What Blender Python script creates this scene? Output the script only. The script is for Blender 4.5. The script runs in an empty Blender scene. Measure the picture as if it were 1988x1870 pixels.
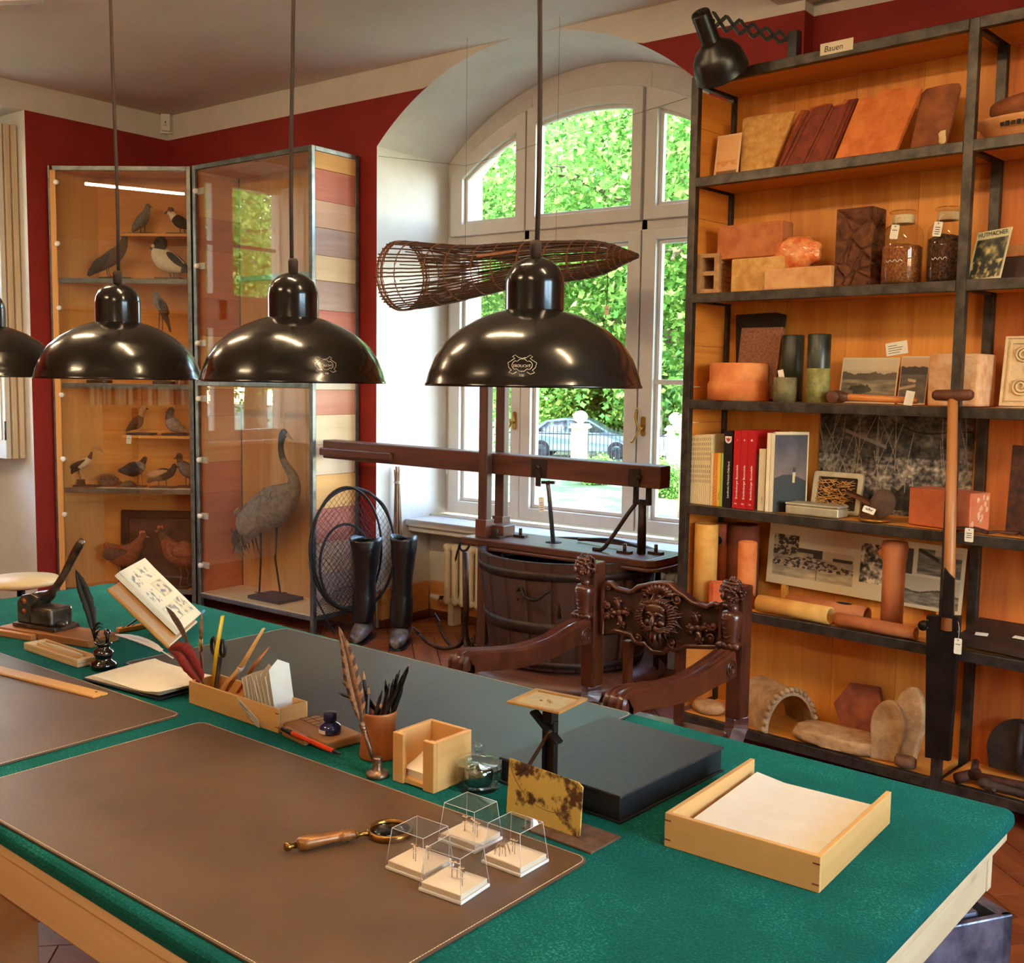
import bpy, bmesh, math, random
import numpy as np
from mathutils import Vector, Matrix, Euler, noise as mnoise
random.seed(7)
SC = bpy.context.scene
COL = SC.collection
PI = math.pi
# camera
FPX, CX, CY = 2081.188, 994.0, 935.0
CAMZ = 1.52
_yaw, _pitch, _roll = math.radians(127.33838), math.radians(5.44337), math.radians(0.82209)
_v = Vector((math.cos(_pitch) * math.cos(_yaw), math.cos(_pitch) * math.sin(_yaw), -math.sin(_pitch)))
_r = Vector((math.sin(_yaw), -math.cos(_yaw), 0))
_u = _r.cross(_v)
CR = _r * math.cos(_roll) + _u * math.sin(_roll)
CU = -_r * math.sin(_roll) + _u * math.cos(_roll)
CV = _v
cam_data = bpy.data.cameras.new('camera')
cam = bpy.data.objects.new('camera', cam_data)
COL.objects.link(cam)
cam.matrix_world = Matrix(((CR.x, CU.x, -CV.x, 0), (CR.y, CU.y, -CV.y, 0), (CR.z, CU.z, -CV.z, CAMZ), (0, 0, 0, 1)))
cam_data.sensor_fit = 'HORIZONTAL'
cam_data.sensor_width = 36.0
cam_data.lens = 36.0 * FPX / 1988.0
cam_data.clip_start = 0.05
cam_data.clip_end = 400
SC.camera = cam
CAM = Vector((0, 0, CAMZ))
# sky, sun, exposure
SC.view_settings.view_transform = 'Standard'
SC.view_settings.look = 'None'
SC.view_settings.gamma = 1.0
SC.view_settings.exposure = 0.64
SC.view_settings.use_curve_mapping = False
SC.cycles.use_denoising = True
SC.cycles.use_adaptive_sampling = True
SC.cycles.adaptive_threshold = 0.05
SC.cycles.max_bounces = 8
SC.cycles.diffuse_bounces = 4
SC.cycles.glossy_bounces = 4
SC.cycles.transmission_bounces = 8
SC.cycles.transparent_max_bounces = 16
SC.cycles.caustics_reflective = False
SC.cycles.caustics_refractive = False
SC.cycles.sample_clamp_indirect = 6.0
world = bpy.data.worlds.new('sky')
SC.world = world
world.use_nodes = True
wn = world.node_tree.nodes
wl = world.node_tree.links
wn.clear()
w_out = wn.new('ShaderNodeOutputWorld')
w_bg = wn.new('ShaderNodeBackground')
w_sky = wn.new('ShaderNodeTexSky')
w_sky.sky_type = 'NISHITA'
w_sky.sun_disc = False
w_sky.sun_elevation = math.radians(48)
w_sky.sun_rotation = math.radians(180)
w_sky.air_density = 1.4
w_sky.dust_density = 0.6
w_bg.inputs['Strength'].default_value = 3.0
wl.new(w_sky.outputs['Color'], w_bg.inputs['Color'])
wl.new(w_bg.outputs['Background'], w_out.inputs['Surface'])
sun_data = bpy.data.lights.new('sun', 'SUN')
sun_data.energy = 5.0
sun_data.angle = math.radians(0.6)
sun_data.color = (1.0, 0.96, 0.90)
sun = bpy.data.objects.new('sun', sun_data)
COL.objects.link(sun)
sun.location = (0, -20, 30)
_sd = Vector((0.02, -0.60, 0.80)).normalized()      # towards the sun: behind the house, high
sun.rotation_euler = _sd.to_track_quat('Z', 'Y').to_euler()
def portal(name, loc, rot, sx, sy):
 d = bpy.data.lights.new(name, 'AREA')
 d.shape = 'RECTANGLE'
 d.size, d.size_y = sx, sy
 d.cycles.is_portal = True
 o = bpy.data.objects.new(name, d)
 COL.objects.link(o)
 o.location = loc
 o.rotation_euler = rot
 return o
portal('sky_portal', (-3.5, 5.36, 1.95), (-PI / 2, 0, 0), 2.1, 2.7)
portal('sky_portal', (2.86, 1.5, 1.95), (0, -PI / 2, 0), 2.1, 2.2)
portal('sky_portal', (-7.20, 2.65, 2.0), (0, PI / 2, 0), 2.4, 1.4)
# picture -> place
def ray(x, y):
 return CV + CR * ((x - CX) / FPX) - CU * ((y - CY) / FPX)
def onz(x, y, z):                      # point on the level z seen at pixel x, y
 d = ray(x, y)
 return CAM + d * ((z - CAMZ) / d.z)
def ony(x, y, Y):
 d = ray(x, y)
 return CAM + d * (Y / d.y)
def onx(x, y, X):
 d = ray(x, y)
 return CAM + d * (X / d.x)
def onplane(x, y, p0, n):
 d = ray(x, y)
 n = Vector(n)
 return CAM + d * ((Vector(p0) - CAM).dot(n) / d.dot(n))
def topx(p):
 q = Vector(p) - CAM
 z = q.dot(CV)
 return CX + FPX * q.dot(CR) / z, CY - FPX * q.dot(CU) / z, z
# mesh builder
class MB:
 def __init__(self):
  self.v, self.f, self.s, self.m = [], [], [], []
 def add(self, vs, fs, smooth=False, mi=0):
  b = len(self.v)
  self.v.extend([tuple(p) for p in vs])
  for f in fs:
   self.f.append(tuple(i + b for i in f))
   self.s.append(smooth)
   self.m.append(mi)
  return self
 def box(self, c, s, rot=None, mi=0):
  x, y, z = s[0] / 2, s[1] / 2, s[2] / 2
  vs = [Vector((a, b, d)) for a in (-x, x) for b in (-y, y) for d in (-z, z)]
  if rot is not None:
   M = rot if isinstance(rot, Matrix) else Euler(rot).to_matrix()
   vs = [M @ p for p in vs]
  c = Vector(c)
  return self.add([p + c for p in vs], [(0, 1, 3, 2), (4, 6, 7, 5), (0, 4, 5, 1), (2, 3, 7, 6), (0, 2, 6, 4), (1, 5, 7, 3)], False, mi)
 def bx(self, x0, x1, y0, y1, z0, z1, mi=0):
  return self.box(((x0 + x1) / 2, (y0 + y1) / 2, (z0 + z1) / 2), (abs(x1 - x0), abs(y1 - y0), abs(z1 - z0)), None, mi)
 def bar(self, a, b, w, h, up=(0, 0, 1), mi=0):
  a, b = Vector(a), Vector(b)
  d = (b - a).normalized()
  up = Vector(up)
  if abs(d.dot(up)) > 0.999:
   up = Vector((0, 1, 0))
  sx = d.cross(up).normalized()
  sz = sx.cross(d).normalized()
  M = Matrix((d, sx, sz)).transposed()
  return self.box((a + b) / 2, ((b - a).length, w, h), M, mi)
 def tube(self, pts, r, n=10, caps=True, closed=False, smooth=True, flat=1.0, up=None, mi=0):
  pts = [Vector(p) for p in pts]
  k = len(pts)
  rs = list(r) if hasattr(r, '__len__') else [r] * k
  vs = []
  prev = Vector(up) if up is not None else None
  for i, p in enumerate(pts):
   a = pts[(i - 1) % k] if (closed or i > 0) else p
   b = pts[(i + 1) % k] if (closed or i < k - 1) else p
   t = (b - a)
   t = t.normalized() if t.length > 1e-9 else Vector((0, 0, 1))
   if prev is None:
    prev = Vector((0, 0, 1)) if abs(t.z) < 0.9 else Vector((1, 0, 0))
   nx = prev - t * prev.dot(t)
   if nx.length < 1e-6:
    nx = Vector((1, 0, 0)) - t * t.x
   nx.normalize()
   ny = t.cross(nx)
   prev = nx
   for j in range(n):
    an = 2 * PI * j / n
    vs.append(p + nx * (math.cos(an) * rs[i]) + ny * (math.sin(an) * rs[i] * flat))
  fs = []
  for i in range(k if closed else k - 1):
   i2 = (i + 1) % k
   for j in range(n):
    j2 = (j + 1) % n
    fs.append((i * n + j, i * n + j2, i2 * n + j2, i2 * n + j))
  if caps and not closed:
   fs.append(tuple(range(n - 1, -1, -1)))
   fs.append(tuple(range((k - 1) * n, k * n)))
  return self.add(vs, fs, smooth, mi)
 def cyl(self, a, b, r, n=16, r2=None, smooth=True, mi=0):
  return self.tube([a, b], [r, r if r2 is None else r2], n, True, False, smooth, mi=mi)
 def lathe(self, prof, c=(0, 0, 0), n=32, smooth=True, mi=0, M=None, a0=0.0, a1=2 * PI):
  full = abs(a1 - a0 - 2 * PI) < 1e-6
  k = n if full else n + 1
  vs, fs = [], []
  c = Vector(c)
  for (r, z) in prof:
   for j in range(k):
    an = a0 + (a1 - a0) * j / n
    p = Vector((r * math.cos(an), r * math.sin(an), z))
    if M is not None:
     p = M @ p
    vs.append(p + c)
  for i in range(len(prof) - 1):
   for j in range(k if full else k - 1):
    j2 = (j + 1) % k
    fs.append((i * k + j, i * k + j2, (i + 1) * k + j2, (i + 1) * k + j))
  if full:
   if prof[0][0] > 1e-5:
    fs.append(tuple(range(k - 1, -1, -1)))
   if prof[-1][0] > 1e-5:
    fs.append(tuple(range((len(prof) - 1) * k, len(prof) * k)))
  return self.add(vs, fs, smooth, mi)
 def prism(self, poly, a, b, axis='y', mi=0, smooth=False):
  # poly of 2-D points, extruded along axis from a to b
  def P(p, t):
   return {'y': (p[0], t, p[1]), 'x': (t, p[0], p[1]), 'z': (p[0], p[1], t)}[axis]
  n = len(poly)
  vs = [P(p, a) for p in poly] + [P(p, b) for p in poly]
  fs = [tuple(range(n)), tuple(range(2 * n - 1, n - 1, -1))]
  self.add(vs, fs, False, mi)
  bq = len(self.v) - 2 * n
  for i in range(n):
   j = (i + 1) % n
   self.f.append((bq + i, bq + n + i, bq + n + j, bq + j))
   self.s.append(smooth)
   self.m.append(mi)
  return self
 def ring(self, outer, inner, a, b, axis='y', mi=0):
  def P(p, t):
   return {'y': (p[0], t, p[1]), 'x': (t, p[0], p[1]), 'z': (p[0], p[1], t)}[axis]
  n = len(outer)
  vs = [P(p, a) for p in outer] + [P(p, a) for p in inner] + [P(p, b) for p in outer] + [P(p, b) for p in inner]
  fs = []
  for i in range(n):
   j = (i + 1) % n
   fs += [(i, j, n + j, n + i), (2 * n + i, 3 * n + i, 3 * n + j, 2 * n + j), (i, 2 * n + i, 2 * n + j, j), (n + i, n + j, 3 * n + j, 3 * n + i)]
  return self.add(vs, fs, False, mi)
 def sphere(self, c, r, nu=16, nv=10, M=None, mi=0, warp=None):
  rx, ry, rz = r if hasattr(r, '__len__') else (r, r, r)
  c = Vector(c)
  vs = []
  for i in range(nv + 1):
   th = PI * i / nv
   for j in range(nu):
    ph = 2 * PI * j / nu
    p = Vector((rx * math.sin(th) * math.cos(ph), ry * math.sin(th) * math.sin(ph), -rz * math.cos(th)))
    if warp:
     p = warp(p)
    if M is not None:
     p = M @ p
    vs.append(p + c)
  fs = []
  for i in range(nv):
   for j in range(nu):
    j2 = (j + 1) % nu
    fs.append((i * nu + j, i * nu + j2, (i + 1) * nu + j2, (i + 1) * nu + j))
  return self.add(vs, fs, True, mi)
 def sheet(self, fn, nu, nv, thick=None, smooth=True, mi=0):
  vs = [Vector(fn(i / nu, j / nv)) for j in range(nv + 1) for i in range(nu + 1)]
  k = nu + 1
  fs = [(j * k + i, j * k + i + 1, (j + 1) * k + i + 1, (j + 1) * k + i) for j in range(nv) for i in range(nu)]
  self.add(vs, fs, smooth, mi)
  if thick is not None:
   t = Vector(thick)
   self.add([p + t for p in vs], [tuple(reversed(f)) for f in fs], smooth, mi)
   rim = [i for i in range(nu + 1)] + [j * k + nu for j in range(1, nv + 1)] + [nv * k + i for i in range(nu - 1, -1, -1)] + [j * k for j in range(nv - 1, 0, -1)]
   rv = [vs[i] for i in rim] + [vs[i] + t for i in rim]
   n = len(rim)
   self.add(rv, [(i, (i + 1) % n, n + (i + 1) % n, n + i) for i in range(n)], False, mi)
  return self
 def xf(self, M, start=0):
  for i in range(start, len(self.v)):
   self.v[i] = tuple(M @ Vector(self.v[i]))
  return self
 def mesh(self, name):
  me = bpy.data.meshes.new(name)
  me.from_pydata(self.v, [], self.f)
  me.polygons.foreach_set('use_smooth', self.s)
  me.polygons.foreach_set('material_index', self.m)
  me.update()
  return me
 def build(self, name, mat, parent=None, loc=None, rot=None, bevel=0, seg=2, sub=0, fix=True, wn=False):
  me = self.mesh(name)
  for m in (mat if isinstance(mat, (list, tuple)) else [mat]):
   me.materials.append(m)
  if fix:
   bm = bmesh.new()
   bm.from_mesh(me)
   bmesh.ops.recalc_face_normals(bm, faces=bm.faces)
   bm.to_mesh(me)
   bm.free()
  o = bpy.data.objects.new(name, me)
  COL.objects.link(o)
  if parent is not None:
   o.parent = parent
  if loc is not None:
   o.location = loc
  if rot is not None:
   o.rotation_euler = rot if hasattr(rot, '__len__') else (0, 0, rot)
  if bevel:
   b = o.modifiers.new('bevel', 'BEVEL')
   b.width = bevel
   b.segments = seg
   b.limit_method = 'ANGLE'
   b.angle_limit = math.radians(40)
  if sub:
   s = o.modifiers.new('sub', 'SUBSURF')
   s.levels = s.render_levels = sub
  return o
def link(name, me, parent=None, loc=None, rot=None, scale=None):
 o = bpy.data.objects.new(name, me)
 COL.objects.link(o)
 if parent is not None:
  o.parent = parent
 if loc is not None:
  o.location = loc
 if rot is not None:
  o.rotation_euler = rot if hasattr(rot, '__len__') else (0, 0, rot)
 if scale is not None:
  o.scale = scale if hasattr(scale, '__len__') else (scale,) * 3
 return o
def tag(o, label=None, cat=None, group=None, kind=None):
 if label:
  o['label'] = label
 if cat:
  o['category'] = cat
 if group:
  o['group'] = group
 if kind:
  o['kind'] = kind
 return o
def thing(name, label, cat, loc=(0, 0, 0), rz=0.0, group=None, rot=None):
 o = bpy.data.objects.new(name, None)
 o.empty_display_size = 0.05
 COL.objects.link(o)
 o.location = loc
 o.rotation_euler = rot if rot is not None else (0, 0, rz)
 return tag(o, label, cat, group)
def structure(o):
 o['kind'] = 'structure'
 return o
def struct_root(name, loc=(0, 0, 0), rz=0):
 o = bpy.data.objects.new(name, None)
 COL.objects.link(o)
 o.location = loc
 o.rotation_euler = (0, 0, rz)
 return structure(o)
def copy_tree(o, parent=None):
 c = o.copy()
 COL.objects.link(c)
 c.parent = parent
 for ch in list(o.children):
  copy_tree(ch, c)
 return c
# materials
def C(r, g, b):
 f = lambda c: (c / 255 / 12.92) if c / 255 <= 0.04045 else ((c / 255 + 0.055) / 1.055) ** 2.4
 return (f(r), f(g), f(b), 1.0)
MATS = {}
def _new(name):
 m = bpy.data.materials.new(name)
 m.use_nodes = True
 nt = m.node_tree
 b = nt.nodes['Principled BSDF']
 return m, nt, b
def _coords(nt, scale=(1, 1, 1), rnd=True):
 tc = nt.nodes.new('ShaderNodeTexCoord')
 mp = nt.nodes.new('ShaderNodeMapping')
 mp.inputs['Scale'].default_value = scale
 nt.links.new(tc.outputs['Object'], mp.inputs['Vector'])
 if rnd:
  oi = nt.nodes.new('ShaderNodeObjectInfo')
  mu = nt.nodes.new('ShaderNodeVectorMath')
  mu.operation = 'SCALE'
  mu.inputs[0].default_value = (13.1, 7.7, 17.3)
  nt.links.new(oi.outputs['Random'], mu.inputs['Scale'])
  nt.links.new(mu.outputs[0], mp.inputs['Location'])
 return mp.outputs['Vector']
def _ramp(nt, fac, stops):
 r = nt.nodes.new('ShaderNodeValToRGB')
 e = r.color_ramp.elements
 while len(e) < len(stops):
  e.new(0.5)
 for el, (p, c) in zip(e, stops):
  el.position = p
  el.color = c
 nt.links.new(fac, r.inputs['Fac'])
 return r.outputs['Color']
def _noise(nt, vec, scale, detail=4, rough=0.55, dist=0.0):
 n = nt.nodes.new('ShaderNodeTexNoise')
 n.inputs['Scale'].default_value = scale
 n.inputs['Detail'].default_value = detail
 n.inputs['Roughness'].default_value = rough
 n.inputs['Distortion'].default_value = dist
 nt.links.new(vec, n.inputs['Vector'])
 return n.outputs['Fac']
def _bump(nt, b, h, strength, dist=0.002):
 bp = nt.nodes.new('ShaderNodeBump')
 bp.inputs['Strength'].default_value = strength
 bp.inputs['Distance'].default_value = dist
 nt.links.new(h, bp.inputs['Height'])
 nt.links.new(bp.outputs['Normal'], b.inputs['Normal'])
def mat(name, c1, c2=None, rough=0.5, metal=0.0, scale=12, stretch=(1, 1, 1), bump=0.0, bscale=80, spec=0.5, coat=0.0, sheen=0.0, lo=0.35, hi=0.65, detail=4, emit=None, estr=0.0, bdist=0.002):
 if name in MATS:
  return MATS[name]
 m, nt, b = _new(name)
 b.inputs['Roughness'].default_value = rough
 b.inputs['Metallic'].default_value = metal
 b.inputs['Specular IOR Level'].default_value = spec
 b.inputs['Coat Weight'].default_value = coat
 b.inputs['Sheen Weight'].default_value = sheen
 vec = _coords(nt, stretch)
 if c2 is None:
  c2 = tuple(min(1, x * 1.18) for x in c1[:3]) + (1,)
 nt.links.new(_ramp(nt, _noise(nt, vec, scale * 2.2, detail), [(lo, c1), (hi, c2)]), b.inputs['Base Color'])
 if bump:
  _bump(nt, b, _noise(nt, vec, bscale * 1.6, 3), bump, bdist)
 if emit is not None:
  b.inputs['Emission Color'].default_value = emit
  b.inputs['Emission Strength'].default_value = estr
 MATS[name] = m
 return m
def wood(name, c1, c2, axis='x', rings=18, rough=0.5, knots=None, bump=0.15, coat=0.0, fine=0.25):
 """grain lines running along the local axis"""
 if name in MATS:
  return MATS[name]
 m, nt, b = _new(name)
 s = {'x': (0.07, 1, 1), 'y': (1, 0.07, 1), 'z': (1, 1, 0.07)}[axis]
 vec = _coords(nt, s)
 b.inputs['Roughness'].default_value = rough
 b.inputs['Coat Weight'].default_value = coat
 n1 = _noise(nt, vec, rings, 3, 0.5, 1.2)
 n2 = _noise(nt, vec, rings * 9, 2, 0.6)
 mx = nt.nodes.new('ShaderNodeMix')
 mx.inputs['Factor'].default_value = fine
 nt.links.new(n1, mx.inputs['A'])
 nt.links.new(n2, mx.inputs['B'])
 col = _ramp(nt, mx.outputs['Result'], [(0.34, c1), (0.62, c2)])
 if knots is not None:
  v2 = _coords(nt, tuple(3.2 * (0.45 if k < 0.5 else 1) for k in s))
  vo = nt.nodes.new('ShaderNodeTexVoronoi')
  vo.inputs['Scale'].default_value = 1.6
  nt.links.new(v2, vo.inputs['Vector'])
  kc = _ramp(nt, vo.outputs['Distance'], [(0.035, (1, 1, 1, 1)), (0.085, (0, 0, 0, 1))])
  m2 = nt.nodes.new('ShaderNodeMix')
  m2.data_type = 'RGBA'
  nt.links.new(kc, m2.inputs['Factor'])
  nt.links.new(col, m2.inputs[6])
  m2.inputs[7].default_value = knots
  col = m2.outputs[2]
 nt.links.new(col, b.inputs['Base Color'])
 if bump:
  _bump(nt, b, mx.outputs['Result'], bump, 0.0015)
 MATS[name] = m
 return m
def glass(name, tint=(1, 1, 1, 1), ior=1.5, boost=1.0):
 if name in MATS:
  return MATS[name]
 m = bpy.data.materials.new(name)
 m.use_nodes = True
 nt = m.node_tree
 nt.nodes.clear()
 out = nt.nodes.new('ShaderNodeOutputMaterial')
 tr = nt.nodes.new('ShaderNodeBsdfTransparent')
 tr.inputs['Color'].default_value = tint
 gl = nt.nodes.new('ShaderNodeBsdfGlossy')
 gl.inputs['Roughness'].default_value = 0.005
 lw = nt.nodes.new('ShaderNodeLayerWeight')
 lw.inputs['Blend'].default_value = 0.5
 pw = nt.nodes.new('ShaderNodeMath')
 pw.operation = 'POWER'
 pw.inputs[1].default_value = 5.0
 nt.links.new(lw.outputs['Facing'], pw.inputs[0])
 fr = nt.nodes.new('ShaderNodeMapRange')        # Schlick reflectance of plain glass
 f0 = ((ior - 1) / (ior + 1)) ** 2
 fr.inputs['To Min'].default_value = f0
 fr.inputs['To Max'].default_value = 1.0
 nt.links.new(pw.outputs[0], fr.inputs['Value'])
 mx = nt.nodes.new('ShaderNodeMixShader')
 nt.links.new(fr.outputs['Result'], mx.inputs['Fac'])
 nt.links.new(tr.outputs[0], mx.inputs[1])
 nt.links.new(gl.outputs[0], mx.inputs[2])
 nt.links.new(mx.outputs[0], out.inputs['Surface'])
 MATS[name] = m
 return m
def attr_mat(name, rough=0.6, coat=0.0):
 if name in MATS:
  return MATS[name]
 m, nt, b = _new(name)
 a = nt.nodes.new('ShaderNodeAttribute')
 a.attribute_name = 'print'
 nt.links.new(a.outputs['Color'], b.inputs['Base Color'])
 b.inputs['Roughness'].default_value = rough
 b.inputs['Coat Weight'].default_value = coat
 MATS[name] = m
 return m
def picture(name, w, h, fn, parent=None, loc=(0, 0, 0), rot=(0, 0, 0), nu=64, nv=48, thick=0.0012, rough=0.5, bend=None):
 """a flat print standing in the local x-z plane, facing -y; fn(u, v) -> (r, g, b) 0..255, v up"""
 mb = MB()
 f = (lambda u, v: ((u - 0.5) * w, 0, v * h)) if bend is None else bend
 mb.sheet(f, nu, nv)
 cols = [C(*fn(i / nu, j / nv)) for j in range(nv + 1) for i in range(nu + 1)]
 n0 = len(mb.v)
 if bend is None:
  mb.add([(-w / 2, thick, 0), (w / 2, thick, 0), (w / 2, thick, h), (-w / 2, thick, h), (-w / 2, 0, 0), (w / 2, 0, 0), (w / 2, 0, h), (-w / 2, 0, h)], [(0, 3, 2, 1), (0, 1, 5, 4), (1, 2, 6, 5), (2, 3, 7, 6), (3, 0, 4, 7)])
 me = mb.mesh(name)
 cols += [C(225, 215, 195)] * (len(mb.v) - n0)
 at = me.color_attributes.new('print', 'FLOAT_COLOR', 'POINT')
 at.data.foreach_set('color', [x for c in cols for x in c])
 me.materials.append(attr_mat('printed_paper' if rough > 0.4 else 'glossy_print', rough))
 o = link(name, me, parent, loc, rot)
 return o
FONTMESH = {}
def lettering(text, size, matl, parent, loc, rot, name='lettering', ext=0.0003, align='CENTER', shear=0.0, width=None):
 cu = bpy.data.curves.new(name, 'FONT')
 cu.body = text
 cu.size = size
 cu.extrude = ext
 cu.align_x = align
 cu.shear = shear
 cu.resolution_u = 3
 t = bpy.data.objects.new(name, cu)
 COL.objects.link(t)
 dg = bpy.context.evaluated_depsgraph_get()
 me = bpy.data.meshes.new_from_object(t.evaluated_get(dg))
 bpy.data.objects.remove(t)
 bpy.data.curves.remove(cu)
 me.materials.clear()
 me.materials.append(matl)
 if width:
  xs = [v.co.x for v in me.vertices]
  k = width / (max(xs) - min(xs))
  for v in me.vertices:
   v.co.x *= k
 return link(name, me, parent, loc, rot)
def blob(seed, amp=0.15, freq=2.0):
 off = Vector((seed * 3.7, seed * 1.3, seed * 2.9))
 def f(p):
  L = max(p.length, 1e-6)
  return p * (1 + amp * mnoise.fractal(p / L * freq + off, 1.0, 2.0, 3))
 return f
def fbm(x, y, s=0.0, o=3):
 return mnoise.fractal(Vector((x, y, s)), 1.0, 2.0, o)
def chaikin(pts, n=2, closed=False):
 pts = [Vector(p) for p in pts]
 for _ in range(n):
  q = []
  m = len(pts)
  for i in range(m if closed else m - 1):
   a, b = pts[i], pts[(i + 1) % m]
   q += [a * 0.75 + b * 0.25, a * 0.25 + b * 0.75]
  if not closed:
   q = [pts[0]] + q + [pts[-1]]
  pts = q
 return pts
def spline(pts, n=8, closed=False):
 """Catmull-Rom through points; tuples of any length"""
 P = [np.array(p, float) for p in pts]
 k = len(P)
 out = []
 for i in range(k if closed else k - 1):
  p1, p2 = P[i], P[(i + 1) % k]
  p0 = P[(i - 1) % k] if (closed or i > 0) else 2 * p1 - p2
  p3 = P[(i + 2) % k] if (closed or i < k - 2) else 2 * p2 - p1
  for j in range(n):
   t = j / n
   out.append(0.5 * ((2 * p1) + (-p0 + p2) * t + (2 * p0 - 5 * p1 + 4 * p2 - p3) * t * t + (-p0 + 3 * p1 - 3 * p2 + p3) * t ** 3))
 if not closed:
  out.append(P[-1])
 return out
def circle(c, r, n=24, ax=(1, 0, 0), ay=(0, 1, 0), a0=0, a1=2 * PI, ry=None, end=False):
 c, ax, ay = Vector(c), Vector(ax), Vector(ay)
 ry = r if ry is None else ry
 return [c + ax * (r * math.cos(a0 + (a1 - a0) * i / n)) + ay * (ry * math.sin(a0 + (a1 - a0) * i / n)) for i in range(n + (1 if end else 0))]
def rrect(x0, x1, y0, y1, r, n=5):
 out = []
 for cx, cy, a in ((x1 - r, y0 + r, -PI / 2), (x1 - r, y1 - r, 0), (x0 + r, y1 - r, PI / 2), (x0 + r, y0 + r, PI)):
  for i in range(n + 1):
   t = a + PI / 2 * i / n
   out.append((cx + r * math.cos(t), cy + r * math.sin(t)))
 return out
# room
XL, YB, XRR, YF, ZC = -6.56, 4.60, 2.6, -4.2, 3.30
ZRED = 3.137
M_red = mat('red_wall_paint', C(136, 26, 20), C(146, 31, 24), 0.75, scale=3, bump=0.05, bscale=120)
M_white = mat('white_wall_paint', C(210, 204, 196), C(220, 214, 206), 0.8, scale=2, bump=0.04, bscale=90)
M_ceil = mat('ceiling_paint', C(214, 207, 198), C(221, 214, 205), 0.85, scale=1.5, bump=0.03, bscale=40)
M_winp = mat('window_paint', C(208, 203, 196), C(216, 211, 204), 0.45, scale=4)
M_fac = mat('facade_plaster', C(206, 196, 172), C(220, 212, 190), 0.9, scale=6, bump=0.2)
M_glass = glass('window_glass')
ACX, AHW, ASP, AR = -3.465, 1.07, 2.862, 1.52
ACZ = 1.782
zarch = lambda x, r=AR: ACZ + math.sqrt(max(r * r - (x - ACX) ** 2, 0))
NX0, NX1 = ACX - AHW, ACX + AHW
def quadwall(mb, pts, mi):
 mb.add(pts, [tuple(range(len(pts)))], False, mi)
XS = -1.944          # where the wall steps back
wb = MB()
def front(x0, x1, z0, z1, Y, mi):
 quadwall(wb, [(x0, Y, z0), (x1, Y, z0), (x1, Y, z1), (x0, Y, z1)], mi)
for a, b, Y in ((XL, NX0, YB), (NX1, XS, YB), (XS, XRR, YB + 0.10)):
 front(a, b, 0, ZRED, Y, 0)
 front(a, b, ZRED, ZC, Y, 1)
quadwall(wb, [(XS, YB, 0), (XS, YB + .1, 0), (XS, YB + .1, ZRED), (XS, YB, ZRED)], 0)
quadwall(wb, [(XS, YB, ZRED), (XS, YB + .1, ZRED), (XS, YB + .1, ZC), (XS, YB, ZC)], 1)
NA = 48
xs = [NX0 + 2 * AHW * i / NA for i in range(NA + 1)]
za = [min(zarch(x), ZC - 0.0005) for x in xs]
for i in range(NA):
 x0, x1, z0, z1 = xs[i], xs[i + 1], za[i], za[i + 1]
 if min(z0, z1) < ZRED:
  quadwall(wb, [(x0, YB, z0), (x1, YB, z1), (x1, YB, max(ZRED, z1)), (x0, YB, max(ZRED, z0))], 0)
 quadwall(wb, [(x0, YB, max(ZRED, z0)), (x1, YB, max(ZRED, z1)), (x1, YB, ZC), (x0, YB, ZC)], 1)
# niche reveals and vault
YW0, YW1 = 5.22, 5.30
for x in (NX0, NX1):
 quadwall(wb, [(x, YB, 0), (x, YW1, 0), (x, YW1, ASP), (x, YB, ASP)], 1)
b0 = len(wb.v)
for i in range(NA):
 wb.add([(xs[i], YB, za[i]), (xs[i + 1], YB, za[i + 1]), (xs[i + 1], YW1, za[i + 1]), (xs[i], YW1, za[i])], [(0, 1, 2, 3)], True, 1)
quadwall(wb, [(NX0, 5.085, 0), (NX1, 5.085, 0), (NX1, 5.085, 0.66), (NX0, 5.085, 0.66)], 1)
o = wb.build('wall_back', [M_red, M_white], fix=False)
structure(o)
# left wall with the second window niche
LY0, LY1 = 2.33, 3.57
wlft = MB()
def lf(y0, y1, z0, z1, X, mi):
 quadwall(wlft, [(X, y0, z0), (X, y1, z0), (X, y1, z1), (X, y0, z1)], mi)
lf(LY1, YB, 0, ZRED, XL, 0)
lf(YF, LY0, 0, ZRED, XL, 0)
lf(YF, YB, ZRED, ZC, XL, 1)
for y in (LY0, LY1):
 quadwall(wlft, [(XL, y, 0), (-7.2, y, 0), (-7.2, y, ZRED), (XL, y, ZRED)], 1)
quadwall(wlft, [(XL, LY0, ZRED), (XL, LY1, ZRED), (-7.2, LY1, ZRED), (-7.2, LY0, ZRED)], 1)
lf(LY0, LY1, 0, 0.98, -7.08, 1)
structure(wlft.build('wall_left', [M_red, M_white], fix=False))
rw = MB()
RY0, RY1, RZ0, RZ1 = .4, 2.6, .9, 2.95
rw.ring([(YF, 0), (YB + .2, 0), (YB + .2, ZC), (YF, ZC)], [(RY0, RZ0), (RY1, RZ0), (RY1, RZ1), (RY0, RZ1)], XRR, XRR + .28, 'x')
o = rw.build('wall_right', M_white)
structure(o)
o = MB().bx(XL, XRR, YF - .1, YF, 0, ZC).build('wall_front', M_white)
structure(o)
o = MB().bx(XL - .05, XRR + .05, YF - .05, YB + .15, ZC, ZC + .1).build('ceiling', M_ceil)
structure(o)
o = MB().bx(-2.07, -1.80, 0.5, YB + .05, 3.18, ZC).build('trim_1', M_ceil)
structure(o)
w3 = struct_root('window_3')  # unseen window, added for the cool daylight from this side
m = MB()
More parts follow.
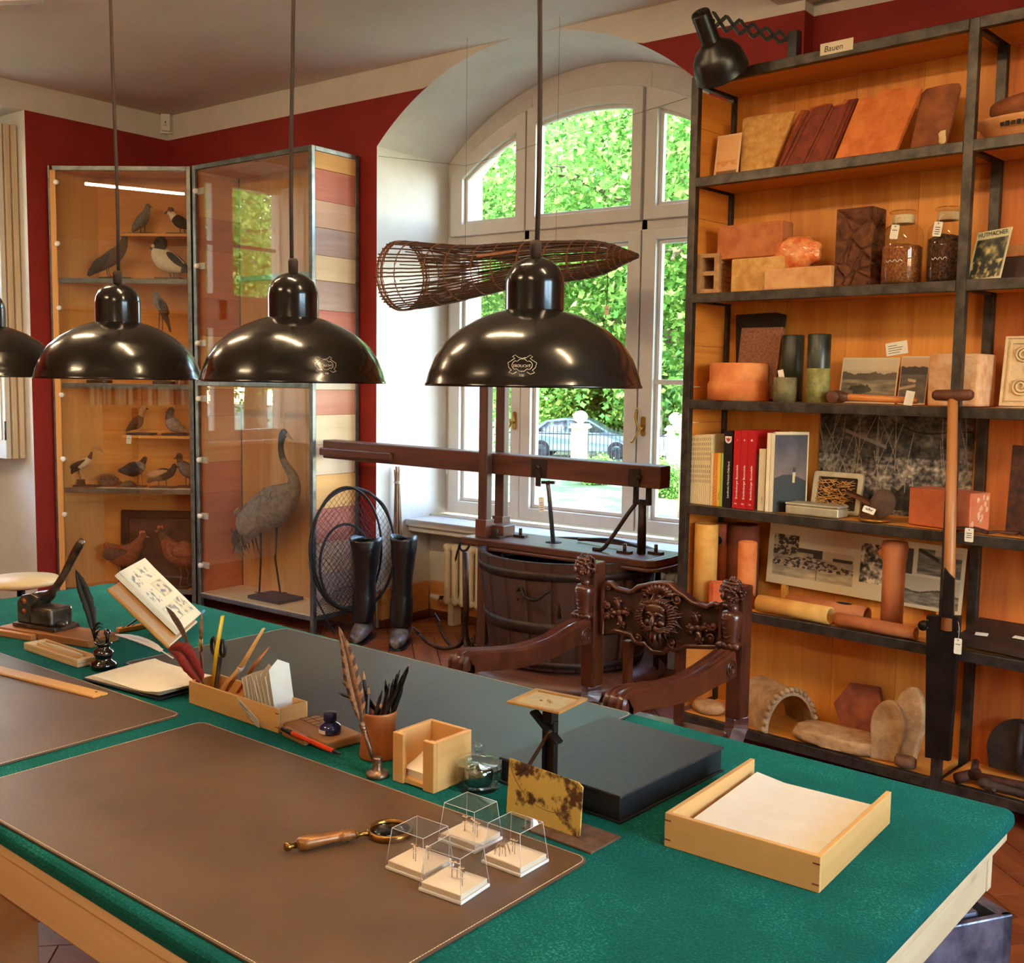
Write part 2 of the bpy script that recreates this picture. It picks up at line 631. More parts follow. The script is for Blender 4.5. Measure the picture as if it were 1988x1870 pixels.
m.ring([(RY0, RZ0), (RY1, RZ0), (RY1, RZ1), (RY0, RZ1)], [(RY0 + .09, RZ0 + .09), (RY1 - .09, RZ0 + .09), (RY1 - .09, RZ1 - .09), (RY0 + .09, RZ1 - .09)], XRR + .17, XRR + .24, 'x')
m.bx(XRR + .17, XRR + .24, 1.45, 1.55, RZ0, RZ1)
m.bx(XRR + .17, XRR + .24, RY0, RY1, 2.2, 2.28)
m.build('window_frame', M_winp, w3)
MB().bx(XRR + .2, XRR + .204, RY0 + .05, RY1 - .05, RZ0 + .05, RZ1 - .05).build('pane', M_glass, w3)
# floor: herringbone boards
M_board = wood('floor_board', C(104, 52, 26), C(150, 80, 42), 'x', 10, 0.42, bump=0.08, coat=0.1)
M_joint = mat('floor_joint', C(20, 12, 8), rough=0.9)
fl = struct_root('floor')
MB().bx(XL - .6, XRR, YF, 5.1, -0.06, -0.0125).build('floor_base', M_joint, fl)
PW, PL = 0.1335, 0.534
pm = MB()
g = 0.0022
pm.bx(g, PL - g, g, PW - g, -0.012, 0.0)
pme = pm.mesh('board')
pme.materials.append(M_board)
cand = []
c45 = math.sqrt(.5)
for k in range(-80, 81):
 for n in range(-24, 25):
  for vert in (0, 1):
   a = k * PW + n * PL
   b = k * PW - n * PL + (PW if vert else 0)
   ca, cb = (a + PW / 2, b + PL / 2) if vert else (a + PL / 2, b + PW / 2)
   x = (ca - cb) * c45 - 0.62
   y = (ca + cb) * c45 + 3.05
   if XL - .7 < x < XRR + .3 and YF - .3 < y < 5.35 and not (x < XL - .3 and not (LY0 - .3 < y < LY1 + .3)) and not (y > YB + .3 and not (NX0 - .3 < x < NX1 + .3)):
    px, py, d = topx((x, y, 0))
    undert = -3.3 < x < -0.5 and 1.0 < y < 2.0
    vis = d > 0.3 and -80 < px < 2070 and 1100 < py < 1950 and not undert
    org = Vector(((a - b) * c45 - 0.62, (a + b) * c45 + 3.05, 0))
    cand.append((0 if vis else 1, d if d > 0 else 99, org, PI / 4 + (PI / 2 if vert else 0), vert))
cand.sort(key=lambda t: (t[0], t[1]))
rest = MB()
for i, (nv, d, org, ang, vert) in enumerate(cand):
 p = org + (Vector((-c45, c45, 0)) * 0 if not vert else Vector((PW * c45, PW * c45, 0)))
 if nv == 0 and i < 300:
  link('board', pme, fl, p, (0, 0, ang))
 else:
  M = Matrix.Translation(p) @ Matrix.Rotation(ang, 4, 'Z')
  s = len(rest.v)
  rest.bx(g, PL - g, g, PW - g, -0.012, 0.0)
  rest.xf(M, s)
o = rest.build('boards', M_board, fl, fix=False)
o['kind'] = 'stuff'
# arched window
win = struct_root('window_1', (0, 0, 0))
wf = MB()
OFF_F = 0.0
NS = 40
def archpoly(x0, x1, zb, off, n=NS):
 pts = [(x0, zb), (x1, zb)]
 for i in range(n + 1):
  x = x1 + (x0 - x1) * i / n
  pts.append((x, max(zarch(x) - off, zb + .02)))
 return pts
WX0, WX1 = -4.535, -2.40
# fixed frame with transom and mullions
wf.ring(archpoly(WX0, WX1, 0.655, 0.0), archpoly(WX0 + .07, WX1 - .07, 0.70, 0.16), YW0 + .02, YW1)
for x in (-3.907, -3.095):
 wf.bx(x - .02, x + .02, YW0 + .015, YW1, 0.66, zarch(x) - .05)
wf.bx(WX0, WX1, YW0 + .015, YW1, 2.345, 2.415)
wf.build('window_frame', M_winp, win, bevel=0.004)
def sash(x0, x1, z0, z1, px0, px1, pz0, pz1, arch, handle=None, bars=()):
 m = MB()
 if arch:
  m.ring(archpoly(x0, x1, z0, .135), archpoly(px0, px1, pz0, .235), YW0 - .02, YW0 + .05)
  m.ring(archpoly(px0 - .002, px1 + .002, pz0 - .002, .233), archpoly(px0 + .022, px1 - .022, pz0 + .022, .255), YW0 + .012, YW0 + .045)
 else:
  O = [(x0, z0), (x1, z0), (x1, z1), (x0, z1)]
  I = [(px0, pz0), (px1, pz0), (px1, pz1), (px0, pz1)]
  m.ring(O, I, YW0 - .02, YW0 + .05)
  e = .022
  J = [(px0 + e, pz0 + e), (px1 - e, pz0 + e), (px1 - e, pz1 - e), (px0 + e, pz1 - e)]
  m.ring(I, J, YW0 + .012, YW0 + .045)
 for zb in bars:
  m.bx(px0, px1, YW0 + .005, YW0 + .042, zb - .014, zb + .014)
 s = m.build('sash', M_winp, win, bevel=0.004)
 gp = MB()
 poly = archpoly(px0, px1, pz0, .235) if arch else [(px0, pz0), (px1, pz0), (px1, pz1), (px0, pz1)]
 gp.prism(poly, YW0 + .028, YW0 + .032, 'y')
 gp.build('pane', M_glass, s)
 if handle:
  hx, hz = handle
  hb = MB()
  hb.prism(rrect(hx - .014, hx + .014, hz - .055, hz + .055, .013), YW0 - .028, YW0 - .02, 'y')
  hb.cyl((hx, YW0 - .028, hz - .012), (hx, YW0 - .05, hz - .012), .008, 10)
  hb.build('handle_plate', mat('brass', C(176, 140, 72), C(196, 160, 90), 0.28, 0.9), s)
  hl = MB()
  hl.tube(spline([(hx, YW0 - .052, hz - .012), (hx - .02, YW0 - .058, hz + .01), (hx - .03, YW0 - .06, hz + .05), (hx - .026, YW0 - .06, hz + .085), (hx - .012, YW0 - .06, hz + .10)], 6), .0075, 8)
  hl.tube(spline([(hx, YW0 - .052, hz - .012), (hx - .022, YW0 - .058, hz - .05), (hx - .042, YW0 - .06, hz - .085), (hx - .058, YW0 - .06, hz - .09)], 6), .0065, 8)
  hl.build('handle', MATS['brass'], s)
sash(-4.485, -3.905, 2.405, 3, -4.391, -3.975, 2.476, 3, True)
sash(-3.895, -3.107, 2.405, 3, -3.829, -3.170, 2.476, 3, True)
sash(-3.085, -2.45, 2.405, 3, -3.012, -2.545, 2.476, 3, True)
sash(-4.485, -3.915, 0.672, 2.352, -4.400, -3.985, 0.742, 2.295, False, (-3.952, 1.27), (1.517,))
sash(-3.912, -3.100, 0.672, 2.352, -3.840, -3.180, 0.742, 2.295, False, None, (1.517,))
sash(-3.090, -2.45, 0.672, 2.352, -3.003, -2.545, 0.742, 2.295, False, (-3.05, 1.27), (1.517,))
hg = MB()
for z in (0.95, 2.1):
 hg.cyl((-4.487, YW0 - .025, z - .04), (-4.487, YW0 - .025, z + .04), .009, 8)
hg.build('hinge', M_winp, win)
# sill board
sl = MB()
sl.bx(NX0 + .002, NX1 - .002, 4.90, 5.222, 0.61, 0.648)
sl.bx(NX0 + .002, NX1 - .002, 4.85, 4.90, 0.605, 0.650)
sl.bx(NX0 + .002, NX1 - .002, 4.875, 4.905, 0.570, 0.605)
structure(sl.build('trim_2', M_winp, bevel=0.008))
# wooden baseboard inside the niche (pieces with a moulded foot)
M_pine = wood('pine_board', C(196, 128, 70), C(222, 158, 94), 'x', 14, 0.5, knots=C(110, 60, 28), bump=0.06)
M_dkfoot = wood('dark_skirting', C(70, 34, 20), C(96, 48, 28), 'x', 14, 0.5, bump=0.06)
bb = struct_root('baseboard_back')
MB().bx(NX0 + .03, NX1 - .03, 5.055, 5.083, 0.05, 0.235).build('board', M_pine, bb, bevel=0.004)
MB().bx(NX0 + .03, NX1 - .03, 5.045, 5.083, 0.001, 0.05).build('foot', M_dkfoot, bb, bevel=0.01)
b2 = struct_root('baseboard_left')
MB().bx(-.21, .22, 0, .028, 0.05, 0.235).build('board', M_pine, b2, (NX0 + .004, 4.835, 0), -PI / 2, bevel=0.004)
MB().bx(-.22, .22, 0, .038, 0.001, 0.05).build('foot', M_dkfoot, b2, (NX0 + .004, 4.835, 0), -PI / 2, bevel=0.01)
b3 = struct_root('baseboard_wall')
MB().bx(XL + .02, NX0 - .002, YB - .03, YB - .002, 0.001, 0.16).build('board', M_pine, b3, bevel=0.004)
# outer wall with its own, narrower opening
fc = MB()
FX0, FX1 = -4.60, -2.33
fin = [(FX0, 0.55), (FX1, 0.55)] + [(FX1 + (FX0 - FX1) * i / NS, zarch(FX1 + (FX0 - FX1) * i / NS, 1.60) - .06) for i in range(NS + 1)]
fout = []
for (x, z) in fin:
 fout.append((-14 if x <= ACX else 8, -1.3 if z < 1 else 9.0))
fout = [(-14, -1.3), (8, -1.3)] + [(8 + (-14 - 8) * i / NS, 9.0) for i in range(NS + 1)]
fc.ring(fout, fin, 5.31, 5.66)
structure(fc.build('wall_outer', M_fac))
# left window with folded shutters
w2 = struct_root('window_2')
m = MB()
X2 = -7.10
m.ring([(LY0, .98), (LY1, .98), (LY1, ZRED), (LY0, ZRED)], [(LY0 + .06, 1.04), (LY1 - .06, 1.04), (LY1 - .06, 3.07), (LY0 + .06, 3.07)], X2 - .06, X2 + .02, 'x')
m.bx(X2 - .06, X2 + .03, 2.95, 3.03, 1.0, 3.1)
m.bx(X2 - .06, X2 + .03, LY0, LY1, 1.955, 2.12)
m.build('window_frame', M_winp, w2, bevel=.004)
for y0, y1 in ((LY0 + .05, 2.96), (3.02, LY1 - .05)):
 for z0, z1, bars in ((1.03, 1.96, ()), (2.11, 3.08, (2.553,))):
  m = MB()
  a, b2_ = y0 + .07, y1 - .07
  m.ring([(y0, z0), (y1, z0), (y1, z1), (y0, z1)], [(a, z0 + .05), (b2_, z0 + .05), (b2_, z1 - .07), (a, z1 - .07)], X2 - .03, X2 + .035, 'x')
  for zz in bars:
   m.bx(X2 - .02, X2 + .03, a, b2_, zz - .014, zz + .014)
  s = m.build('sash', M_winp, w2, bevel=.004)
  MB().bx(X2 - .004, X2, a, b2_, z0 + .05, z1 - .07).build('pane', M_glass, s)
MB().bx(-7.08, -6.95, LY0 + .01, LY1 - .01, .96, .995).build('sill', M_winp, w2, bevel=.006)
M_shut = mat('shutter_edge', C(196, 176, 148), C(208, 188, 160), 0.6, stretch=(3, 3, .3), scale=4)
for sgn, yb in ((-1, LY1 - .006), (1, LY0 + .006)):
 sh = thing('window_shutter', 'white panelled shutter folded back beside the red wall' if sgn < 0 else 'white panelled shutter folded on the far reveal of the left window', 'shutter', (-6.86, yb, 0.97))
 for k in range(3):
  t0 = (.04 * k + .002) * sgn
  t1 = (.04 * k + .036) * sgn
  lm = MB().bx(-.22 if k < 2 else -.22, .215 - .012 * k, min(t0, t1), max(t0, t1), 0, 2.085)
  leaf = lm.build('leaf', M_shut if k < 2 else M_winp, sh, bevel=.004)
  if k == 2:
   for z0, z1 in ((.12, .95), (1.1, 1.97)):
    pn = MB()
    y = .116 * sgn
    pn.ring([(-.17, z0), (.15, z0), (.15, z1), (-.17, z1)], [(-.145, z0 + .025), (.125, z0 + .025), (.125, z1 - .025), (-.145, z1 - .025)], y, y + .008 * sgn, 'y')
    pn.build('panel_moulding', M_winp, leaf, bevel=.003)
   MB().cyl((.19, .118 * sgn, .12), (.19, .118 * sgn, .24), .006, 8).build('bolt', mat('dark_steel', C(70, 72, 76), C(96, 98, 102), .4, .8), leaf)
# outer wall round window 2
m = MB()
m.ring([(-6, -1.3), (5.6, -1.3), (5.6, 9), (-6, 9)], [(LY0 - .35, .98), (LY1 + .1, .98), (LY1 + .1, 3.12), (LY0 - .35, 3.12)], -7.45, -7.20, 'x')
structure(m.build('wall_outer_left', M_fac))
# outside
GZ = -1.3
def leafmat(name, c1, c2, c3):
 m = bpy.data.materials.new(name)
 m.use_nodes = True
 nt = m.node_tree
 nt.nodes.clear()
 out = nt.nodes.new('ShaderNodeOutputMaterial')
 df = nt.nodes.new('ShaderNodeBsdfDiffuse')
 tl = nt.nodes.new('ShaderNodeBsdfTranslucent')
 at = nt.nodes.new('ShaderNodeAttribute')
 at.attribute_name = 'tone'
 col = _ramp(nt, at.outputs['Fac'], [(0.0, c1), (0.55, c2), (1.0, c3)])
 nt.links.new(col, df.inputs['Color'])
 nt.links.new(col, tl.inputs['Color'])
 mx = nt.nodes.new('ShaderNodeMixShader')
 mx.inputs['Fac'].default_value = 0.5
 nt.links.new(df.outputs[0], mx.inputs[1])
 nt.links.new(tl.outputs[0], mx.inputs[2])
 nt.links.new(mx.outputs[0], out.inputs['Surface'])
 return m
M_leaf = leafmat('maple_leaf', C(58, 108, 44), C(126, 174, 82), C(206, 222, 130))
M_leaf2 = leafmat('deep_green_leaf', C(46, 92, 46), C(92, 144, 76), C(160, 196, 112))
M_bark = mat('bark', C(92, 80, 64), C(140, 126, 104), .9, stretch=(1, 1, .25), scale=9, bump=.6, bscale=30, bdist=.02)
def crown_mesh(name, seed, n, rad, leaf, ml, nclump=60, shell=0.55):
 rng = np.random.default_rng(seed)
 # clump centres inside an ellipsoid, biased to the shell
 d = rng.normal(size=(nclump, 3))
 d /= np.linalg.norm(d, axis=1)[:, None]
 r = shell + (1 - shell) * rng.random(nclump) ** .5
 cc = d * r[:, None] * np.array(rad) * .85
 csz = (0.16 + 0.16 * rng.random(nclump)) * np.mean(rad)
 which = rng.integers(0, nclump, n)
 off = rng.normal(size=(n, 3)) * .5
 p = cc[which] + off * csz[which][:, None]
 # leaf frame
 nrm = rng.normal(size=(n, 3)) + np.array([0.0, -.2, .9])
 nrm /= np.linalg.norm(nrm, axis=1)[:, None]
 t = rng.normal(size=(n, 3))
 t -= nrm * (t * nrm).sum(1)[:, None]
 t /= np.linalg.norm(t, axis=1)[:, None]
 b = np.cross(nrm, t)
 s = leaf * (.6 + .8 * rng.random(n))[:, None]
 # a lobed leaf: 6-point fan folded along the midrib
 V = np.stack([p - t * s * .55, p - t * s * .1 + b * s * .5 + nrm * s * .12, p + t * s * .15 + b * s * .24, p + t * s * .62, p + t * s * .15 - b * s * .24, p - t * s * .1 - b * s * .5 + nrm * s * .12], 1).reshape(-1, 3)
 me = bpy.data.meshes.new(name)
 me.vertices.add(n * 6)
 me.vertices.foreach_set('co', V.ravel().astype(np.float32))
 base = (np.arange(n) * 6)[:, None]
 L = np.concatenate([base + np.array([[0, 1, 2, 3]]), base + np.array([[0, 3, 4, 5]])], 1).reshape(-1)
 me.loops.add(n * 8)
 me.loops.foreach_set('vertex_index', L.astype(np.int32))
 me.polygons.add(n * 2)
 me.polygons.foreach_set('loop_start', (np.arange(n * 2) * 4).astype(np.int32))
 me.polygons.foreach_set('loop_total', np.full(n * 2, 4, np.int32))
 tone = np.repeat(np.clip(.5 + .24 * rng.normal(size=n), 0, 1), 6)
 a = me.attributes.new('tone', 'FLOAT', 'POINT')
 a.data.foreach_set('value', tone.astype(np.float32))
 me.update()
 me.validate()
 me.materials.append(ml)
 return me
def trunk_mesh(name, h, r, seed, crown_r, crown_z):
 rnd = random.Random(seed)
 mb = MB()
 pts, rs = [], []
 for i in range(9):
  t = i / 8
  pts.append((rnd.uniform(-.12, .12) * t, rnd.uniform(-.12, .12) * t, h * t))
  rs.append(r * (1.25 - .75 * t) if i else r * 1.5)
 mb.tube(pts, rs, 10)
 for k in range(14):
  t = rnd.uniform(.45, .98)
  a = rnd.uniform(0, 2 * PI)
  p0 = Vector((0, 0, h * t))
  L = crown_r * rnd.uniform(.5, .95)
  p3 = p0 + Vector((math.cos(a) * L, math.sin(a) * L, crown_z * rnd.uniform(-.3, .5)))
  mid = (p0 + p3) / 2 + Vector((rnd.uniform(-.3, .3), rnd.uniform(-.3, .3), .35))
  q = spline([p0, mid, p3], 6)
  mb.tube(q, [r * .42 * (1 - i / len(q) * .85) for i in range(len(q))], 6)
  for j in range(3):
   s = Vector(q[rnd.randrange(4, len(q))])
   e = s + Vector((rnd.uniform(-1, 1), rnd.uniform(-1, 1), rnd.uniform(-.4, .7))) * L * .35
   mb.tube([s, (s + e) / 2 + Vector((0, 0, .08)), e], [r * .13, r * .09, r * .03], 5)
 me = mb.mesh(name)
 me.materials.append(M_bark)
 return me
T1 = (crown_mesh('foliage', 1, 46000, (3.2, 3.0, 3.2), .08, M_leaf, 130, .25), trunk_mesh('trunk', 7.0, .22, 3, 3.0, 3.0))
T2 = (crown_mesh('foliage', 5, 22000, (4.2, 4.0, 5.0), .24, M_leaf2, 110, .3), trunk_mesh('trunk', 8.0, .3, 5, 4.0, 4.0))
T3 = (crown_mesh('foliage', 9, 14000, (2.6, 2.0, 1.5), .15, M_leaf, 70, .2), trunk_mesh('trunk', 1.6, .06, 8, 2.0, 1.0))
def tree(kind, loc, cz, rz=0, sc=1.0, label='', cat='tree', group=None, name='leafy_tree'):
 t = thing(name, label, cat, loc, rz, group)
 t.scale = (sc, sc, sc)
 f = link('foliage', kind[0], t, (0, 0, cz))
 f['kind'] = 'stuff'
 link('trunk', kind[1], t)
 return t
tree(T1, (-7.4, 14.2, GZ), 5.6, 0, 1.05, 'nearest maple whose bright leaves fill the arched upper panes')
tree(T1, (-11.6, 13.4, GZ), 5.0, 2.2, .92, 'bright maple showing in the left panes of the arched window')
tree(T1, (-16.6, 19.0, GZ), 7.2, 4.0, .8, 'thin-leaved tree with sky gaps in the upper left pane')
G1 = 'tall trees along the street outside'
for i, (x, y, cz, sc, rz) in enumerate(((-30, 38, 8, 1.2, 0), (-22.5, 42, 7.5, 1.3, 1), (-36.5, 40, 8, 1.2, 2), (-26, 47, 10, 1.5, 3), (-34, 50, 11, 1.6, 4), (-19, 33, 6.5, 1.0, 5), (-42, 46, 10, 1.4, 1.5), (-22, 27.5, 7.4, .9, .7), (-31, 31, 8.6, .95, 2.9))):
 tree(T2, (x, y, GZ), cz, rz, sc, 'dark green street tree standing behind the iron fence', 'tree', G1)
G2 = 'trees outside the left window'
for i, (x, y, sc, rz) in enumerate(((-19.5, -4.5, 1.15, 0.4), (-22.0, -9.5, 1.25, 2.2), (-25, -.5, 1.3, 3.4))):
 tree(T1, (x, y, GZ), 5.0, rz, sc, 'leafy tree mirrored in the glass of the crane cabinet', 'tree', G2)
G3 = 'shrubs behind the iron fence'
for i, (x, y, sc, rz) in enumerate(((-28.6, 37.6, 1.3, 0), (-24.5, 37.2, 1.2, 1), (-21.0, 38.0, 1.3, 2), (-31.5, 38.6, 1.4, 3), (-17.5, 36.5, 1.3, 4.4), (-34.5, 39, 1.5, 5.2))):
 tree(T3, (x, y, GZ), 1.75, rz, sc, 'dense light green shrub behind the parked cars', 'shrub', G3, 'street_shrub')
for (px, py, D, s, lb) in ((1165, 940, 14.0, .30, 'small green bush growing on the lawn behind the press beam'), (1300, 965, 12.0, .36, 'low green bush at the right edge of the window')):
 d = ray(px, py)
 t = (GZ - CAMZ) / d.z
 p = CAM + d * t
 tree(T3, (p.x, p.y, GZ), 1.0, D, s, lb, 'bush', None, 'garden_bush')
# ground
M_lawn = mat('sun_dappled_lawn', C(62, 82, 38), C(120, 118, 88), .95, scale=.55, bump=.4, bscale=6, lo=.42, hi=.6, detail=8, bdist=.05)  # sun and shade dapples put into the lawn colour
M_path = mat('gravel_path', C(112, 102, 88), C(142, 132, 116), .95, scale=3, bump=.4, bscale=30, bdist=.02)
M_road = mat('asphalt_road', C(120, 118, 116), C(140, 138, 134), .9, scale=2)
gr = MB().bx(-90, 60, 5.7, 90, GZ - .2, GZ).build('ground_lawn', M_lawn)
structure(gr)
structure(MB().bx(3.2, 60, -60, 5.7, GZ - .2, GZ).build('ground_right', M_lawn))
structure(MB().bx(-90, -7.5, -60, 5.7, GZ - .2, GZ).build('ground_side', M_lawn))
pt = MB()
pt.prism([(-13, 12.5), (-4, 15.5), (4, 30), (-2, 34), (-9, 19), (-15, 15.5)], GZ, GZ + .015, 'z')
structure(pt.build('ground_path', M_path))
# iron fence with stone pillars: on a line square to the view
d1 = ray(1125, 905); P1 = CAM + d1 * ((GZ - CAMZ) / d1.z)
d2 = ray(1310, 911); P2 = CAM + d2 * ((GZ - CAMZ) / d2.z)
FD = (P2 - P1)
FL = FD.length
FD.normalize()
FA = math.atan2(FD.y, FD.x)
M_stone = mat('weathered_stone', C(176, 172, 148), C(208, 204, 184), .9, scale=6, bump=.4, bscale=20, bdist=.02)
M_iron = mat('black_iron', C(34, 38, 42), C(52, 56, 60), .5, .6)
fen = thing('iron_fence', 'black iron bar fence running between the stone gate pillars', 'fence', (P1.x, P1.y, GZ), FA)
mb = MB()
for zz in (.25, 1.05):
 mb.bx(-FL * 3.2, FL * 2.2, -.02, .02, zz - .02, zz + .02)
mb.build('rail', M_iron, fen)
mb = MB()
x = -FL * 3.2
while x < FL * 2.2:
 mb.bx(x - .011, x + .011, -.011, .011, 0.05, 1.3)
 x += .13
o = mb.build('bar', M_iron, fen)
o['kind'] = 'stuff'
for k, lb in ((-1, 'stone fence pillar with ball top, left one'), (0, 'stone fence pillar with ball top in the middle pane'), (1, 'stone fence pillar with ball top in the right pane')):
 p = P1 + FD * FL * k
 pl = thing('stone_pillar', lb, 'pillar', (p.x, p.y, GZ), FA, 'fence pillars')
 MB().bx(-.26, .26, -.26, .26, 0, 1.25).build('shaft', M_stone, pl, bevel=.03)
 mb = MB()
 mb.bx(-.34, .34, -.34, .34, 1.25, 1.33)
 mb.bx(-.29, .29, -.29, .29, 1.33, 1.40)
 mb.build('cap', M_stone, pl, bevel=.02)
 mb = MB()
 mb.lathe([(.12, 1.40), (.10, 1.44), (.2, 1.5), (.245, 1.60), (.235, 1.70), (.16, 1.79), (.06, 1.83), (0, 1.835)], n=20)
 mb.build('ball', M_stone, pl)
def car(name, label, px, py, back, paint, flip=False, L=4.4):
 d = ray(px, py)
 p = CAM + d * ((GZ - CAMZ) / d.z)
 p += Vector((-FD.y, FD.x, 0)) * back
 c = thing(name, label, 'car', (p.x, p.y, GZ), FA + (PI if flip else 0))
 prof = [(-2.2, .35), (-2.22, .62), (-2.1, .86), (-1.85, .93), (-1.25, 1.36), (-.6, 1.46), (.35, 1.42), (1.1, .98), (1.9, .84), (2.17, .68), (2.2, .4), (2.05, .26), (-2.05, .26)]
 mb = MB()
 q = [(x * L / 4.4, z) for x, z in prof]
 mb.prism(q, -.84, .84, 'y')
 for i, v in enumerate(mb.v):
  if v[2] > .95:
   mb.v[i] = (v[0], v[1] * .84, v[2])
 mb.build('body', paint, c, bevel=.06, seg=3)
 gm = mat('car_glass', C(28, 34, 40), C(40, 46, 54), .08, 0, spec=.8)
 for sy in (-1, 1):
  for poly in ([(-1.6, .95), (-1.15, 1.31), (-.45, 1.39), (-.45, .97)], [(-.37, .97), (-.37, 1.39), (.32, 1.35), (.95, 1.0)]):
   w = MB()
   w.prism([(a, b) for a, b in poly], 0, .015, 'y')
   for i, v in enumerate(w.v):
    k = (v[2] - .95) / .5
    w.v[i] = (v[0], sy * (.835 - .12 * k + .02) + (v[1] - .007) * sy, v[2])
   w.build('side_window', gm, c)
  for xw in (-1.38, 1.36):
   w = MB()
   w.lathe([(.0, -.1), (.31, -.1), (.33, -.06), (.33, .06), (.31, .1), (.2, .1), (.19, .07), (0, .07)], n=20, M=Matrix.Rotation(-sy * PI / 2, 3, 'X').to_3x3(), c=(xw, sy * .77, .33))
   w.build('wheel', mat('tyre_rubber', C(24, 24, 26), C(34, 34, 36), .8), c)
 return c
car('parked_car', 'silver blue car parked behind the fence in the middle pane', 1110, 897, 2.2, mat('silver_blue_paint', C(120, 140, 156), C(132, 150, 166), .3, .3, coat=.6))
car('parked_car', 'white car parked behind the fence at the right window edge', 1388, 906, 1.5, mat('white_car_paint', C(226, 228, 230), C(232, 234, 236), .3, 0, coat=.6))
# ceiling light bars and pendants
M_alu = mat('brushed_aluminium', C(176, 176, 174), C(196, 196, 194), .35, .8)
LEDC = (1.0, 0.72, 0.40, 1)
M_led = mat('lit_led_diffuser', C(255, 250, 240), rough=.5, emit=LEDC, estr=150.0)
M_led2 = mat('added_led_glow', C(255, 250, 240), rough=.5, emit=(1, .84, .62, 1), estr=80.0)  # made-up upward glow that brightens the ceiling
GL = 'ceiling light bars above the table'
LEDS = [(-5.42, 1.37), (-3.55, 1.37), (-1.7, 1.37), (0.15, 1.37), (-2.6, -1.3), (-0.2, -1.3)]
for i, (x, y) in enumerate(LEDS):
 t = thing('light_bar', 'suspended linear light bar overhead, mirrored in the bird cabinet glass', 'light', (x, y, 3.10), 0, GL)
 MB().bx(-.42, .42, -.025, .025, .012, .07).build('housing', M_alu, t, bevel=.004)
 for sy in (-1, 1):
  MB().bx(-.42, .42, sy * .022 - .003, sy * .022 + .003, .070, .105).build('glow_shield', M_alu, t)  # added lips that hide the upward glow from the cabinet glass
 MB().bx(-.41, .41, -.02, .02, -.004, .012).build('diffuser', M_led, t)
 MB().bx(-.40, .40, -.016, .016, .070, .074).build('added_uplight', M_led2, t)  # added glowing strip, not a known part of the bars
 for sx in (-.3, .3):
  MB().cyl((sx, 0, .07), (sx, 0, .20), .0015, 6).build('suspension_wire', M_alu, t)
# small white fixture at the ceiling in the top left corner
p = onz(18, 8, 3.26)
t = thing('ceiling_spotlight', 'white ceiling spotlight cut off by the top left corner', 'light', (p.x, p.y, 3.30), math.radians(30))
MB().bx(-.5, .16, -.03, .03, -.035, -.001).build('track', M_winp, t, bevel=.004)
MB().lathe([(0, -.12), (.04, -.12), (.045, -.10), (.045, -.05), (.03, -.036), (0, -.036)], n=20, c=(-.18, 0, 0)).build('spot_head', M_winp, t)
M_enam = mat('black_enamel', C(18, 15, 14), C(24, 20, 18), .17, 0, spec=.5, coat=.15)
M_shin = mat('white_enamel_inside', C(235, 228, 214), C(240, 233, 220), .4)
M_cordm = mat('dark_cord', C(40, 26, 20), C(60, 40, 30), .8, stretch=(1, 1, 1), scale=200)
M_bulb = mat('lit_bulb', C(255, 240, 215), rough=.4, emit=(1.0, 0.72, 0.42, 1), estr=30)
M_badge = mat('badge_print', C(196, 182, 160), C(214, 200, 178), .4)
GP = 'black pendant lamps over the green table'
PEND = [((-1.13, 1.54), 'nearest black enamel pendant lamp, in front of the arched window'), ((-1.735, 1.515), 'second black enamel pendant lamp, in front of the crane cabinet'), ((-2.31, 1.475), 'third black enamel pendant lamp, in front of the bird cabinet'), ((-2.88, 1.44), 'farthest black enamel pendant lamp, cut by the left picture edge')]
RIM = .190
prof_o = [(.192, 0), (.1925, .003), (.190, .006), (.186, .022), (.175, .050), (.157, .077), (.132, .099), (.102, .117), (.072, .129), (.056, .134)]
prof_i = [(.0545, .1325), (.071, .1265), (.100, .1145), (.130, .0965), (.154, .075), (.172, .049), (.183, .021), (.187, .004), (.192, 0)]
cap = [(.060, .122), (.0605, .124), (.0535, .129), (.052, .134), (.052, .180), (.050, .193), (.043, .208), (.031, .219), (.017, .225), (.010, .2265), (0, .2265)]
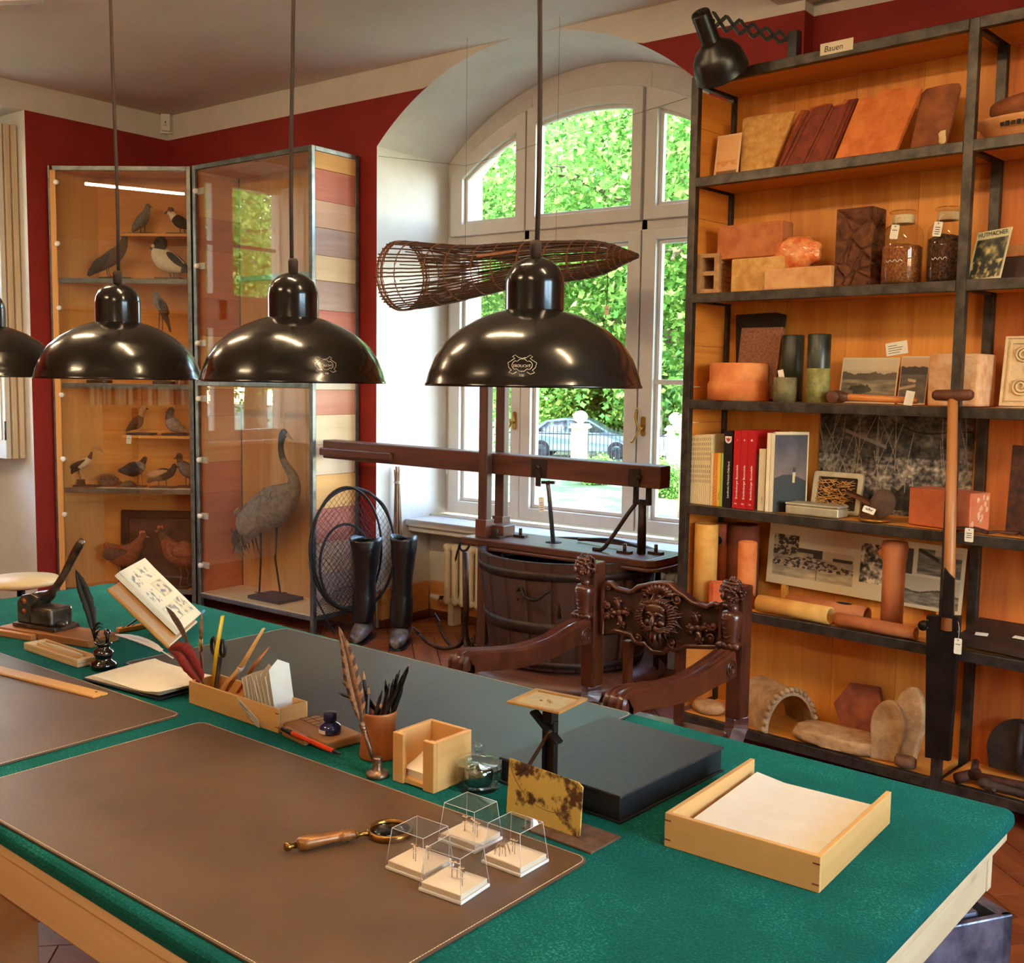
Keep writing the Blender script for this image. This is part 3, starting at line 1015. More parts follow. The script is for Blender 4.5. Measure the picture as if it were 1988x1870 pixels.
def pendant(x, y, z, label, sc=1.0):
 t = thing('pendant_lamp', label, 'lamp', (x, y, z), math.radians(127.3 - 90), GP)
 MB().lathe(prof_o, n=64).build('shade', M_enam, t, fix=True)
 MB().lathe(prof_i, n=64).build('shade_lining', M_shin, t)
 MB().lathe(cap, n=40).build('socket_housing', M_enam, t)
 MB().lathe([(.010, .2255), (.0105, .25), (.008, .256), (0, .256)], n=14).build('strain_relief', M_cordm, t)
 pts = []
 H = ZC - z
 for i in range(13):
  u = i / 12
  pts.append((.004 * math.sin(u * 9 + x * 5), .003 * math.cos(u * 7 + x), .25 + (H - .27) * u))
 MB().tube(pts, .0042, 8).build('cord', M_cordm, t)
 MB().lathe([(0, H - .03), (.045, H - .03), (.05, H - .02), (.05, H - .001), (0, H - .001)], n=24).build('ceiling_cup', M_enam, t)
 b = MB()
 b.lathe([(0, .048), (.014, .050), (.026, .060), (.030, .075), (.025, .090), (.015, .104), (.013, .126)], n=18)
 b.build('bulb', M_bulb, t)
 # makers badge on the camera side of the shade
 bd = MB()
 def onshade(a, h):
  for i in range(len(prof_o) - 1):
   (r0, z0), (r1, z1) = prof_o[i], prof_o[i + 1]
   if z0 <= h <= z1 and z1 > z0:
    r = r0 + (r1 - r0) * (h - z0) / (z1 - z0) + .0007
    return Vector((r * math.cos(a), r * math.sin(a), h))
  return Vector((.19 * math.cos(a), .19 * math.sin(a), h))
 ba = -PI / 2 + math.radians(-7 if x > -1.5 else 31 if x > -2 else 170)
 def curve(uv, w=.0011, closed=False):
  bd.tube([onshade(ba + u / .185, .036 + v * .9) for u, v in uv], w * .45, 5, True, closed)
 curve([(.017 * math.cos(i * PI / 12), .0095 * math.sin(i * PI / 12) * (1.15 if i % 4 else .8)) for i in range(24)], .0012, True)
 for s in (-1, 1):
  curve([(s * .006, .013), (s * .013, .018), (s * .017, .015), (s * .013, .012), (s * .018, .008), (s * .024, .004), (s * .022, -.004)])
  curve([(s * .022, -.004), (s * .017, -.009), (s * .021, -.013), (s * .014, -.016), (s * .008, -.012)])
 curve([(-.006, .0135), (0, .012), (.006, .0135)])
 for k, (txt, sz, vv) in enumerate((('EBOLICHT', .0062, .0355 - .0015), ('100', .0058, .0185))):
  pc = onshade(ba, vv)
  lettering(txt, sz, M_badge, t, pc + Vector((math.cos(ba), math.sin(ba), 0)) * .0016 - Vector((0, 0, sz * .2)), (math.radians(78), 0, ba + PI / 2), 'badge_lettering', .0002)
 bd.build('badge', M_badge, t)
 L = bpy.data.lights.new('pendant_bulb_light', 'POINT')
 L.energy = 44.0
 L.color = (1.0, 0.76, 0.47)
 L.shadow_soft_size = .03
 lo = bpy.data.objects.new('pendant_bulb_light', L)
 COL.objects.link(lo)
 lo.location = (x, y, z + .035)
 return t
for (x, y), lb in PEND:
 pendant(x, y, 1.507, lb)
# rear bookcase: mirrored faintly in the glass
# big shelf unit
SA = math.radians(-5.627)
SU = Vector((math.cos(SA), math.sin(SA), 0))
SV = Vector((-math.sin(SA), math.cos(SA), 0))
S0 = onz(1320, 1383, 0.12)
S0.z = 0
def sw(u, d, z):
 return S0 + SU * u + SV * d + Vector((0, 0, z))
def sp(px, py, d):
 """picture point on the shelf plane at depth d -> (u, z)"""
 v = onplane(px, py, S0 + SV * d, SV)
 return (v - S0).dot(SU), v.z
M_steel = mat('raw_steel', C(58, 54, 50), C(88, 82, 76), .42, .75, scale=9, stretch=(1, 1, 1), detail=8)
M_sboard = wood('shelf_pine', C(208, 132, 48), C(230, 158, 66), 'x', 12, .5, knots=C(120, 62, 24), bump=.05)
M_sback = wood('back_pine', C(200, 118, 42), C(224, 148, 60), 'z', 10, .5, bump=.1)
M_sback2 = wood('back_pine_red', C(178, 84, 36), C(208, 118, 50), 'z', 16, .5, bump=.15, fine=.15)
M_sside = wood('side_plank', C(194, 108, 38), C(220, 140, 56), 'y', 12, .5, bump=.08)
HS = [0.12, 0.603, 1.012, 1.447, 1.880, 2.345]
ZT = 2.745
BAY = 1.085
SD = 0.30
shelf = thing('shelf_unit', 'tall steel framed pine shelf unit beside the arched window', 'shelf', S0, SA)
PWD = 0.034
for k in range(3):
 u = BAY * k - (0 if k else .017) - (.0 if k else 0)
 for d in (0.0, SD - .03):
  MB().bx(u - PWD / 2, u + PWD / 2, d, d + .03, 0.0, ZT).build('post', M_steel, shelf, bevel=.002)
 for z in [0.1] + HS[1:] + [ZT]:
  MB().bx(u - .012, u + .012, .03, SD - .03, z - .035, z - .003).build('side_rail', M_steel, shelf, bevel=.002)
for k in range(2):
 u0, u1 = BAY * k + .0175 - (.0 if k else .017), BAY * (k + 1) - .0175
 for i, z in enumerate(HS + [ZT]):
  MB().bx(u0, u1, -.002, .026, z - .038, z).build('front_rail', M_steel, shelf, bevel=.002)
  MB().bx(u0, u1, .027, SD - .006, z - .026, z - .002).build('shelf_board', M_sboard, shelf, bevel=.002)
 nb = 4
 for j in range(nb):
  a = u0 + (u1 - u0) * j / nb
  b = u0 + (u1 - u0) * (j + 1) / nb
  MB().bx(a + .0006, b - .0006, SD - .004, SD + .012, 0.09, ZT - .027).build('back_board', M_sback if (k == 0) else M_sback2, shelf)
z = .13
hts = (.17, .15, .21, .14, .19, .16, .2, .15, .17, .2, .14, .18, .16, .2, .17, .2)
i = 0
while z < ZT - .05:
 h = min(hts[i % len(hts)], ZT - .05 - z)
 MB().bx(-.022, -.012, .028, SD, z + .001, z + h - .001).build('side_plank', M_sside, shelf)
 z += h
 i += 1
# table
TA = math.radians(-2.729)
TU = Vector((math.cos(TA), math.sin(TA), 0))
TV = Vector((-math.sin(TA), math.cos(TA), 0))
ZTAB = 0.77
TB = onz(1977, 1572, ZTAB)
TL, TW = 3.065, 1.235
felt, nt, b = _new('green_felt')
b.inputs['Roughness'].default_value = .95
b.inputs['Specular IOR Level'].default_value = .12
b.inputs['Sheen Weight'].default_value = .25
b.inputs['Sheen Tint'].default_value = C(60, 190, 160)
vec = _coords(nt, (1, 1, 1), False)
n1 = _noise(nt, vec, 260, 3, .7)
n2 = _noise(nt, vec, 6, 4)
mx = nt.nodes.new('ShaderNodeMix')
mx.inputs['Factor'].default_value = .35
nt.links.new(n1, mx.inputs['A'])
nt.links.new(n2, mx.inputs['B'])
nt.links.new(_ramp(nt, mx.outputs['Result'], [(.32, C(3, 52, 50)), (.56, C(8, 84, 80)), (.72, C(64, 150, 138))]), b.inputs['Base Color'])
_bump(nt, b, n1, .6, .003)
M_pale = wood('pale_pine', C(206, 176, 132), C(224, 196, 152), 'x', 9, .6, knots=C(120, 76, 44), bump=.05)
M_paley = wood('pale_pine_end', C(206, 176, 132), C(224, 196, 152), 'y', 9, .6, knots=C(120, 76, 44), bump=.05)
tab = thing('long_table', 'long work table covered in green felt with pine edges', 'table', (TB.x, TB.y, 0), TA)
MB().prism(rrect(-TL, 0, -TW, 0, .022, 6), .738, ZTAB, 'z').build('felt_cover', felt, tab, bevel=.012, seg=3)
MB().bx(-TL + .012, -.012, -TW + .012, -.012, .712, .737).build('table_top', M_pale, tab, bevel=.004)
for (x0, x1, y0, y1, m_) in ((-TL + .03, -.03, -TW + .028, -TW + .052, M_pale), (-TL + .03, -.03, -.052, -.028, M_pale), (-.058, -.032, -TW + .053, -.053, M_paley), (-TL + .032, -TL + .058, -TW + .053, -.053, M_paley)):
 MB().bx(x0, x1, y0, y1, .625, .711).build('apron', m_, tab, bevel=.003)
for x in (-TL + .16, -TL / 2, -1.05):
 for y in (-TW + .14, -.14):
  MB().bx(x - .04, x + .04, y - .04, y + .04, 0, .711).build('leg', M_pale, tab, bevel=.004)
def tp(px, py, z=ZTAB):
 return onz(px, py, z)
# glass cabinets
M_cabs = mat('cabinet_steel', C(92, 96, 96), C(126, 130, 130), .38, .7, scale=7, detail=8)
M_cpine = wood('cabinet_pine', C(208, 134, 58), C(226, 156, 76), 'x', 8, .5, knots=C(86, 44, 20), bump=.04)
M_cpinez = wood('cabinet_pine_upright', C(212, 150, 84), C(230, 172, 104), 'z', 8, .5, knots=C(110, 60, 26), bump=.04)
M_cglass = glass('cabinet_glass', (.97, .98, .97, 1), 1.85)
M_knobw = mat('white_knob', C(226, 222, 212), C(236, 232, 222), .35)
CA_R = Vector((-5.768, 4.208, 0))
CA_A = math.radians(35.0)
CW1 = 0.912
cu = Vector((math.cos(CA_A), math.sin(CA_A), 0))
CA_L = CA_R - cu * CW1
CB0, CB1 = 0.10, 2.815
bcab = thing('bird_cabinet', 'glass fronted corner cabinet filled with stuffed birds', 'cabinet', CA_L, CA_A)
bt = .028
BD = .29
def cx1(y):     # inner left limit at depth y
 return .018 + .60 * y
for (a, b_) in (((0, 0), (CW1, 0)),):
 for z in (CB0, CB1 - bt):
  MB().bx(bt, CW1 - bt - .003, 0, .02, z, z + bt).build('frame_rail', M_cabs, bcab, bevel=.002)
MB().bx(0, .012, -.002, .02, .0, CB1).build('frame_post', M_cabs, bcab, bevel=.002)
MB().bx(CW1 - .030, CW1 - .004, -.002, .022, .0, CB1).build('frame_post', M_cabs, bcab, bevel=.002)
MB().bx(.012, .05, -.001, .016, CB0, CB1 - .028).build('edge_board', M_cpinez, bcab, bevel=.002)
MB().prism([(.02, .02), (CW1 - .03, .02), (CW1 - .03, BD), (cx1(BD), BD)], CB0, CB0 + .02, 'z').build('bottom_board', M_cpine, bcab)
MB().prism([(.02, .022), (CW1 - .03, .022), (CW1 - .03, BD), (cx1(BD), BD)], CB1 - .02, CB1 - .002, 'z').build('top_board', M_cpine, bcab)
# back and slanting side from wide boards
zs = [CB0, .55, .98, 1.42, 1.9, 2.36, CB1 - .02]
for z0, z1 in zip(zs[:-1], zs[1:]):
 MB().bx(cx1(BD), CW1 - .03, BD, BD + .015, z0 + .0006, z1 - .0006).build('back_board', M_cpine, bcab)
MB().prism([(.012, .02), (cx1(BD), BD), (cx1(BD) - .012, BD + .01), (.0, .022)], CB0, CB1 - .02, 'z').build('side_board', M_cpinez, bcab)
MB().bx(CW1 - .030, CW1 - .018, .024, BD + .01, CB0, CB1 - .02).build('side_board', M_cpinez, bcab)
ZS1 = (2.122, 1.457, .782)
for z in ZS1:
 MB().bx(.052, CW1 - .032, .012, .028, z - .032, z).build('shelf_rail', M_cabs, bcab, bevel=.002)
 MB().prism([(.055, .029), (CW1 - .031, .029), (CW1 - .031, BD), (cx1(BD), BD)], z - .022, z - .002, 'z').build('shelf_board', M_cpine, bcab)
for z, x0 in ((2.415, .40), (1.122, .40)):
 MB().bx(x0, CW1 - .031, .10, BD, z - .018, z).build('half_shelf', M_cpine, bcab, bevel=.002)
for z0, z1, kz in ((CB0 + .03, 1.44, (.24, .61, .97, 1.38)), (1.462, CB1 - .03, (1.62, 1.93, 2.33, 2.71))):
 dr = MB().bx(.051, CW1 - .033, -.006, .0, z0, z1).build('glass_door', M_cglass, bcab)
 for zz in kz:
  kb = MB()
  kb.lathe([(0, 0), (.0155, 0), (.0165, .004), (.0165, .016), (.014, .020), (0, .020)], n=16, M=Matrix.Rotation(PI / 2, 3, 'X'), c=(.062, -.006, zz))
  kb.build('door_knob', M_knobw, dr)
# crane cabinet
CX0, CX1, CYF, CYB = -5.762, -4.665, 4.212, 4.585
CC0, CC1 = 0.088, 2.82
ccab = thing('crane_cabinet', 'tall glass cabinet with plank side that holds the crane', 'cabinet', (CX0, CYF, 0))
W2, D2 = CX1 - CX0, CYB - CYF
for x in (0, W2 - bt):
 for y in (0, D2 - bt):
  MB().bx(x, x + bt, y, y + bt, 0, CC1).build('frame_post', M_cabs, ccab, bevel=.003)
for z in (CC0, CC1 - bt):
 for y in (0, D2 - bt):
  MB().bx(bt, W2 - bt, y, y + bt, z, z + bt).build('frame_rail', M_cabs, ccab, bevel=.003)
 for x in (0, W2 - bt):
  MB().bx(x, x + bt, bt, D2 - bt, z, z + bt).build('frame_rail', M_cabs, ccab, bevel=.003)
MB().bx(bt, W2 - bt, 0.0, .02, 1.452, 1.480).build('middle_rail', M_cabs, ccab, bevel=.003)
MB().bx(bt, W2 - bt, D2 - .05, D2 - .03, 2.13, 2.16).build('back_rail', mat('pale_steel', C(120, 160, 160), C(140, 176, 174), .4, .5), ccab)
M_cfloor = wood('cabinet_floor_pine', C(222, 196, 150), C(236, 212, 170), 'x', 8, .55, bump=.03)
MB().bx(.01, W2 - .01, .006, D2 - .01, CC0 + .006, CC0 + .03).build('bottom_board', M_cfloor, ccab)
MB().bx(.01, W2 - .01, .03, D2 - .01, CC1 - .03, CC1 - .012).build('top_board', M_cpine, ccab)
BC = [wood('back_plank_%d' % k, C(*c), C(*d), 'y', 10, .5, bump=.06) for k, (c, d) in enumerate((((190, 96, 52), (206, 116, 66)), ((206, 132, 74), (222, 152, 92)), ((176, 84, 48), (196, 104, 62)), ((212, 146, 86), (226, 166, 104))))]
M_vpine = wood('upright_pine_plank', C(212, 156, 90), C(228, 178, 112), 'z', 9, .5, bump=.04)
z = CC0 + .03
hs = (.36, .28, .2, .3, .17, .34, .24, .3, .2, .26, .3)
k = 0
while z < CC1 - .05:
 h = min(hs[k % len(hs)], CC1 - .03 - z)
 MB().bx(.006, .018, bt, D2 - bt, z + .001, z + h - .001).build('inner_plank', BC[(k * 2 + (k // 3)) % 4], ccab, None, None)
 z += h
 k += 1
for j in range(5):
 a = .03 + (W2 - .05) * j / 5
 b_ = .03 + (W2 - .05) * (j + 1) / 5
 MB().bx(a + .001, b_ - .001, D2 - .028, D2 - .012, CC0 + .03, CC1 - .03).build('back_plank', M_vpine, ccab)
# inside face of right side + outer planks
MB().bx(W2 - .024, W2 - .016, bt, D2 - bt, CC0 + .03, CC1 - .03).build('inner_side', M_vpine, ccab)
PC = [((206, 150, 84), (222, 168, 100)), ((176, 92, 72), (196, 116, 94)), ((190, 142, 112), (206, 160, 130)), ((168, 136, 124), (188, 158, 146)), ((208, 176, 136), (222, 192, 154)), ((160, 128, 118), (182, 152, 140)), ((178, 98, 80), (196, 122, 102)), ((206, 190, 168), (220, 206, 186)), ((212, 194, 166), (226, 210, 184)), ((196, 130, 104), (210, 150, 124)), ((216, 186, 146), (228, 202, 164)), ((206, 178, 146), (222, 196, 166))]
zb = CC0 + bt
edges_px = [297, 335, 395, 447, 500, 548, 605, 662, 720, 757, 805, 862, 920, 985, 1050, 1110, 1170]
ztop = CC1 - bt
cuts = [ztop]
for py in edges_px[1:]:
 v = onx(655, py, CX1)
 if zb + .05 < v.z < ztop - .03:
  cuts.append(v.z)
cuts.append(zb)
for k, (z1, z0) in enumerate(zip(cuts[:-1], cuts[1:])):
 c, d = PC[k % len(PC)]
 M_ = wood('side_plank_%d' % (k % len(PC)), C(*c), C(*d), 'y', 8, .7, bump=.5)
 MB().bx(W2 - .014, W2 - .002 - .002 * (k % 2), bt + .001, D2 - bt - .001, z0 + .001, z1 - .001).build('side_plank', M_, ccab, bevel=.0015)
for z0, z1, kz, fr in ((CC0 + .035, 1.448, (.30, .62, .98, 1.37), True), (1.484, CC1 - .035, (1.72, 2.20, 2.66), False)):
 dr = MB().bx(bt + .002, W2 - bt - .002, .004, .010, z0, z1).build('glass_door', M_cglass, ccab)
 for zz in kz:
  kb = MB()
  kb.lathe([(0, 0), (.0155, 0), (.0165, .004), (.0165, .016), (.014, .020), (0, .020)], n=16, M=Matrix.Rotation(PI / 2, 3, 'X'), c=(.042, .004, zz))
  kb.build('door_knob', M_knobw, dr)
  MB().bx(.034, .10, .012, .02, zz - .02, zz + .02).build('hinge_clip', mat('clear_clip', C(200, 190, 176), C(214, 204, 190), .2), dr)
MB().cyl((W2 - .12, D2 * .55, CC1), (W2 - .12, D2 * .55, CC1 + .03), .004, 8).build('hook', M_cabs, ccab)
# things on the shelf unit
M_paper = mat('paper', C(226, 212, 184), C(234, 222, 198), .8, scale=5)
M_tagp = mat('tag_card', C(232, 222, 200), C(238, 230, 210), .8, scale=5)
M_ink = mat('black_ink', C(24, 20, 18), C(30, 26, 22), .7)
M_string = mat('white_string', C(214, 206, 190), C(224, 216, 200), .9)
M_tray_y = mat('yellow_clay', C(196, 140, 70), C(222, 172, 100), .85, scale=14, bump=.5, bscale=60, bdist=.004)
M_terra = mat('terracotta', C(186, 92, 44), C(214, 122, 64), .8, scale=10, bump=.4, bscale=70, bdist=.003)
M_terrad = mat('dark_terracotta', C(112, 46, 26), C(146, 64, 36), .75, scale=8, bump=.4, bscale=50, bdist=.003)
M_terrao = mat('orange_terracotta', C(204, 106, 46), C(226, 132, 66), .8, scale=9, bump=.3, bscale=60)
M_brown = mat('brown_clay', C(122, 66, 34), C(160, 92, 50), .8, scale=7, bump=.4, bscale=50, bdist=.003)
def place(name, label, cat, u, d, z, group=None, rz=0.0):
 p = sw(u, d, z + .0008)
 return thing(name, label, cat, p, SA + rz, group)
def poly_thing(name, label, cat, pts, d, thick, m, zs, bevel=.004, lean=0.0, group=None, part='body', flip=False):
 uz = [sp(x, y, d) for x, y in pts]
 u0 = sum(p[0] for p in uz) / len(uz)
 zb = min(p[1] for p in uz)
 c = math.cos(math.radians(lean))
 q = [(p[0] - u0, (p[1] - zb) / c) for p in uz]
 t = place(name, label, cat, u0, d, zs, group)
 mb = MB().prism(q, 0, thick, 'y')
 o = mb.build(part, m, t, (0, 0, thick * math.sin(math.radians(lean))), (math.radians(-lean), 0, 0), bevel=bevel)
 return t, o, q
def tagcard(parent, loc, rot=(0, 0, 0), w=.026, h=.042, lines=3, string=None, name='tag'):
 mb = MB().prism(rrect(-w / 2, w / 2, -h, 0, .004, 3), 0, .0008, 'y')
 o = mb.build(name, M_tagp, parent, loc, rot)
 lm = MB()
 for k in range(lines):
  ww = w * (.62 - .1 * (k % 2))
  z = -h * (.38 + .15 * k)
  lm.bx(-ww / 2, ww / 2, -.0004, 0, z - .0011, z + .0011)
 lm.lathe([(0, 0), (.0022, 0), (.0022, .0004), (0, .0004)], n=8, M=Matrix.Rotation(PI / 2, 3, 'X'), c=(0, 0, -.006))
 lm.build('print', M_ink, o)
 if string:
  MB().tube(spline([(0, 0, -.006)] + list(string), 5), .0007, 5).build('string', M_string, o)
 return o
# top row
Z5 = HS[5]
a, b_ = sp(1594, 88, -.004), sp(1656, 64, -.004)
t = place('shelf_sign', 'small paper sign lettered Bauen on the top rail', 'sign', (a[0] + b_[0]) / 2, -.0045, 2.724)
MB().bx(-.064, .064, 0, .002, -.002, .040).build('card', M_paper, t)
lettering('Bauen', .030, M_ink, t, (-.012, -.0004, .008), (PI / 2, 0, 0), 'lettering', .0002, shear=.15)
uz = [sp(x, y, .10) for x, y in ((1385, 335), (1432, 328), (1437, 237), (1388, 236))]
t = place('picture_card', 'white card with a faded picture of roof tiles, leftmost on top shelf', 'card', (uz[0][0] + uz[1][0]) / 2, .10, Z5)
w_, h_ = uz[1][0] - uz[0][0], uz[2][1] - uz[1][1]
picture('print', w_, h_, lambda u, v: (236, 196, 150) if (u < .08 or u > .92 or v < .04 or v > .96) else ((120, 86, 58) if v < .2 else ((226, 150, 88) if (.28 < v < .42 and fbm(u * 4, v * 6) > -.15) else (238, 178, 118))), t, (0, 0, 0), (math.radians(-8), 0, 0), 30, 40)
poly_thing('roof_tile', 'yellow mossy flat roof tile beside the picture card', 'tile', ((1436, 331), (1498, 322), (1532, 196), (1448, 206), (1428, 212)), .12, .016, M_tray_y, Z5, lean=12)
# red pantiles: a stack of two with ribs
for k, (dx, lb) in enumerate(((-8, 'thin orange edged tile behind the grooved red tile'), (0, 'dark red grooved interlocking roof tile'))):
 pts = [(1505 + dx, 322 - dx), (1612 + dx * .5, 306), (1652 + dx, 172 - dx * .3), (1632 + dx, 176), (1628 + dx, 184), (1604 + dx, 190), (1600 + dx, 183), (1566 + dx, 192), (1562 + dx, 200), (1548 + dx, 196)]
 t, o, q = poly_thing('roof_tile', lb, 'tile', pts, .115 - .02 * k if k else .15, .014, M_terrad if k else M_terra, Z5, lean=14)
 if k:
  rb = MB()
  for (x0, y0, x1, y1) in ((1511, 320, 1556, 197), (1520, 318, 1566, 195), (1556, 312, 1600, 186), (1562, 312, 1606, 190), (1596, 308, 1636, 178), (1606, 307, 1646, 175)):
   p0, p1 = sp(x0, y0, .115), sp(x1, y1, .115)
   uzz = [sp(x, y, .115) for x, y in pts]
   um = sum(p[0] for p in uzz) / len(uzz)
   zb = min(p[1] for p in uzz)
   cc = math.cos(math.radians(14))
   rb.bar((p0[0] - um, -.004, (p0[1] - zb) / cc), (p1[0] - um, -.004, (p1[1] - zb) / cc), .010, .006, up=(0, 1, 0))
  rb.build('rib', M_terrad, t, rot=(math.radians(-14), 0, 0), bevel=.002)
t, o, q = poly_thing('roof_tile', 'large orange clay roof tile, brightest of the row', 'tile', ((1618, 305), (1735, 291), (1778, 155), (1768, 153), (1697, 162), (1694, 172), (1656, 178)), .08, .024, M_terrao, Z5, lean=12)
t, o, q = poly_thing('roof_tile', 'brown roof tile with a white lime spot, rightmost on top shelf', 'tile', ((1764, 286), (1834, 278), (1858, 150), (1855, 141), (1838, 142), (1812, 147), (1790, 153), (1780, 165)), .13, .016, M_brown, Z5, lean=9)
MB().sphere((.030, -.002, .05), (.016, .003, .026), 10, 6, warp=blob(3, .5)).build('lime_spot', mat('lime', C(226, 196, 140), C(236, 210, 160), .9), t, rot=(math.radians(-9), 0, 0))
# clay pan with a loaf-like stone in the next bay
u, z = sp(1960, 268, .12)
t = place('clay_pan', 'shallow clay pan standing on the top shelf at right', 'pan', u + .06, .14, Z5)
MB().lathe([(0, .0), (.13, .0), (.165, .05), (.185, .062), (.188, .072), (.178, .074), (.155, .058), (.122, .012), (0, .01)], n=40).build('body', mat('pan_clay', C(206, 142, 84), C(222, 162, 104), .8, bump=.3), t).scale = (1, .62, 1)
mk = MB()
for k in range(6):
 an = -PI / 2 - .35 + k * .11
 mk.box((.172 * math.cos(an), .62 * .172 * math.sin(an) - .002, .045), (.012, .004, .012 + .004 * (k % 2)), (0, 0, an + PI / 2))
mk.build('stamped_mark', M_ink, t)
t2 = thing('clay_lump', 'long rounded clay lump lying in the clay pan', 'stone', sw(u + .07, .14, Z5 + .066), SA)
MB().sphere((0, 0, .045), (.15, .075, .05), 24, 14, warp=blob(8, .12)).build('lump', M_brown, t2)
# second row
Z4 = HS[4]
def brick(name, label, px0, px1, pyt, pyb, d0, dep, m, zs, hollow=False, rz=0.0):
 (u0, zb), (u1, _) = sp(px0, pyb, d0), sp(px1, pyb, d0)
 zt = sp((px0 + px1) / 2, pyt, d0)[1]
 h = zt - zs
 w = u1 - u0
 t = place(name, label, 'brick', (u0 + u1) / 2, d0, zs, None, rz)
 mb = MB()
 if not hollow:
  nx, nz = 10, 6
  mb.bx(-w / 2, w / 2, 0, dep, 0, h)
  mb.build('body', m, t, bevel=.006, seg=2)
 else:
  hw = w * .24
  hh = h * .17
  O = [(-w / 2, 0), (w / 2, 0), (w / 2, h), (-w / 2, h)]
  # a block with two square holes along y: build as strips
  for x0, x1, z0, z1 in ((-w / 2, w / 2, 0, h * .12), (-w / 2, w / 2, h * .46, h * .56), (-w / 2, w / 2, h * .90, h), (-w / 2, -w * .28, h * .12, h * .46), (w * .28, w / 2, h * .12, h * .46), (-w / 2, -w * .28, h * .56, h * .9), (w * .28, w / 2, h * .56, h * .9)):
   mb.bx(x0, x1, 0, dep, z0, z1)
  o = mb.build('body', m, t)
  g_ = MB()
  for k in range(7):
   z = h * (.08 + .14 * k)
   g_.bx(w / 2, w / 2 + .003, .004, dep - .004, z - .004, z + .004)
  g_.build('groove_ridges', m, t)
 return t
brick('hollow_brick', 'grey hollow brick with two square holes', 1354, 1393, 493, 556, .05, .13, mat('grey_clay', C(166, 120, 76), C(190, 146, 98), .85, bump=.4), Z4, True, rz=math.radians(8))
brick('yellow_brick', 'yellow brick with a dark lump mark, under the reddish brick', 1418, 1520, 500, 557, .055, .10, M_tray_y, Z4)
t = brick('pale_brick', 'pale half brick under the orange crystal lump', 1482, 1612, 519, 552, .02, .032, mat('pale_brick', C(206, 140, 84), C(224, 168, 112), .85, scale=8, bump=.4), Z4)
t = brick('red_brick', 'reddish brick resting across the hollow and the yellow brick', 1391, 1517, 434, 497, .07, .09, mat('red_brick', C(178, 98, 50), C(200, 122, 70), .85, scale=9, bump=.6, bscale=40, bdist=.004), Z4 + sp(1470, 499, .055)[1] - Z4 + .001)
lk = MB().sphere((0, 0, 0), (.035, .006, .025), 12, 8, warp=blob(5, .8, 3))
uu, zz = sp(1455, 522, .05)
# crystal lump
uu, zz = sp(1540, 492, .07)
t = place('crystal_lump', 'glistening orange crystal lump on the pale brick', 'stone', uu, .095, sp(1540, 519, .02)[1])
M_cry = mat('orange_crystal', C(214, 96, 40), C(240, 160, 96), .3, scale=16, bump=.8, bscale=40, bdist=.006, coat=.4)
MB().sphere((0, 0, .058), (.105, .042, .066), 40, 26, warp=lambda p: p * (1 + .16 * mnoise.fractal(p * 22, 1, 2, 4))).build('lump', M_cry, t)
# cracked block
(u0, zb), (u1, _), (_, zt) = sp(1614, 545, .05), sp(1690, 545, .05), sp(1650, 404, .05)
t = place('cracked_turf_block', 'tall dark brown block with deep cracks like bark', 'block', (u0 + u1) / 2, .06, Z4)
w_, h_, dp = u1 - u0 - .012, zt - Z4, .11
crk = MB()
M_turf = mat('dry_turf', C(78, 42, 22), C(118, 68, 38), .95, scale=14, bump=.8, bscale=40, bdist=.006)
rnd = random.Random(4)
def cell(p, cs):
 best = sorted((((p - c).length, i) for i, c in enumerate(cs)))[:2]
 return best[1][0] - best[0][0]
cs_ = [Vector((rnd.uniform(-w_ / 2, w_ / 2), rnd.uniform(0, dp), rnd.uniform(0, h_))) for _ in range(46)]
def side(fn, nu, nv):
 def f(i, j):
  p, n = fn(i, j)
  e = cell(p, cs_)
  dpt = .012 * max(0, 1 - e / .008) if 0.0 < i < 1 and 0 < j < 1 else 0
  return p - n * dpt + n * .006 * (mnoise.noise(p * 30) if (0 < i < 1 and 0 < j < 1) else 0)
 crk.sheet(f, nu, nv, smooth=False)
side(lambda i, j: (Vector(((i - .5) * w_, 0, j * h_)), Vector((0, -1, 0))), 34, 60)
side(lambda i, j: (Vector((w_ / 2, i * dp, j * h_)), Vector((1, 0, 0))), 24, 60)
side(lambda i, j: (Vector((-w_ / 2, dp - i * dp, j * h_)), Vector((-1, 0, 0))), 24, 60)
side(lambda i, j: (Vector(((i - .5) * w_, j * dp, h_)), Vector((0, 0, 1))), 30, 20)
crk.sheet(lambda i, j: ((.5 - i) * w_, dp, j * h_), 1, 1)
crk.build('block', M_turf, t, fix=False)
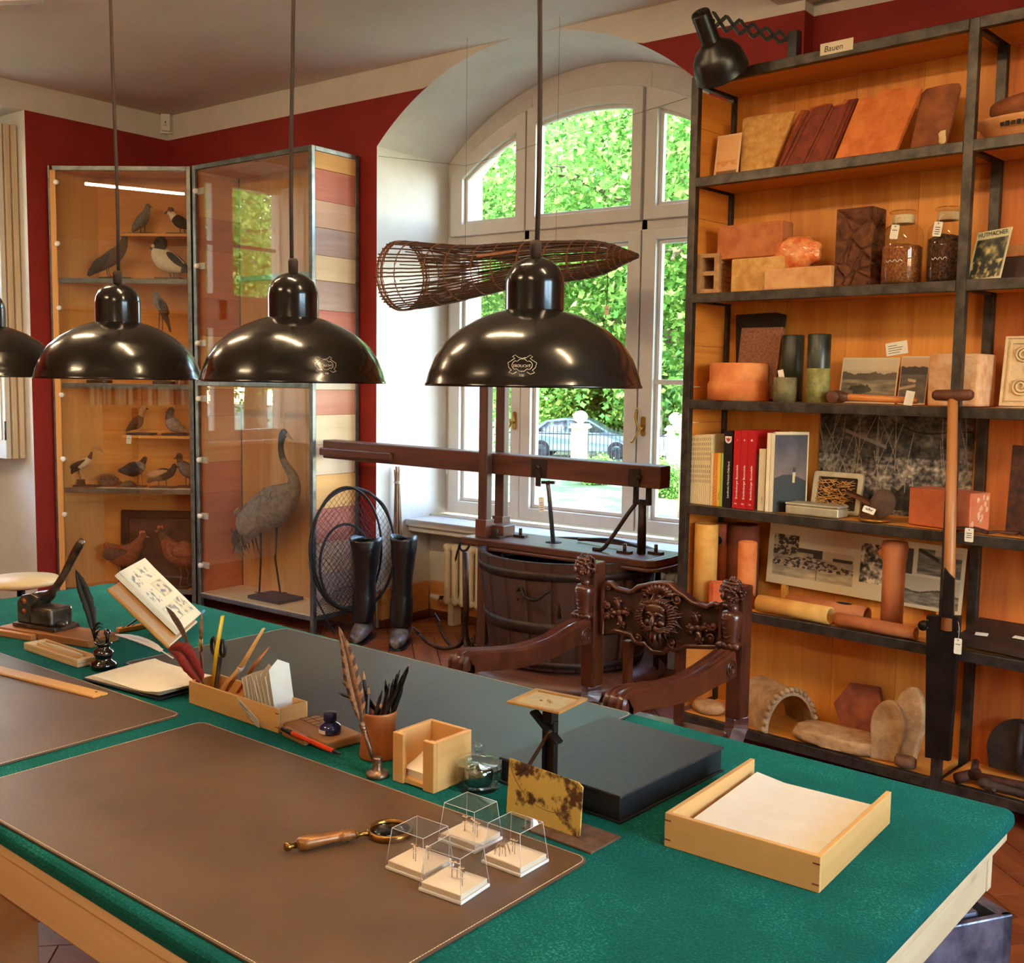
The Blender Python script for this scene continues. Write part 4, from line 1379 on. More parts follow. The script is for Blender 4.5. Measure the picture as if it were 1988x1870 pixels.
# jars
M_jarg = glass('jar_glass', (.97, .96, .92, 1), 1.45)
M_ground = mat('ground_glass', C(206, 176, 130), C(216, 190, 146), .6)
def jar(label, pxa, pxb, pyt, pyb, d, fill, mfill, tag_dx, ntag):
 (u0, _), (u1, _), (_, zt) = sp(pxa, pyb, d), sp(pxb, pyb, d), sp((pxa + pxb) / 2, pyt, d)
 r, h = (u1 - u0) / 2, zt - Z4
 t = place('glass_jar', label, 'jar', (u0 + u1) / 2, d + .02, Z4)
 sh = [(0, .002), (r * .96, .002), (r, .01), (r, h * .66), (r * .93, h * .73), (r * .7, h * .79), (r * .55, h * .815), (r * .54, h * .93)]
 MB().lathe(sh, n=36).build('body', M_jarg, t)
 MB().lathe([(r * .53, h * .815), (r * .555, h * .82), (r * .55, h * .925), (r * .53, h * .93)], n=30).build('ground_neck', M_ground, t)
 MB().lathe([(0, h * .945), (r * .5, h * .945), (r * .68, h * .955), (r * .70, h * .975), (r * .62, h * .99), (0, h)], n=30).build('stopper', M_jarg, t)
 rr = r * .965
 fm = MB()
 N = 30
 prof = [(0, .004), (rr, .004), (rr, fill * h * .55), (rr, fill * h * .94), (rr * .8, fill * h), (rr * .4, fill * h * 1.05), (0, fill * h * 1.06)]
 fm.lathe(prof, n=N)
 fm.v = [(x, y, z + (.006 * mnoise.noise(Vector((x, y, z)) * 40) if z > .01 else 0)) for x, y, z in fm.v]
 fm.build('contents', mfill, t)
 fr = MB()
 fr.tube([(r * 1.001 * math.cos(-PI / 2 + k), r * 1.001 * math.sin(-PI / 2 + k), h * .30 + .004 * math.sin(k * 24)) for k in np.linspace(-.42, .42, 24)], .0012, 5)
 fr.build('wire_mark', M_string, t)
 tagcard(t, (tag_dx, -r - .004, h * .775), (0, math.radians(8), 0), .030, .050, ntag, [(tag_dx * -.3, .004, .02), (-tag_dx, r * .5, .03)])
 return t
M_soil1 = mat('crumbly_soil', C(120, 66, 30), C(176, 108, 56), .95, scale=60, bump=1, bscale=120, bdist=.006)
M_soil2 = mat('dark_peat', C(48, 26, 16), C(104, 62, 36), .95, scale=50, bump=1, bscale=90, bdist=.008)
jar('stoppered glass jar holding light brown soil', 1708, 1782, 408, 541, .06, .52, M_soil1, .004, 1)
jar('stoppered glass jar holding dark peat fibres', 1795, 1866, 401, 538, .06, .60, M_soil2, -.004, 4)
# booklet in the next bay
uz = [sp(x, y, .08) for x, y in ((1877, 530), (1942, 527), (1963, 424), (1895, 433))]
t = place('booklet', 'black booklet titled HUTMACHER leaning in the right bay', 'book', (uz[0][0] + uz[1][0]) / 2, .08, Z4)
w_, h_ = uz[1][0] - uz[0][0], uz[2][1] - uz[1][1]
def hut(u, v):
 if v > .84:
  return (206, 196, 150)
 if v < .05 or u < .03 or u > .97:
  return (200, 190, 150)
 n = fbm(u * 5, v * 6, 2) + .8 * math.exp(-((u - .5) ** 2 + (v - .7) ** 2) / .05)
 if fbm(u * 9, v * 9, 5) > .25 and v < .4:
  n += .8
 g_ = max(12, min(210, 30 + 150 * n))
 return (g_, g_ * .88, g_ * .55)
sh_ = (uz[3][0] - uz[0][0]) / h_
pg = picture('cover', w_, h_, hut, t, (0, 0, 0), (math.radians(-8), 0, 0), 34, 46, bend=lambda u, v: ((u - .5) * w_ + v * h_ * sh_, 0, v * h_ + (u - .5) * .012))
MB().prism([(-w_ / 2, 0), (w_ / 2, .006), (w_ / 2 + h_ * sh_, h_ + .006), (-w_ / 2 + h_ * sh_, h_ - .006)], .001, .006, 'y').build('pages', M_paper, t, rot=(math.radians(-8), 0, 0))
lettering('HUTMACHER', .022, M_ink, t, (h_ * sh_ * .9, -.003 + h_ * .123, h_ * .875), (math.radians(82), math.radians(-6), 0), 'lettering', .0002, width=w_ * .88)
uu, zz = sp(1965, 500, .2)
t = place('dark_box', 'low dark box standing behind the booklet', 'box', uu + .05, .17, Z4)
MB().bx(-.08, .12, 0, .09, 0, .085).build('body', mat('dark_board', C(52, 32, 22), C(70, 44, 30), .7), t, bevel=.004)
MB().bx(-.082, .122, -.003, .093, .085, .125).build('lid', mat('lid_board', C(170, 110, 60), C(190, 128, 76), .7), t, bevel=.004)
# third row
Z3 = HS[3]
(u0, _), (u1, _), (_, zt) = sp(1367, 768, .05), sp(1476, 768, .05), sp(1420, 705, .05)
t = place('clay_drum', 'squat round orange clay drum in two tiers', 'pot', (u0 + u1) / 2 - .01, .115, Z3)
r, h = (u1 - u0) / 2 * .95, zt - Z3
MB().lathe([(0, 0), (r, 0), (r * 1.01, h * .42), (r * .985, h * .47), (r * .96, h * .49), (r * .95, h * .52), (r * .955, h * .97), (r * .93, h), (r * .85, h), (r * .84, h * .9), (0, h * .88)], n=48).build('body', mat('drum_clay', C(206, 110, 50), C(226, 140, 76), .7, scale=7, bump=.25, bscale=50), t)
poly_thing('dark_slab', 'tall almost black slab leaning behind the speckled slab', 'slab', ((1428, 768), (1500, 768), (1518, 602), (1500, 598), (1422, 603)), .23, .02, mat('soot_slab', C(30, 20, 16), C(44, 30, 24), .8), Z3, lean=4)
poly_thing('speckled_slab', 'speckled brown clay slab leaning behind the clay drum', 'slab', ((1424, 770), (1500, 770), (1514, 628), (1433, 630)), .17, .02, mat('speckled_clay', C(112, 70, 48), C(150, 98, 68), .85, scale=45, bump=.7, bscale=90, bdist=.004), Z3, lean=5)
def standpipe(name, label, cat, pxa, pxb, pyt, d, zs, m, wall=.007, hole=None, parts=None, n=28, sides=None, moss=None):
 (u0, _), (u1, _), (_, zt) = sp(pxa, 700 if zs > 1 else 1150, d), sp(pxb, 700 if zs > 1 else 1150, d), sp((pxa + pxb) / 2, pyt, d)
 r, h = (u1 - u0) / 2, zt - zs
 t = place(name, label, cat, (u0 + u1) / 2, d + r * .3, zs)
 n_ = sides or n
 MB().lathe([(r, 0), (r, h * .5), (r, h - .004), (r - .003, h), (r - wall, h), (r - wall, h * .5), (r - wall, 0.004), (0, .004)] if not sides else [(r, 0), (r, h), (r - wall, h), (r - wall, .004), (0, .004)], n=n_, smooth=not sides).build('tube', m, t)
 return t, r, h
M_dkg = mat('green_black_glaze', C(24, 28, 20), C(48, 52, 36), .35, scale=6)
M_moss = mat('mossy_glaze', C(110, 104, 52), C(156, 146, 84), .7, scale=12, bump=.4)
standpipe('dark_pipe', 'dark green-black pipe piece standing behind the small pot', 'pipe', 1516, 1555, 651, .17, Z3, M_dkg)
t, r, h = standpipe('mossy_pipe', 'tall pipe piece, black above and yellow green below', 'pipe', 1566, 1607, 649, .06, Z3, M_dkg)
MB().lathe([(r + .0012, 0), (r + .0012, h * .5)], n=28).build('lower_glaze', M_moss, t)
t, r, h = standpipe('small_pot', 'small round mossy pot holding a paper slip', 'pot', 1503, 1543, 733, .04, Z3, mat('grey_green_clay', C(92, 84, 52), C(128, 114, 74), .8, bump=.4))
MB().bx(-.012, .012, 0, .001, 0, .05).build('paper_slip', M_paper, t, (-.012, 0, h - .02), (0, math.radians(-14), 0))
def bwphoto(kind):
 def lake(u, v):
  if u < .02 or u > .98 or v < .03 or v > .97:
   return (214, 196, 160)
  if v > .72:
   return (206, 188, 154)
  if v > .52:
   return (92, 80, 64) if v < .66 + .06 * fbm(u * 6, 0) else (190, 172, 140)
  g_ = 128 + 50 * fbm(u * 3, v * 14, 1)
  if (u - .38) ** 2 * 3 + (v - .3) ** 2 * 8 < .1 + .08 * fbm(u * 8, v * 8, 3):
   g_ *= .45
  return (g_, g_ * .9, g_ * .72)
 def boats(u, v):
  if u < .02 or u > .98 or v < .03 or v > .97:
   return (204, 182, 148)
  if v > .78 + .03 * fbm(u * 7, 0):
   return (196, 158, 120)
  if v > .62:
   return (46, 34, 26)
  g_ = 84 + 24 * fbm(u * 4, v * 9, 2)
  if abs(v - .5 + .1 * (u - .4)) < .03 and .3 < u < .6:
   g_ = 190
  if abs(v - .32 - .12 * u) < .03 and u < .6:
   g_ = 170
  return (g_, g_ * .86, g_ * .7)
 return {'lake': lake, 'boats': boats}[kind]
for nm, lb, pts, kind in (('photo_print', 'black and white lake photograph leaning on the third shelf', ((1628, 755), (1738, 758), (1742, 693), (1632, 692)), 'lake'), ('photo_print', 'smaller dark photograph of boats beside the lake photograph', ((1742, 758), (1796, 760), (1797, 690), (1746, 690)), 'boats')):
 uz = [sp(x, y, .2) for x, y in pts]
 t = place(nm, lb, 'photograph', (uz[0][0] + uz[1][0]) / 2, .2, Z3)
 hh = uz[2][1] - Z3
 picture('print', uz[1][0] - uz[0][0], hh, bwphoto(kind), t, (0, 0, 0), (math.radians(-10), 0, 0), 110, 80)
uu, zz = sp(1741, 677, SD - .006)
t = place('wall_label', 'tilted caption card pinned to the back board', 'card', uu, SD - .008, zz)
MB().bx(-.043, .043, 0, .0015, -.025, .025).build('card', M_tagp, t, rot=(0, math.radians(-9), 0))
lm = MB()
for k, ww in enumerate((.036, .058, .054, .045)):
 lm.bx(-.033, -.033 + ww, -.0006, 0, .012 - .009 * k - .001, .012 - .009 * k + .001)
lm.build('print', M_ink, t, rot=(0, math.radians(-9), 0))
# mallet
p0, p1 = sp(1628, 757, .05), sp(1785, 768, .05)
t = place('wooden_mallet', 'wooden mallet with dark head lying on the third shelf', 'mallet', p0[0] - .01, .055, Z3)
M_hick = wood('mallet_handle', C(190, 106, 44), C(210, 128, 60), 'x', 14, .4)
M_mhead = mat('mallet_head', C(74, 38, 20), C(104, 56, 30), .6, scale=9)
L = p1[0] - p0[0]
MB().tube([(0, 0, .024), (.04, 0, .024), (L, 0, .017)], [.012, .0135, .012], 14).build('handle', M_hick, t)
MB().tube([(-.005, -.03, .024), (-.005, .055, .024)], [.024, .024], 18).build('head', M_mhead, t, bevel=.003)
MB().tube([(.0, 0, .024), (.05, 0, .024)], [.021, .016], 16).build('ferrule', M_mhead, t)
MB().bx(-.016, .016, 0, .001, 0, .052).build('tag', M_tagp, t, (L - .02, -.032, .0), (math.radians(-6), math.radians(8), 0))
# stone cube behind the middle post
(u0, _), (u1, _), (_, zt) = sp(1797, 768, .06), sp(1902, 768, .09), sp(1830, 687, .06)
t = place('pink_stone_block', 'pale pink limestone block behind the middle post', 'block', (u0 + u1) / 2, .07, Z3)
sbm = MB()
w_, h_, dp = u1 - u0, zt - Z3, .17
sbm.bx(-w_ / 2, w_ / 2, 0, dp, 0, h_)
M_lime = mat('pink_limestone', C(206, 150, 104), C(230, 186, 142), .85, scale=10, bump=.6, bscale=50, bdist=.005)
sbm.build('block', M_lime, t, bevel=.008)
# carved tile right
uu, zz = sp(1945, 765, .16)
t = place('carved_tile', 'pale carved stone tile with scrolling leaf relief', 'tile', uu + .085, .17, Z3)
M_carv = mat('carved_limestone', C(206, 176, 132), C(222, 194, 150), .8, bump=.2)
cm = MB()
W_, H_ = .19, .245
cm.bx(-W_ / 2, W_ / 2, 0, .03, 0, H_)
cm.build('slab', M_carv, t, (0, 0, .004), rot=(math.radians(-8), 0, 0), bevel=.004)
cr = MB()
for o_ in (.0, .018):
 cr.ring([(-W_ / 2 + o_, o_), (W_ / 2 - o_, o_), (W_ / 2 - o_, H_ - o_), (-W_ / 2 + o_, H_ - o_)], [(-W_ / 2 + o_ + .008, o_ + .008), (W_ / 2 - o_ - .008, o_ + .008), (W_ / 2 - o_ - .008, H_ - o_ - .008), (-W_ / 2 + o_ + .008, H_ - o_ - .008)], -.006, 0)
for (cx_, cz_, rr, tn, s_) in ((-.03, .18, .03, 2.2, 1), (.035, .17, .03, 2.2, -1), (-.03, .07, .032, 2.2, -1), (.035, .075, .03, 2.0, 1), (0, .125, .02, 1.5, 1)):
 cr.tube([(cx_ + rr * (1 - k / 40 * .8) * math.cos(s_ * k / 40 * tn * 2 * PI), -.004, cz_ + rr * (1 - k / 40 * .8) * math.sin(s_ * k / 40 * tn * 2 * PI)) for k in range(41)], .0045, 6)
cr.build('relief', M_carv, t, (0, 0, .004), rot=(math.radians(-8), 0, 0))
uu, zz = sp(1945, 771, .04)
t = place('paper_roll', 'flat pale paper lying at the front of the right bay', 'paper', uu + .08, .05, Z3)
MB().sheet(lambda u, v: ((u - .35) * .26, (v - .5) * .06, .003 + .006 * u * math.sin(v * PI)), 12, 6, (0, 0, -.001)).build('sheet', M_paper, t)
# fourth row: books
Z2 = HS[2]
def bk(name, label, pxa, pxb, pyt, d0, dep, colr, group=None, title=None, tcol=None, tsize=.012, pages=True, rough=.5, cover=None):
 (u0, _), (u1, _), (_, zt) = sp(pxa, 960, d0), sp(pxb, 960, d0), sp((pxa + pxb) / 2, pyt, d0)
 w, h = u1 - u0 - .0012, zt - Z2
 t = place(name, label, 'book', (u0 + u1) / 2, d0, Z2, group)
 m = mat('cover_%d_%d_%d' % colr, C(*colr), tuple(min(1, c * 1.1) for c in C(*colr)[:3]) + (1,), rough)
 mb = MB()
 k = min(.0022, w * .2)
 mb.bx(-w / 2, w / 2, 0, .002, 0, h)
 mb.bx(-w / 2, -w / 2 + k, .002, dep, 0, h)
 mb.bx(w / 2 - k, w / 2, .002, dep, 0, h)
 mb.build('cover', m, t)
 MB().bx(-w / 2 + k, w / 2 - k, .003, dep - .003, .003, h - .003).build('pages', M_paper, t)
 if title:
  lettering(title, tsize, tcol, t, (w * .22 if tsize < w else w * .3, -.0006, h * .12), (PI / 2, -PI / 2, 0), 'spine_lettering', .0002, 'LEFT')
 return t, w, h
M_whitel = mat('white_lettering', C(232, 226, 214), C(240, 234, 224), .6)
M_dull = mat('grey_print', C(120, 104, 80), C(132, 116, 92), .8)
edges = np.linspace(1339, 1378, 11)
for k in range(10):
 t, w, h = bk('journal', 'thin cream journal in the row at the left end', edges[k], edges[k + 1], 845 - .15 * k, .035, .20, (222, 196, 148), 'cream journals on the book shelf')
 lm = MB()
 for j in range(9):
  z = h * (.30 + .012 + .07 * j + (.04 if j > 3 else 0))
  lm.bx(-w * .18, w * .12, -.0006, 0, z, z + h * .045)
 lm.build('spine_print', M_dull, t)
bk('book', 'tall cream book with small black spine print beside the journals', 1378.5, 1384, 880, .033, .17, (224, 200, 150), None)
t, w, h = bk('book', 'orange and white patterned paperback', 1384, 1391, 880, .03, .15, (214, 122, 36))
lm = MB()
for j in range(10):
 lm.bar((-w * .4, -.0006, h * (.08 + .06 * j)), (w * .4, -.0006, h * (.12 + .06 * j)), .0006, .003, up=(0, 1, 0))
lm.build('pattern', M_paper, t)
bk('book', 'yellow paperback beside the orange patterned one', 1391, 1397.5, 880, .03, .15, (222, 172, 60), None, 'Bauernhaus', M_ink, .006)
bk('book', 'light green paperback between yellow and black books', 1398, 1402, 881, .03, .15, (150, 176, 84))
t, w, h = bk('book', 'thick black book with a small red eagle crest', 1402, 1419.5, 837, .032, .21, (24, 20, 22), None, 'Landkreis M\u00e4rkisch-Oderland', M_whitel, .0125, rough=.35)
cr = MB()
sx = w * .36
cr.prism([(-sx, h * .93), (sx, h * .93), (sx, h * .875), (sx * .7, h * .85), (0, h * .835), (-sx * .7, h * .85), (-sx, h * .875)], -.0008, 0, 'y')
cr.build('crest', M_whitel, t)
cr = MB()
rm = mat('crest_red', C(190, 40, 30), C(200, 50, 38), .6)
cr.prism([(-sx * .75, h * .915), (-sx * .2, h * .90), (0, h * .925), (sx * .2, h * .90), (sx * .75, h * .915), (sx * .5, h * .872), (sx * .15, h * .868), (0, h * .845), (-sx * .15, h * .868), (-sx * .5, h * .872)], -.0014, -.0008, 'y')
cr.build('eagle', rm, t)
edges = (1421.5, 1435, 1449, 1463)
for k, num in enumerate(('I', 'II', 'III')):
 t, w, h = bk('red_volume', 'red volume numbered %s of the boxed set' % num, edges[k], edges[k + 1], 836 + k * .3, .028, .19, (178, 24, 28), 'red three volume set', 'Brandenburger Baumodelle', M_whitel, .0125, rough=.4)
 lettering(num, .012, M_whitel, t, (0, -.0006, h * .865), (PI / 2, 0, 0), 'volume_number', .0002)
 lettering('VN', .009, M_whitel, t, (0, -.0006, h * .05), (PI / 2, 0, 0), 'publisher_mark', .0002)
bk('book', 'thin brown book right of the red set', 1465.5, 1470, 882, .04, .15, (74, 40, 30))
bk('book', 'grey cream book with short spine title', 1471, 1484.5, 872, .03, .16, (206, 186, 146), None, 'BAUEN', M_dull, .008)
bk('book', 'tall white magazine right of the grey cream book', 1485.5, 1493, 841, .025, .20, (232, 214, 176))
bk('book', 'tall white magazine next to the dusk tower book', 1493.5, 1498, 842, .025, .20, (226, 206, 168))
uz = [sp(x, y, .045) for x, y in ((1497, 984), (1540, 977), (1547, 841), (1503, 846))]
w_, h_ = .145, uz[2][1] - Z2
t = place('photo_book', 'book with a dark cover of a tower at dusk, turned to the room', 'book', uz[0][0] + .014, .034, Z2, None, math.radians(56))
def dusk(u, v):
 if v > .965 or u > .97:
  return (214, 190, 150)
 if v < .42 + .05 * math.sin(u * 4):
  if .55 < u < .62 and v > .36:
   return (200, 170, 120)
  return (18, 14, 14)
 if .55 < u < .64 and v < .56:
  return (190, 166, 130) if v < .5 else (30, 24, 26)
 k = (v - .42) / .55
 n = 18 * fbm(u * 3, v * 4, 3)
 return (110 - 62 * k + n, 84 - 42 * k + n, 74 - 20 * k + n)
picture('cover', w_, h_, dusk, t, (w_ / 2, 0, 0), (0, 0, 0), 70, 100)
MB().bx(.002, w_ - .003, .0018, .011, .002, h_ - .002).build('pages', M_paper, t)
MB().bx(0, w_, .0115, .0135, 0, h_).build('back_cover', M_paper, t)
# poster on the back wall
uz = [sp(x, y, SD - .006) for x, y in ((1586, 988), (1884, 1003), (1885, 795), (1590, 790))]
w_, h_ = uz[1][0] - uz[0][0], 1.405 - Z2 - .005
t = place('reed_poster', 'large black and white poster of roots and dry reeds', 'poster', (uz[0][0] + uz[1][0]) / 2, SD - .0075, Z2 + .003)
rp = random.Random(11)
stalks = [(rp.uniform(0, 1), rp.uniform(.15, .6), rp.uniform(-.25, .25), rp.uniform(.25, .8), rp.uniform(-.2, .2)) for _ in range(30)]
def reeds(u, v):
 n = fbm(u * 9, v * 7, 4, 5)
 m_ = fbm(u * 34, v * 26, 9, 3)
 g_ = 74 + 70 * n + 90 * m_ * (1.0 if v < .58 else .45)
 if v < .58:
  g_ += 34
 if .18 < u < .46 and abs(v - (.83 - (u - .14) * .55)) < .035:
  g_ = 150 if v > (.83 - (u - .14) * .55) else 70
 if u > .48 and abs(v - (.95 - .12 * math.sin((u - .48) * 9) * .5 - (u - .48) * .3)) < .008:
  g_ = 24
 if .5 < u < .75 and v < .3 + .12 * fbm(u * 8, 1) and v > .05:
  g_ *= .35
 for (x0, z0, sl, ln, cv) in stalks:
  dv = v - z0
  if 0 < dv < ln:
   if abs(u - (x0 + sl * dv + cv * dv * dv)) < .0024:
    g_ = max(g_, 160)
    break
 g_ = max(14, min(226, g_))
 return (g_, g_ * .9, g_ * .78)
picture('print', w_, h_, reeds, t, (0, 0, 0), (0, 0, 0), 260, 170)
# straw sample in a window frame
uz = [sp(x, y, .16) for x, y in ((1571, 983), (1668, 985), (1668, 920), (1573, 918))]
w_, h_ = uz[1][0] - uz[0][0], uz[2][1] - Z2
t = place('sample_frame', 'pale rounded frame holding a slice of straw', 'frame', (uz[0][0] + uz[1][0]) / 2, .16, Z2)
M_zinc = mat('pale_tin', C(176, 164, 136), C(196, 184, 156), .45, .4)
e = .022
MB().ring(rrect(-w_ / 2, w_ / 2, 0, h_, .014), rrect(-w_ / 2 + e, w_ / 2 - e, .018, h_ - e, .006), 0, .016).build('frame', M_zinc, t, rot=(math.radians(-10), 0, 0), bevel=.003)
MB().bx(-w_ / 2 + .01, w_ / 2 - .01, .012, .015, .01, h_ - .01).build('backing', mat('dark_backing', C(46, 30, 20), C(60, 40, 28), .9), t, rot=(math.radians(-10), 0, 0))
stw = MB()
rs = random.Random(3)
for k in range(120):
 an = rs.uniform(-.9, .6)
 c0 = Vector((rs.uniform(-w_ * .38, w_ * .26), rs.uniform(-.002, .010), rs.uniform(.022, h_ - .03)))
 dl = Vector((math.cos(an), rs.uniform(-.1, .1), math.sin(an))) * rs.uniform(.01, .03)
 stw.tube([c0 - dl, c0 + dl], .0012, 4)
o = stw.build('straw', mat('straw', C(206, 140, 64), C(232, 180, 104), .8, scale=40), t, rot=(math.radians(-10), 0, 0))
o['kind'] = 'stuff'
# curved bark pieces
bkm = mat('bark_strip', C(84, 48, 28), C(122, 74, 44), .85, bump=.4)
uu, zz = sp(1665, 960, .12)
t = place('bark_strip', 'curved strip of brown bark leaning on the straw frame', 'bark', uu, .13, Z2)
MB().sheet(lambda u, v: (-.06 + .16 * u, .012 * math.sin(v * PI) * 1.5, .012 + (1 - u) ** .7 * .075 + .022 * v), 16, 5, (0, .004, 0)).build('strip', bkm, t)
uu, zz = sp(1697, 990, .07)
t = place('peat_spoon', 'round brown wooden scoop tilted on a brass rim', 'scoop', uu, .075, Z2)
sm = MB()
sm.lathe([(0, 0), (.052, 0), (.058, .004), (.058, .010), (.05, .012), (0, .010)], n=30)
sm.build('brass_rim', mat('aged_brass', C(160, 104, 44), C(190, 130, 60), .35, .8), t)
MB().sphere((0, 0, 0), (.048, .008, .055), 24, 14).build('bowl', mat('dark_scoop', C(60, 36, 24), C(82, 52, 34), .6), t, (.03, .0, .068), (math.radians(-14), math.radians(16), 0))
MB().tube(spline([(-.05, -.01, .016), (-.01, -.02, .03), (.03, -.012, .05)], 6), [.004] * 13, 6).build('stem', bkm, t)
tagcard(t, (-.002, -.035, .055), (math.radians(-20), math.radians(14), 0), .048, .024, 2)
# tin box
(u0, _), (u1, _) = sp(1524, 993, .03), sp(1627, 996, .03)
t = place('tin_box', 'flat pale tin box in front of the books', 'box', (u0 + u1) / 2, .03, Z2)
w_ = u1 - u0
MB().bx(-w_ / 2, w_ / 2, 0, .085, 0, .035).build('body', M_zinc, t, bevel=.006, seg=3)
MB().bx(-w_ / 2 - .002, w_ / 2 + .002, -.002, .087, .035, .046).build('lid', M_zinc, t, bevel=.006, seg=3)
# pink brick
(u0, _), (u1, _), (_, zt) = sp(1762, 1004, .10), sp(1888, 1010, .06), sp(1800, 936, .10)
t = place('clay_brick', 'smooth salmon coloured brick at the right of the book shelf', 'brick', (u0 + u1) / 2, .07, Z2, None, math.radians(-14))
M_salm = mat('salmon_brick', C(186, 92, 52), C(202, 112, 70), .8, scale=5, bump=.25, bscale=60)
MB().bx(-.125, .125, 0, .115, 0, .135).build('body', M_salm, t, bevel=.004)
rr_ = MB()
rq = random.Random(2)
for k in range(14):
 rr_.sphere((.1255, rq.uniform(.01, .1), rq.uniform(.02, .12)), (.0015, .008, .010), 8, 5, warp=blob(k, .5))
rr_.build('lime_crust', mat('lime_crust', C(210, 150, 110), C(226, 172, 134), .9), t)
# right bay: dark slab and rusty bits
uu, zz = sp(1962, 1008, .16)
t = place('rusty_plate', 'narrow rusty iron plate upright in the right bay', 'plate', uu + .01, .17, Z2)
M_rust = mat('rusty_iron', C(52, 30, 22), C(96, 52, 32), .75, .3, scale=12, bump=.5)
MB().prism([(-.03, 0), (.045, 0), (.052, .3), (-.022, .305)], 0, .012, 'y').build('plate', M_rust, t, bevel=.003)
for k, (px, py, L, an) in enumerate(((1880, 1018, .13, .1), (1945, 1022, .10, .5), (1975, 1026, .08, -.4))):
 uu, zz = sp(px, py, .05)
 t = place('iron_tool_piece', ('rusty broad blade lying at the shelf edge', 'thin rusty iron bar in the right bay', 'short rusty iron hook at the picture edge')[k], 'iron tool', uu, .05 + .02 * k, Z2)
 mb = MB()
 if k == 0:
  mb.sheet(lambda u, v: ((u - .5) * L, (v - .5) * (.06 - .03 * u), .006 + .010 * math.sin(u * PI) + .004 * math.sin(v * 9)), 12, 6, (0, 0, -.005))
 else:
  mb.tube(spline([(-L / 2, 0, .006), (-L / 6, .012, .008), (L / 6, -.008, .007), (L / 2, .01, .006)], 5), .0055, 6)
 mb.build('iron', M_rust, t, rot=(0, 0, an))
uu, zz = sp(1882, 1026, -.006)
t = place('paper_tag', 'white printed tag hanging below the book shelf rail', 'tag', uu, -.006, zz)
tagcard(t, (0, 0, 0), (0, 0, 0), .030, .048, 3, [(0, .006, .01), (0, .016, .016)])
# fifth row: pipes
Z1 = HS[1]
M_pipey = mat('yellow_pipe_clay', C(206, 144, 60), C(226, 168, 84), .75, scale=6, bump=.3, bscale=40)
M_piper = mat('red_pipe_clay', C(150, 68, 38), C(176, 88, 50), .8, scale=6, bump=.3, bscale=40)
M_pipeb = mat('brown_pipe_clay', C(168, 92, 48), C(200, 122, 70), .75, scale=5, bump=.3, bscale=40)
t, r, h = standpipe('clay_pipe', 'tall yellow clay pipe standing at the left of the pipe shelf', 'pipe', 1345, 1384, 1017, .06, Z1, M_pipey)
t, r, h = standpipe('clay_pipe', 'red clay pipe with a round dark hole', 'pipe', 1383, 1408, 1016, .17, Z1, M_piper)
MB().lathe([(0, 0), (.018, 0), (.018, .002), (0, .002)], n=20, M=Matrix.Rotation(PI / 2, 3, 'X'), c=(.004, -r - .0005, h * .78)).build('side_hole', mat('hole_dark', C(10, 7, 6), C(14, 10, 8), .9), t)
t, r, h = standpipe('clay_pipe', 'wide dark brown clay pipe at the back', 'pipe', 1408, 1462, 1018, .235 - .04, Z1, mat('dark_pipe_clay', C(104, 48, 28), C(128, 62, 38), .8, scale=5))
t, r, h = standpipe('clay_pipe', 'orange red clay pipe standing behind the carved chair head', 'pipe', 1430, 1462, 1052, .07, Z1, M_terrao)
t, r, h = standpipe('octagonal_pipe', 'short eight sided red clay pipe', 'pipe', 1376, 1406, 1131, .03, Z1, mat('octagon_clay', C(196, 84, 40), C(214, 104, 56), .8), .006, sides=8)
# photo panel
uz = [sp(x, y, .235) for x, y in ((1483, 1133), (1862, 1198), (1862, 1068), (1486, 1028))]
u0, u1 = uz[0][0], uz[1][0]
zt = sum((uz[2][1], uz[3][1])) / 2
t = place('photo_board', 'long board of old harbour photographs behind the pipes', 'panel', (u0 + u1) / 2, .25, Z1 + .075)
w_, h_ = u1 - u0, zt - Z1 - .06
def harbour(u, v):
 c = (206, 186, 146)
 if .03 < u < .47 and .14 < v < .84:
  a, b = (u - .03) / .44, (v - .14) / .7
  if a < .32 and b > .52 + .2 * a - .2 * fbm(a * 14, b * 10, 2):
   return (58, 46, 34) if fbm(a * 16, b * 14, 5) > -.12 else (176, 156, 120)
  if b > .72:
   return (210, 194, 158)
  if b > .62 - .1 * (a > .5):
   return (60, 50, 40) if a < .62 + .1 * fbm(a * 9, 1) or .75 < a < .98 and b < .6 else (190, 170, 134)
  if abs(a - .56) < .004 or abs(a - .78) < .004:
   return (50, 42, 34)
  if b < .55 - .35 * abs(a - .45) and b > .25 and fbm(a * 20, b * 20, 7) > .05:
   return (54, 44, 34)
  g_ = 168 + 40 * fbm(a * 5, b * 12, 8)
  return (g_, g_ * .9, g_ * .72)
 if .5 < u < .63 and .25 < v < .88:
  g_ = 110 + 190 * fbm(u * 40, v * 12, 3)
  g_ = max(26, min(226, g_ + (60 if v < .6 and u > .54 else 0)))
  return (g_, g_ * .9, g_ * .74)
 if .70 < u < .76 and .5 < v < .9:
  return (70, 58, 46)
 if .78 < u < .985 and .52 < v < .92:
  g_ = 110 + 60 * fbm(u * 9, v * 14, 6)
  if abs(v - (.9 - (u - .78) * 1.4)) < .03 and u < .88:
   g_ = 40
  if v > .82 and u > .86:
   g_ = 190
  return (g_, g_ * .88, g_ * .72)
 if .68 < u < .985 and .05 < v < .49:
  g_ = 180 if v > .27 + .03 * math.sin(u * 30) else 120 + 50 * fbm(u * 20, v * 30, 1)
  if abs(v - .27 - .03 * math.sin(u * 30)) < .012:
   g_ = 60
  return (g_, g_ * .9, g_ * .74)
 return c
picture('print', w_, h_, harbour, t, (0, 0, 0), (math.radians(-3), math.radians(1.2), 0), 280, 100)
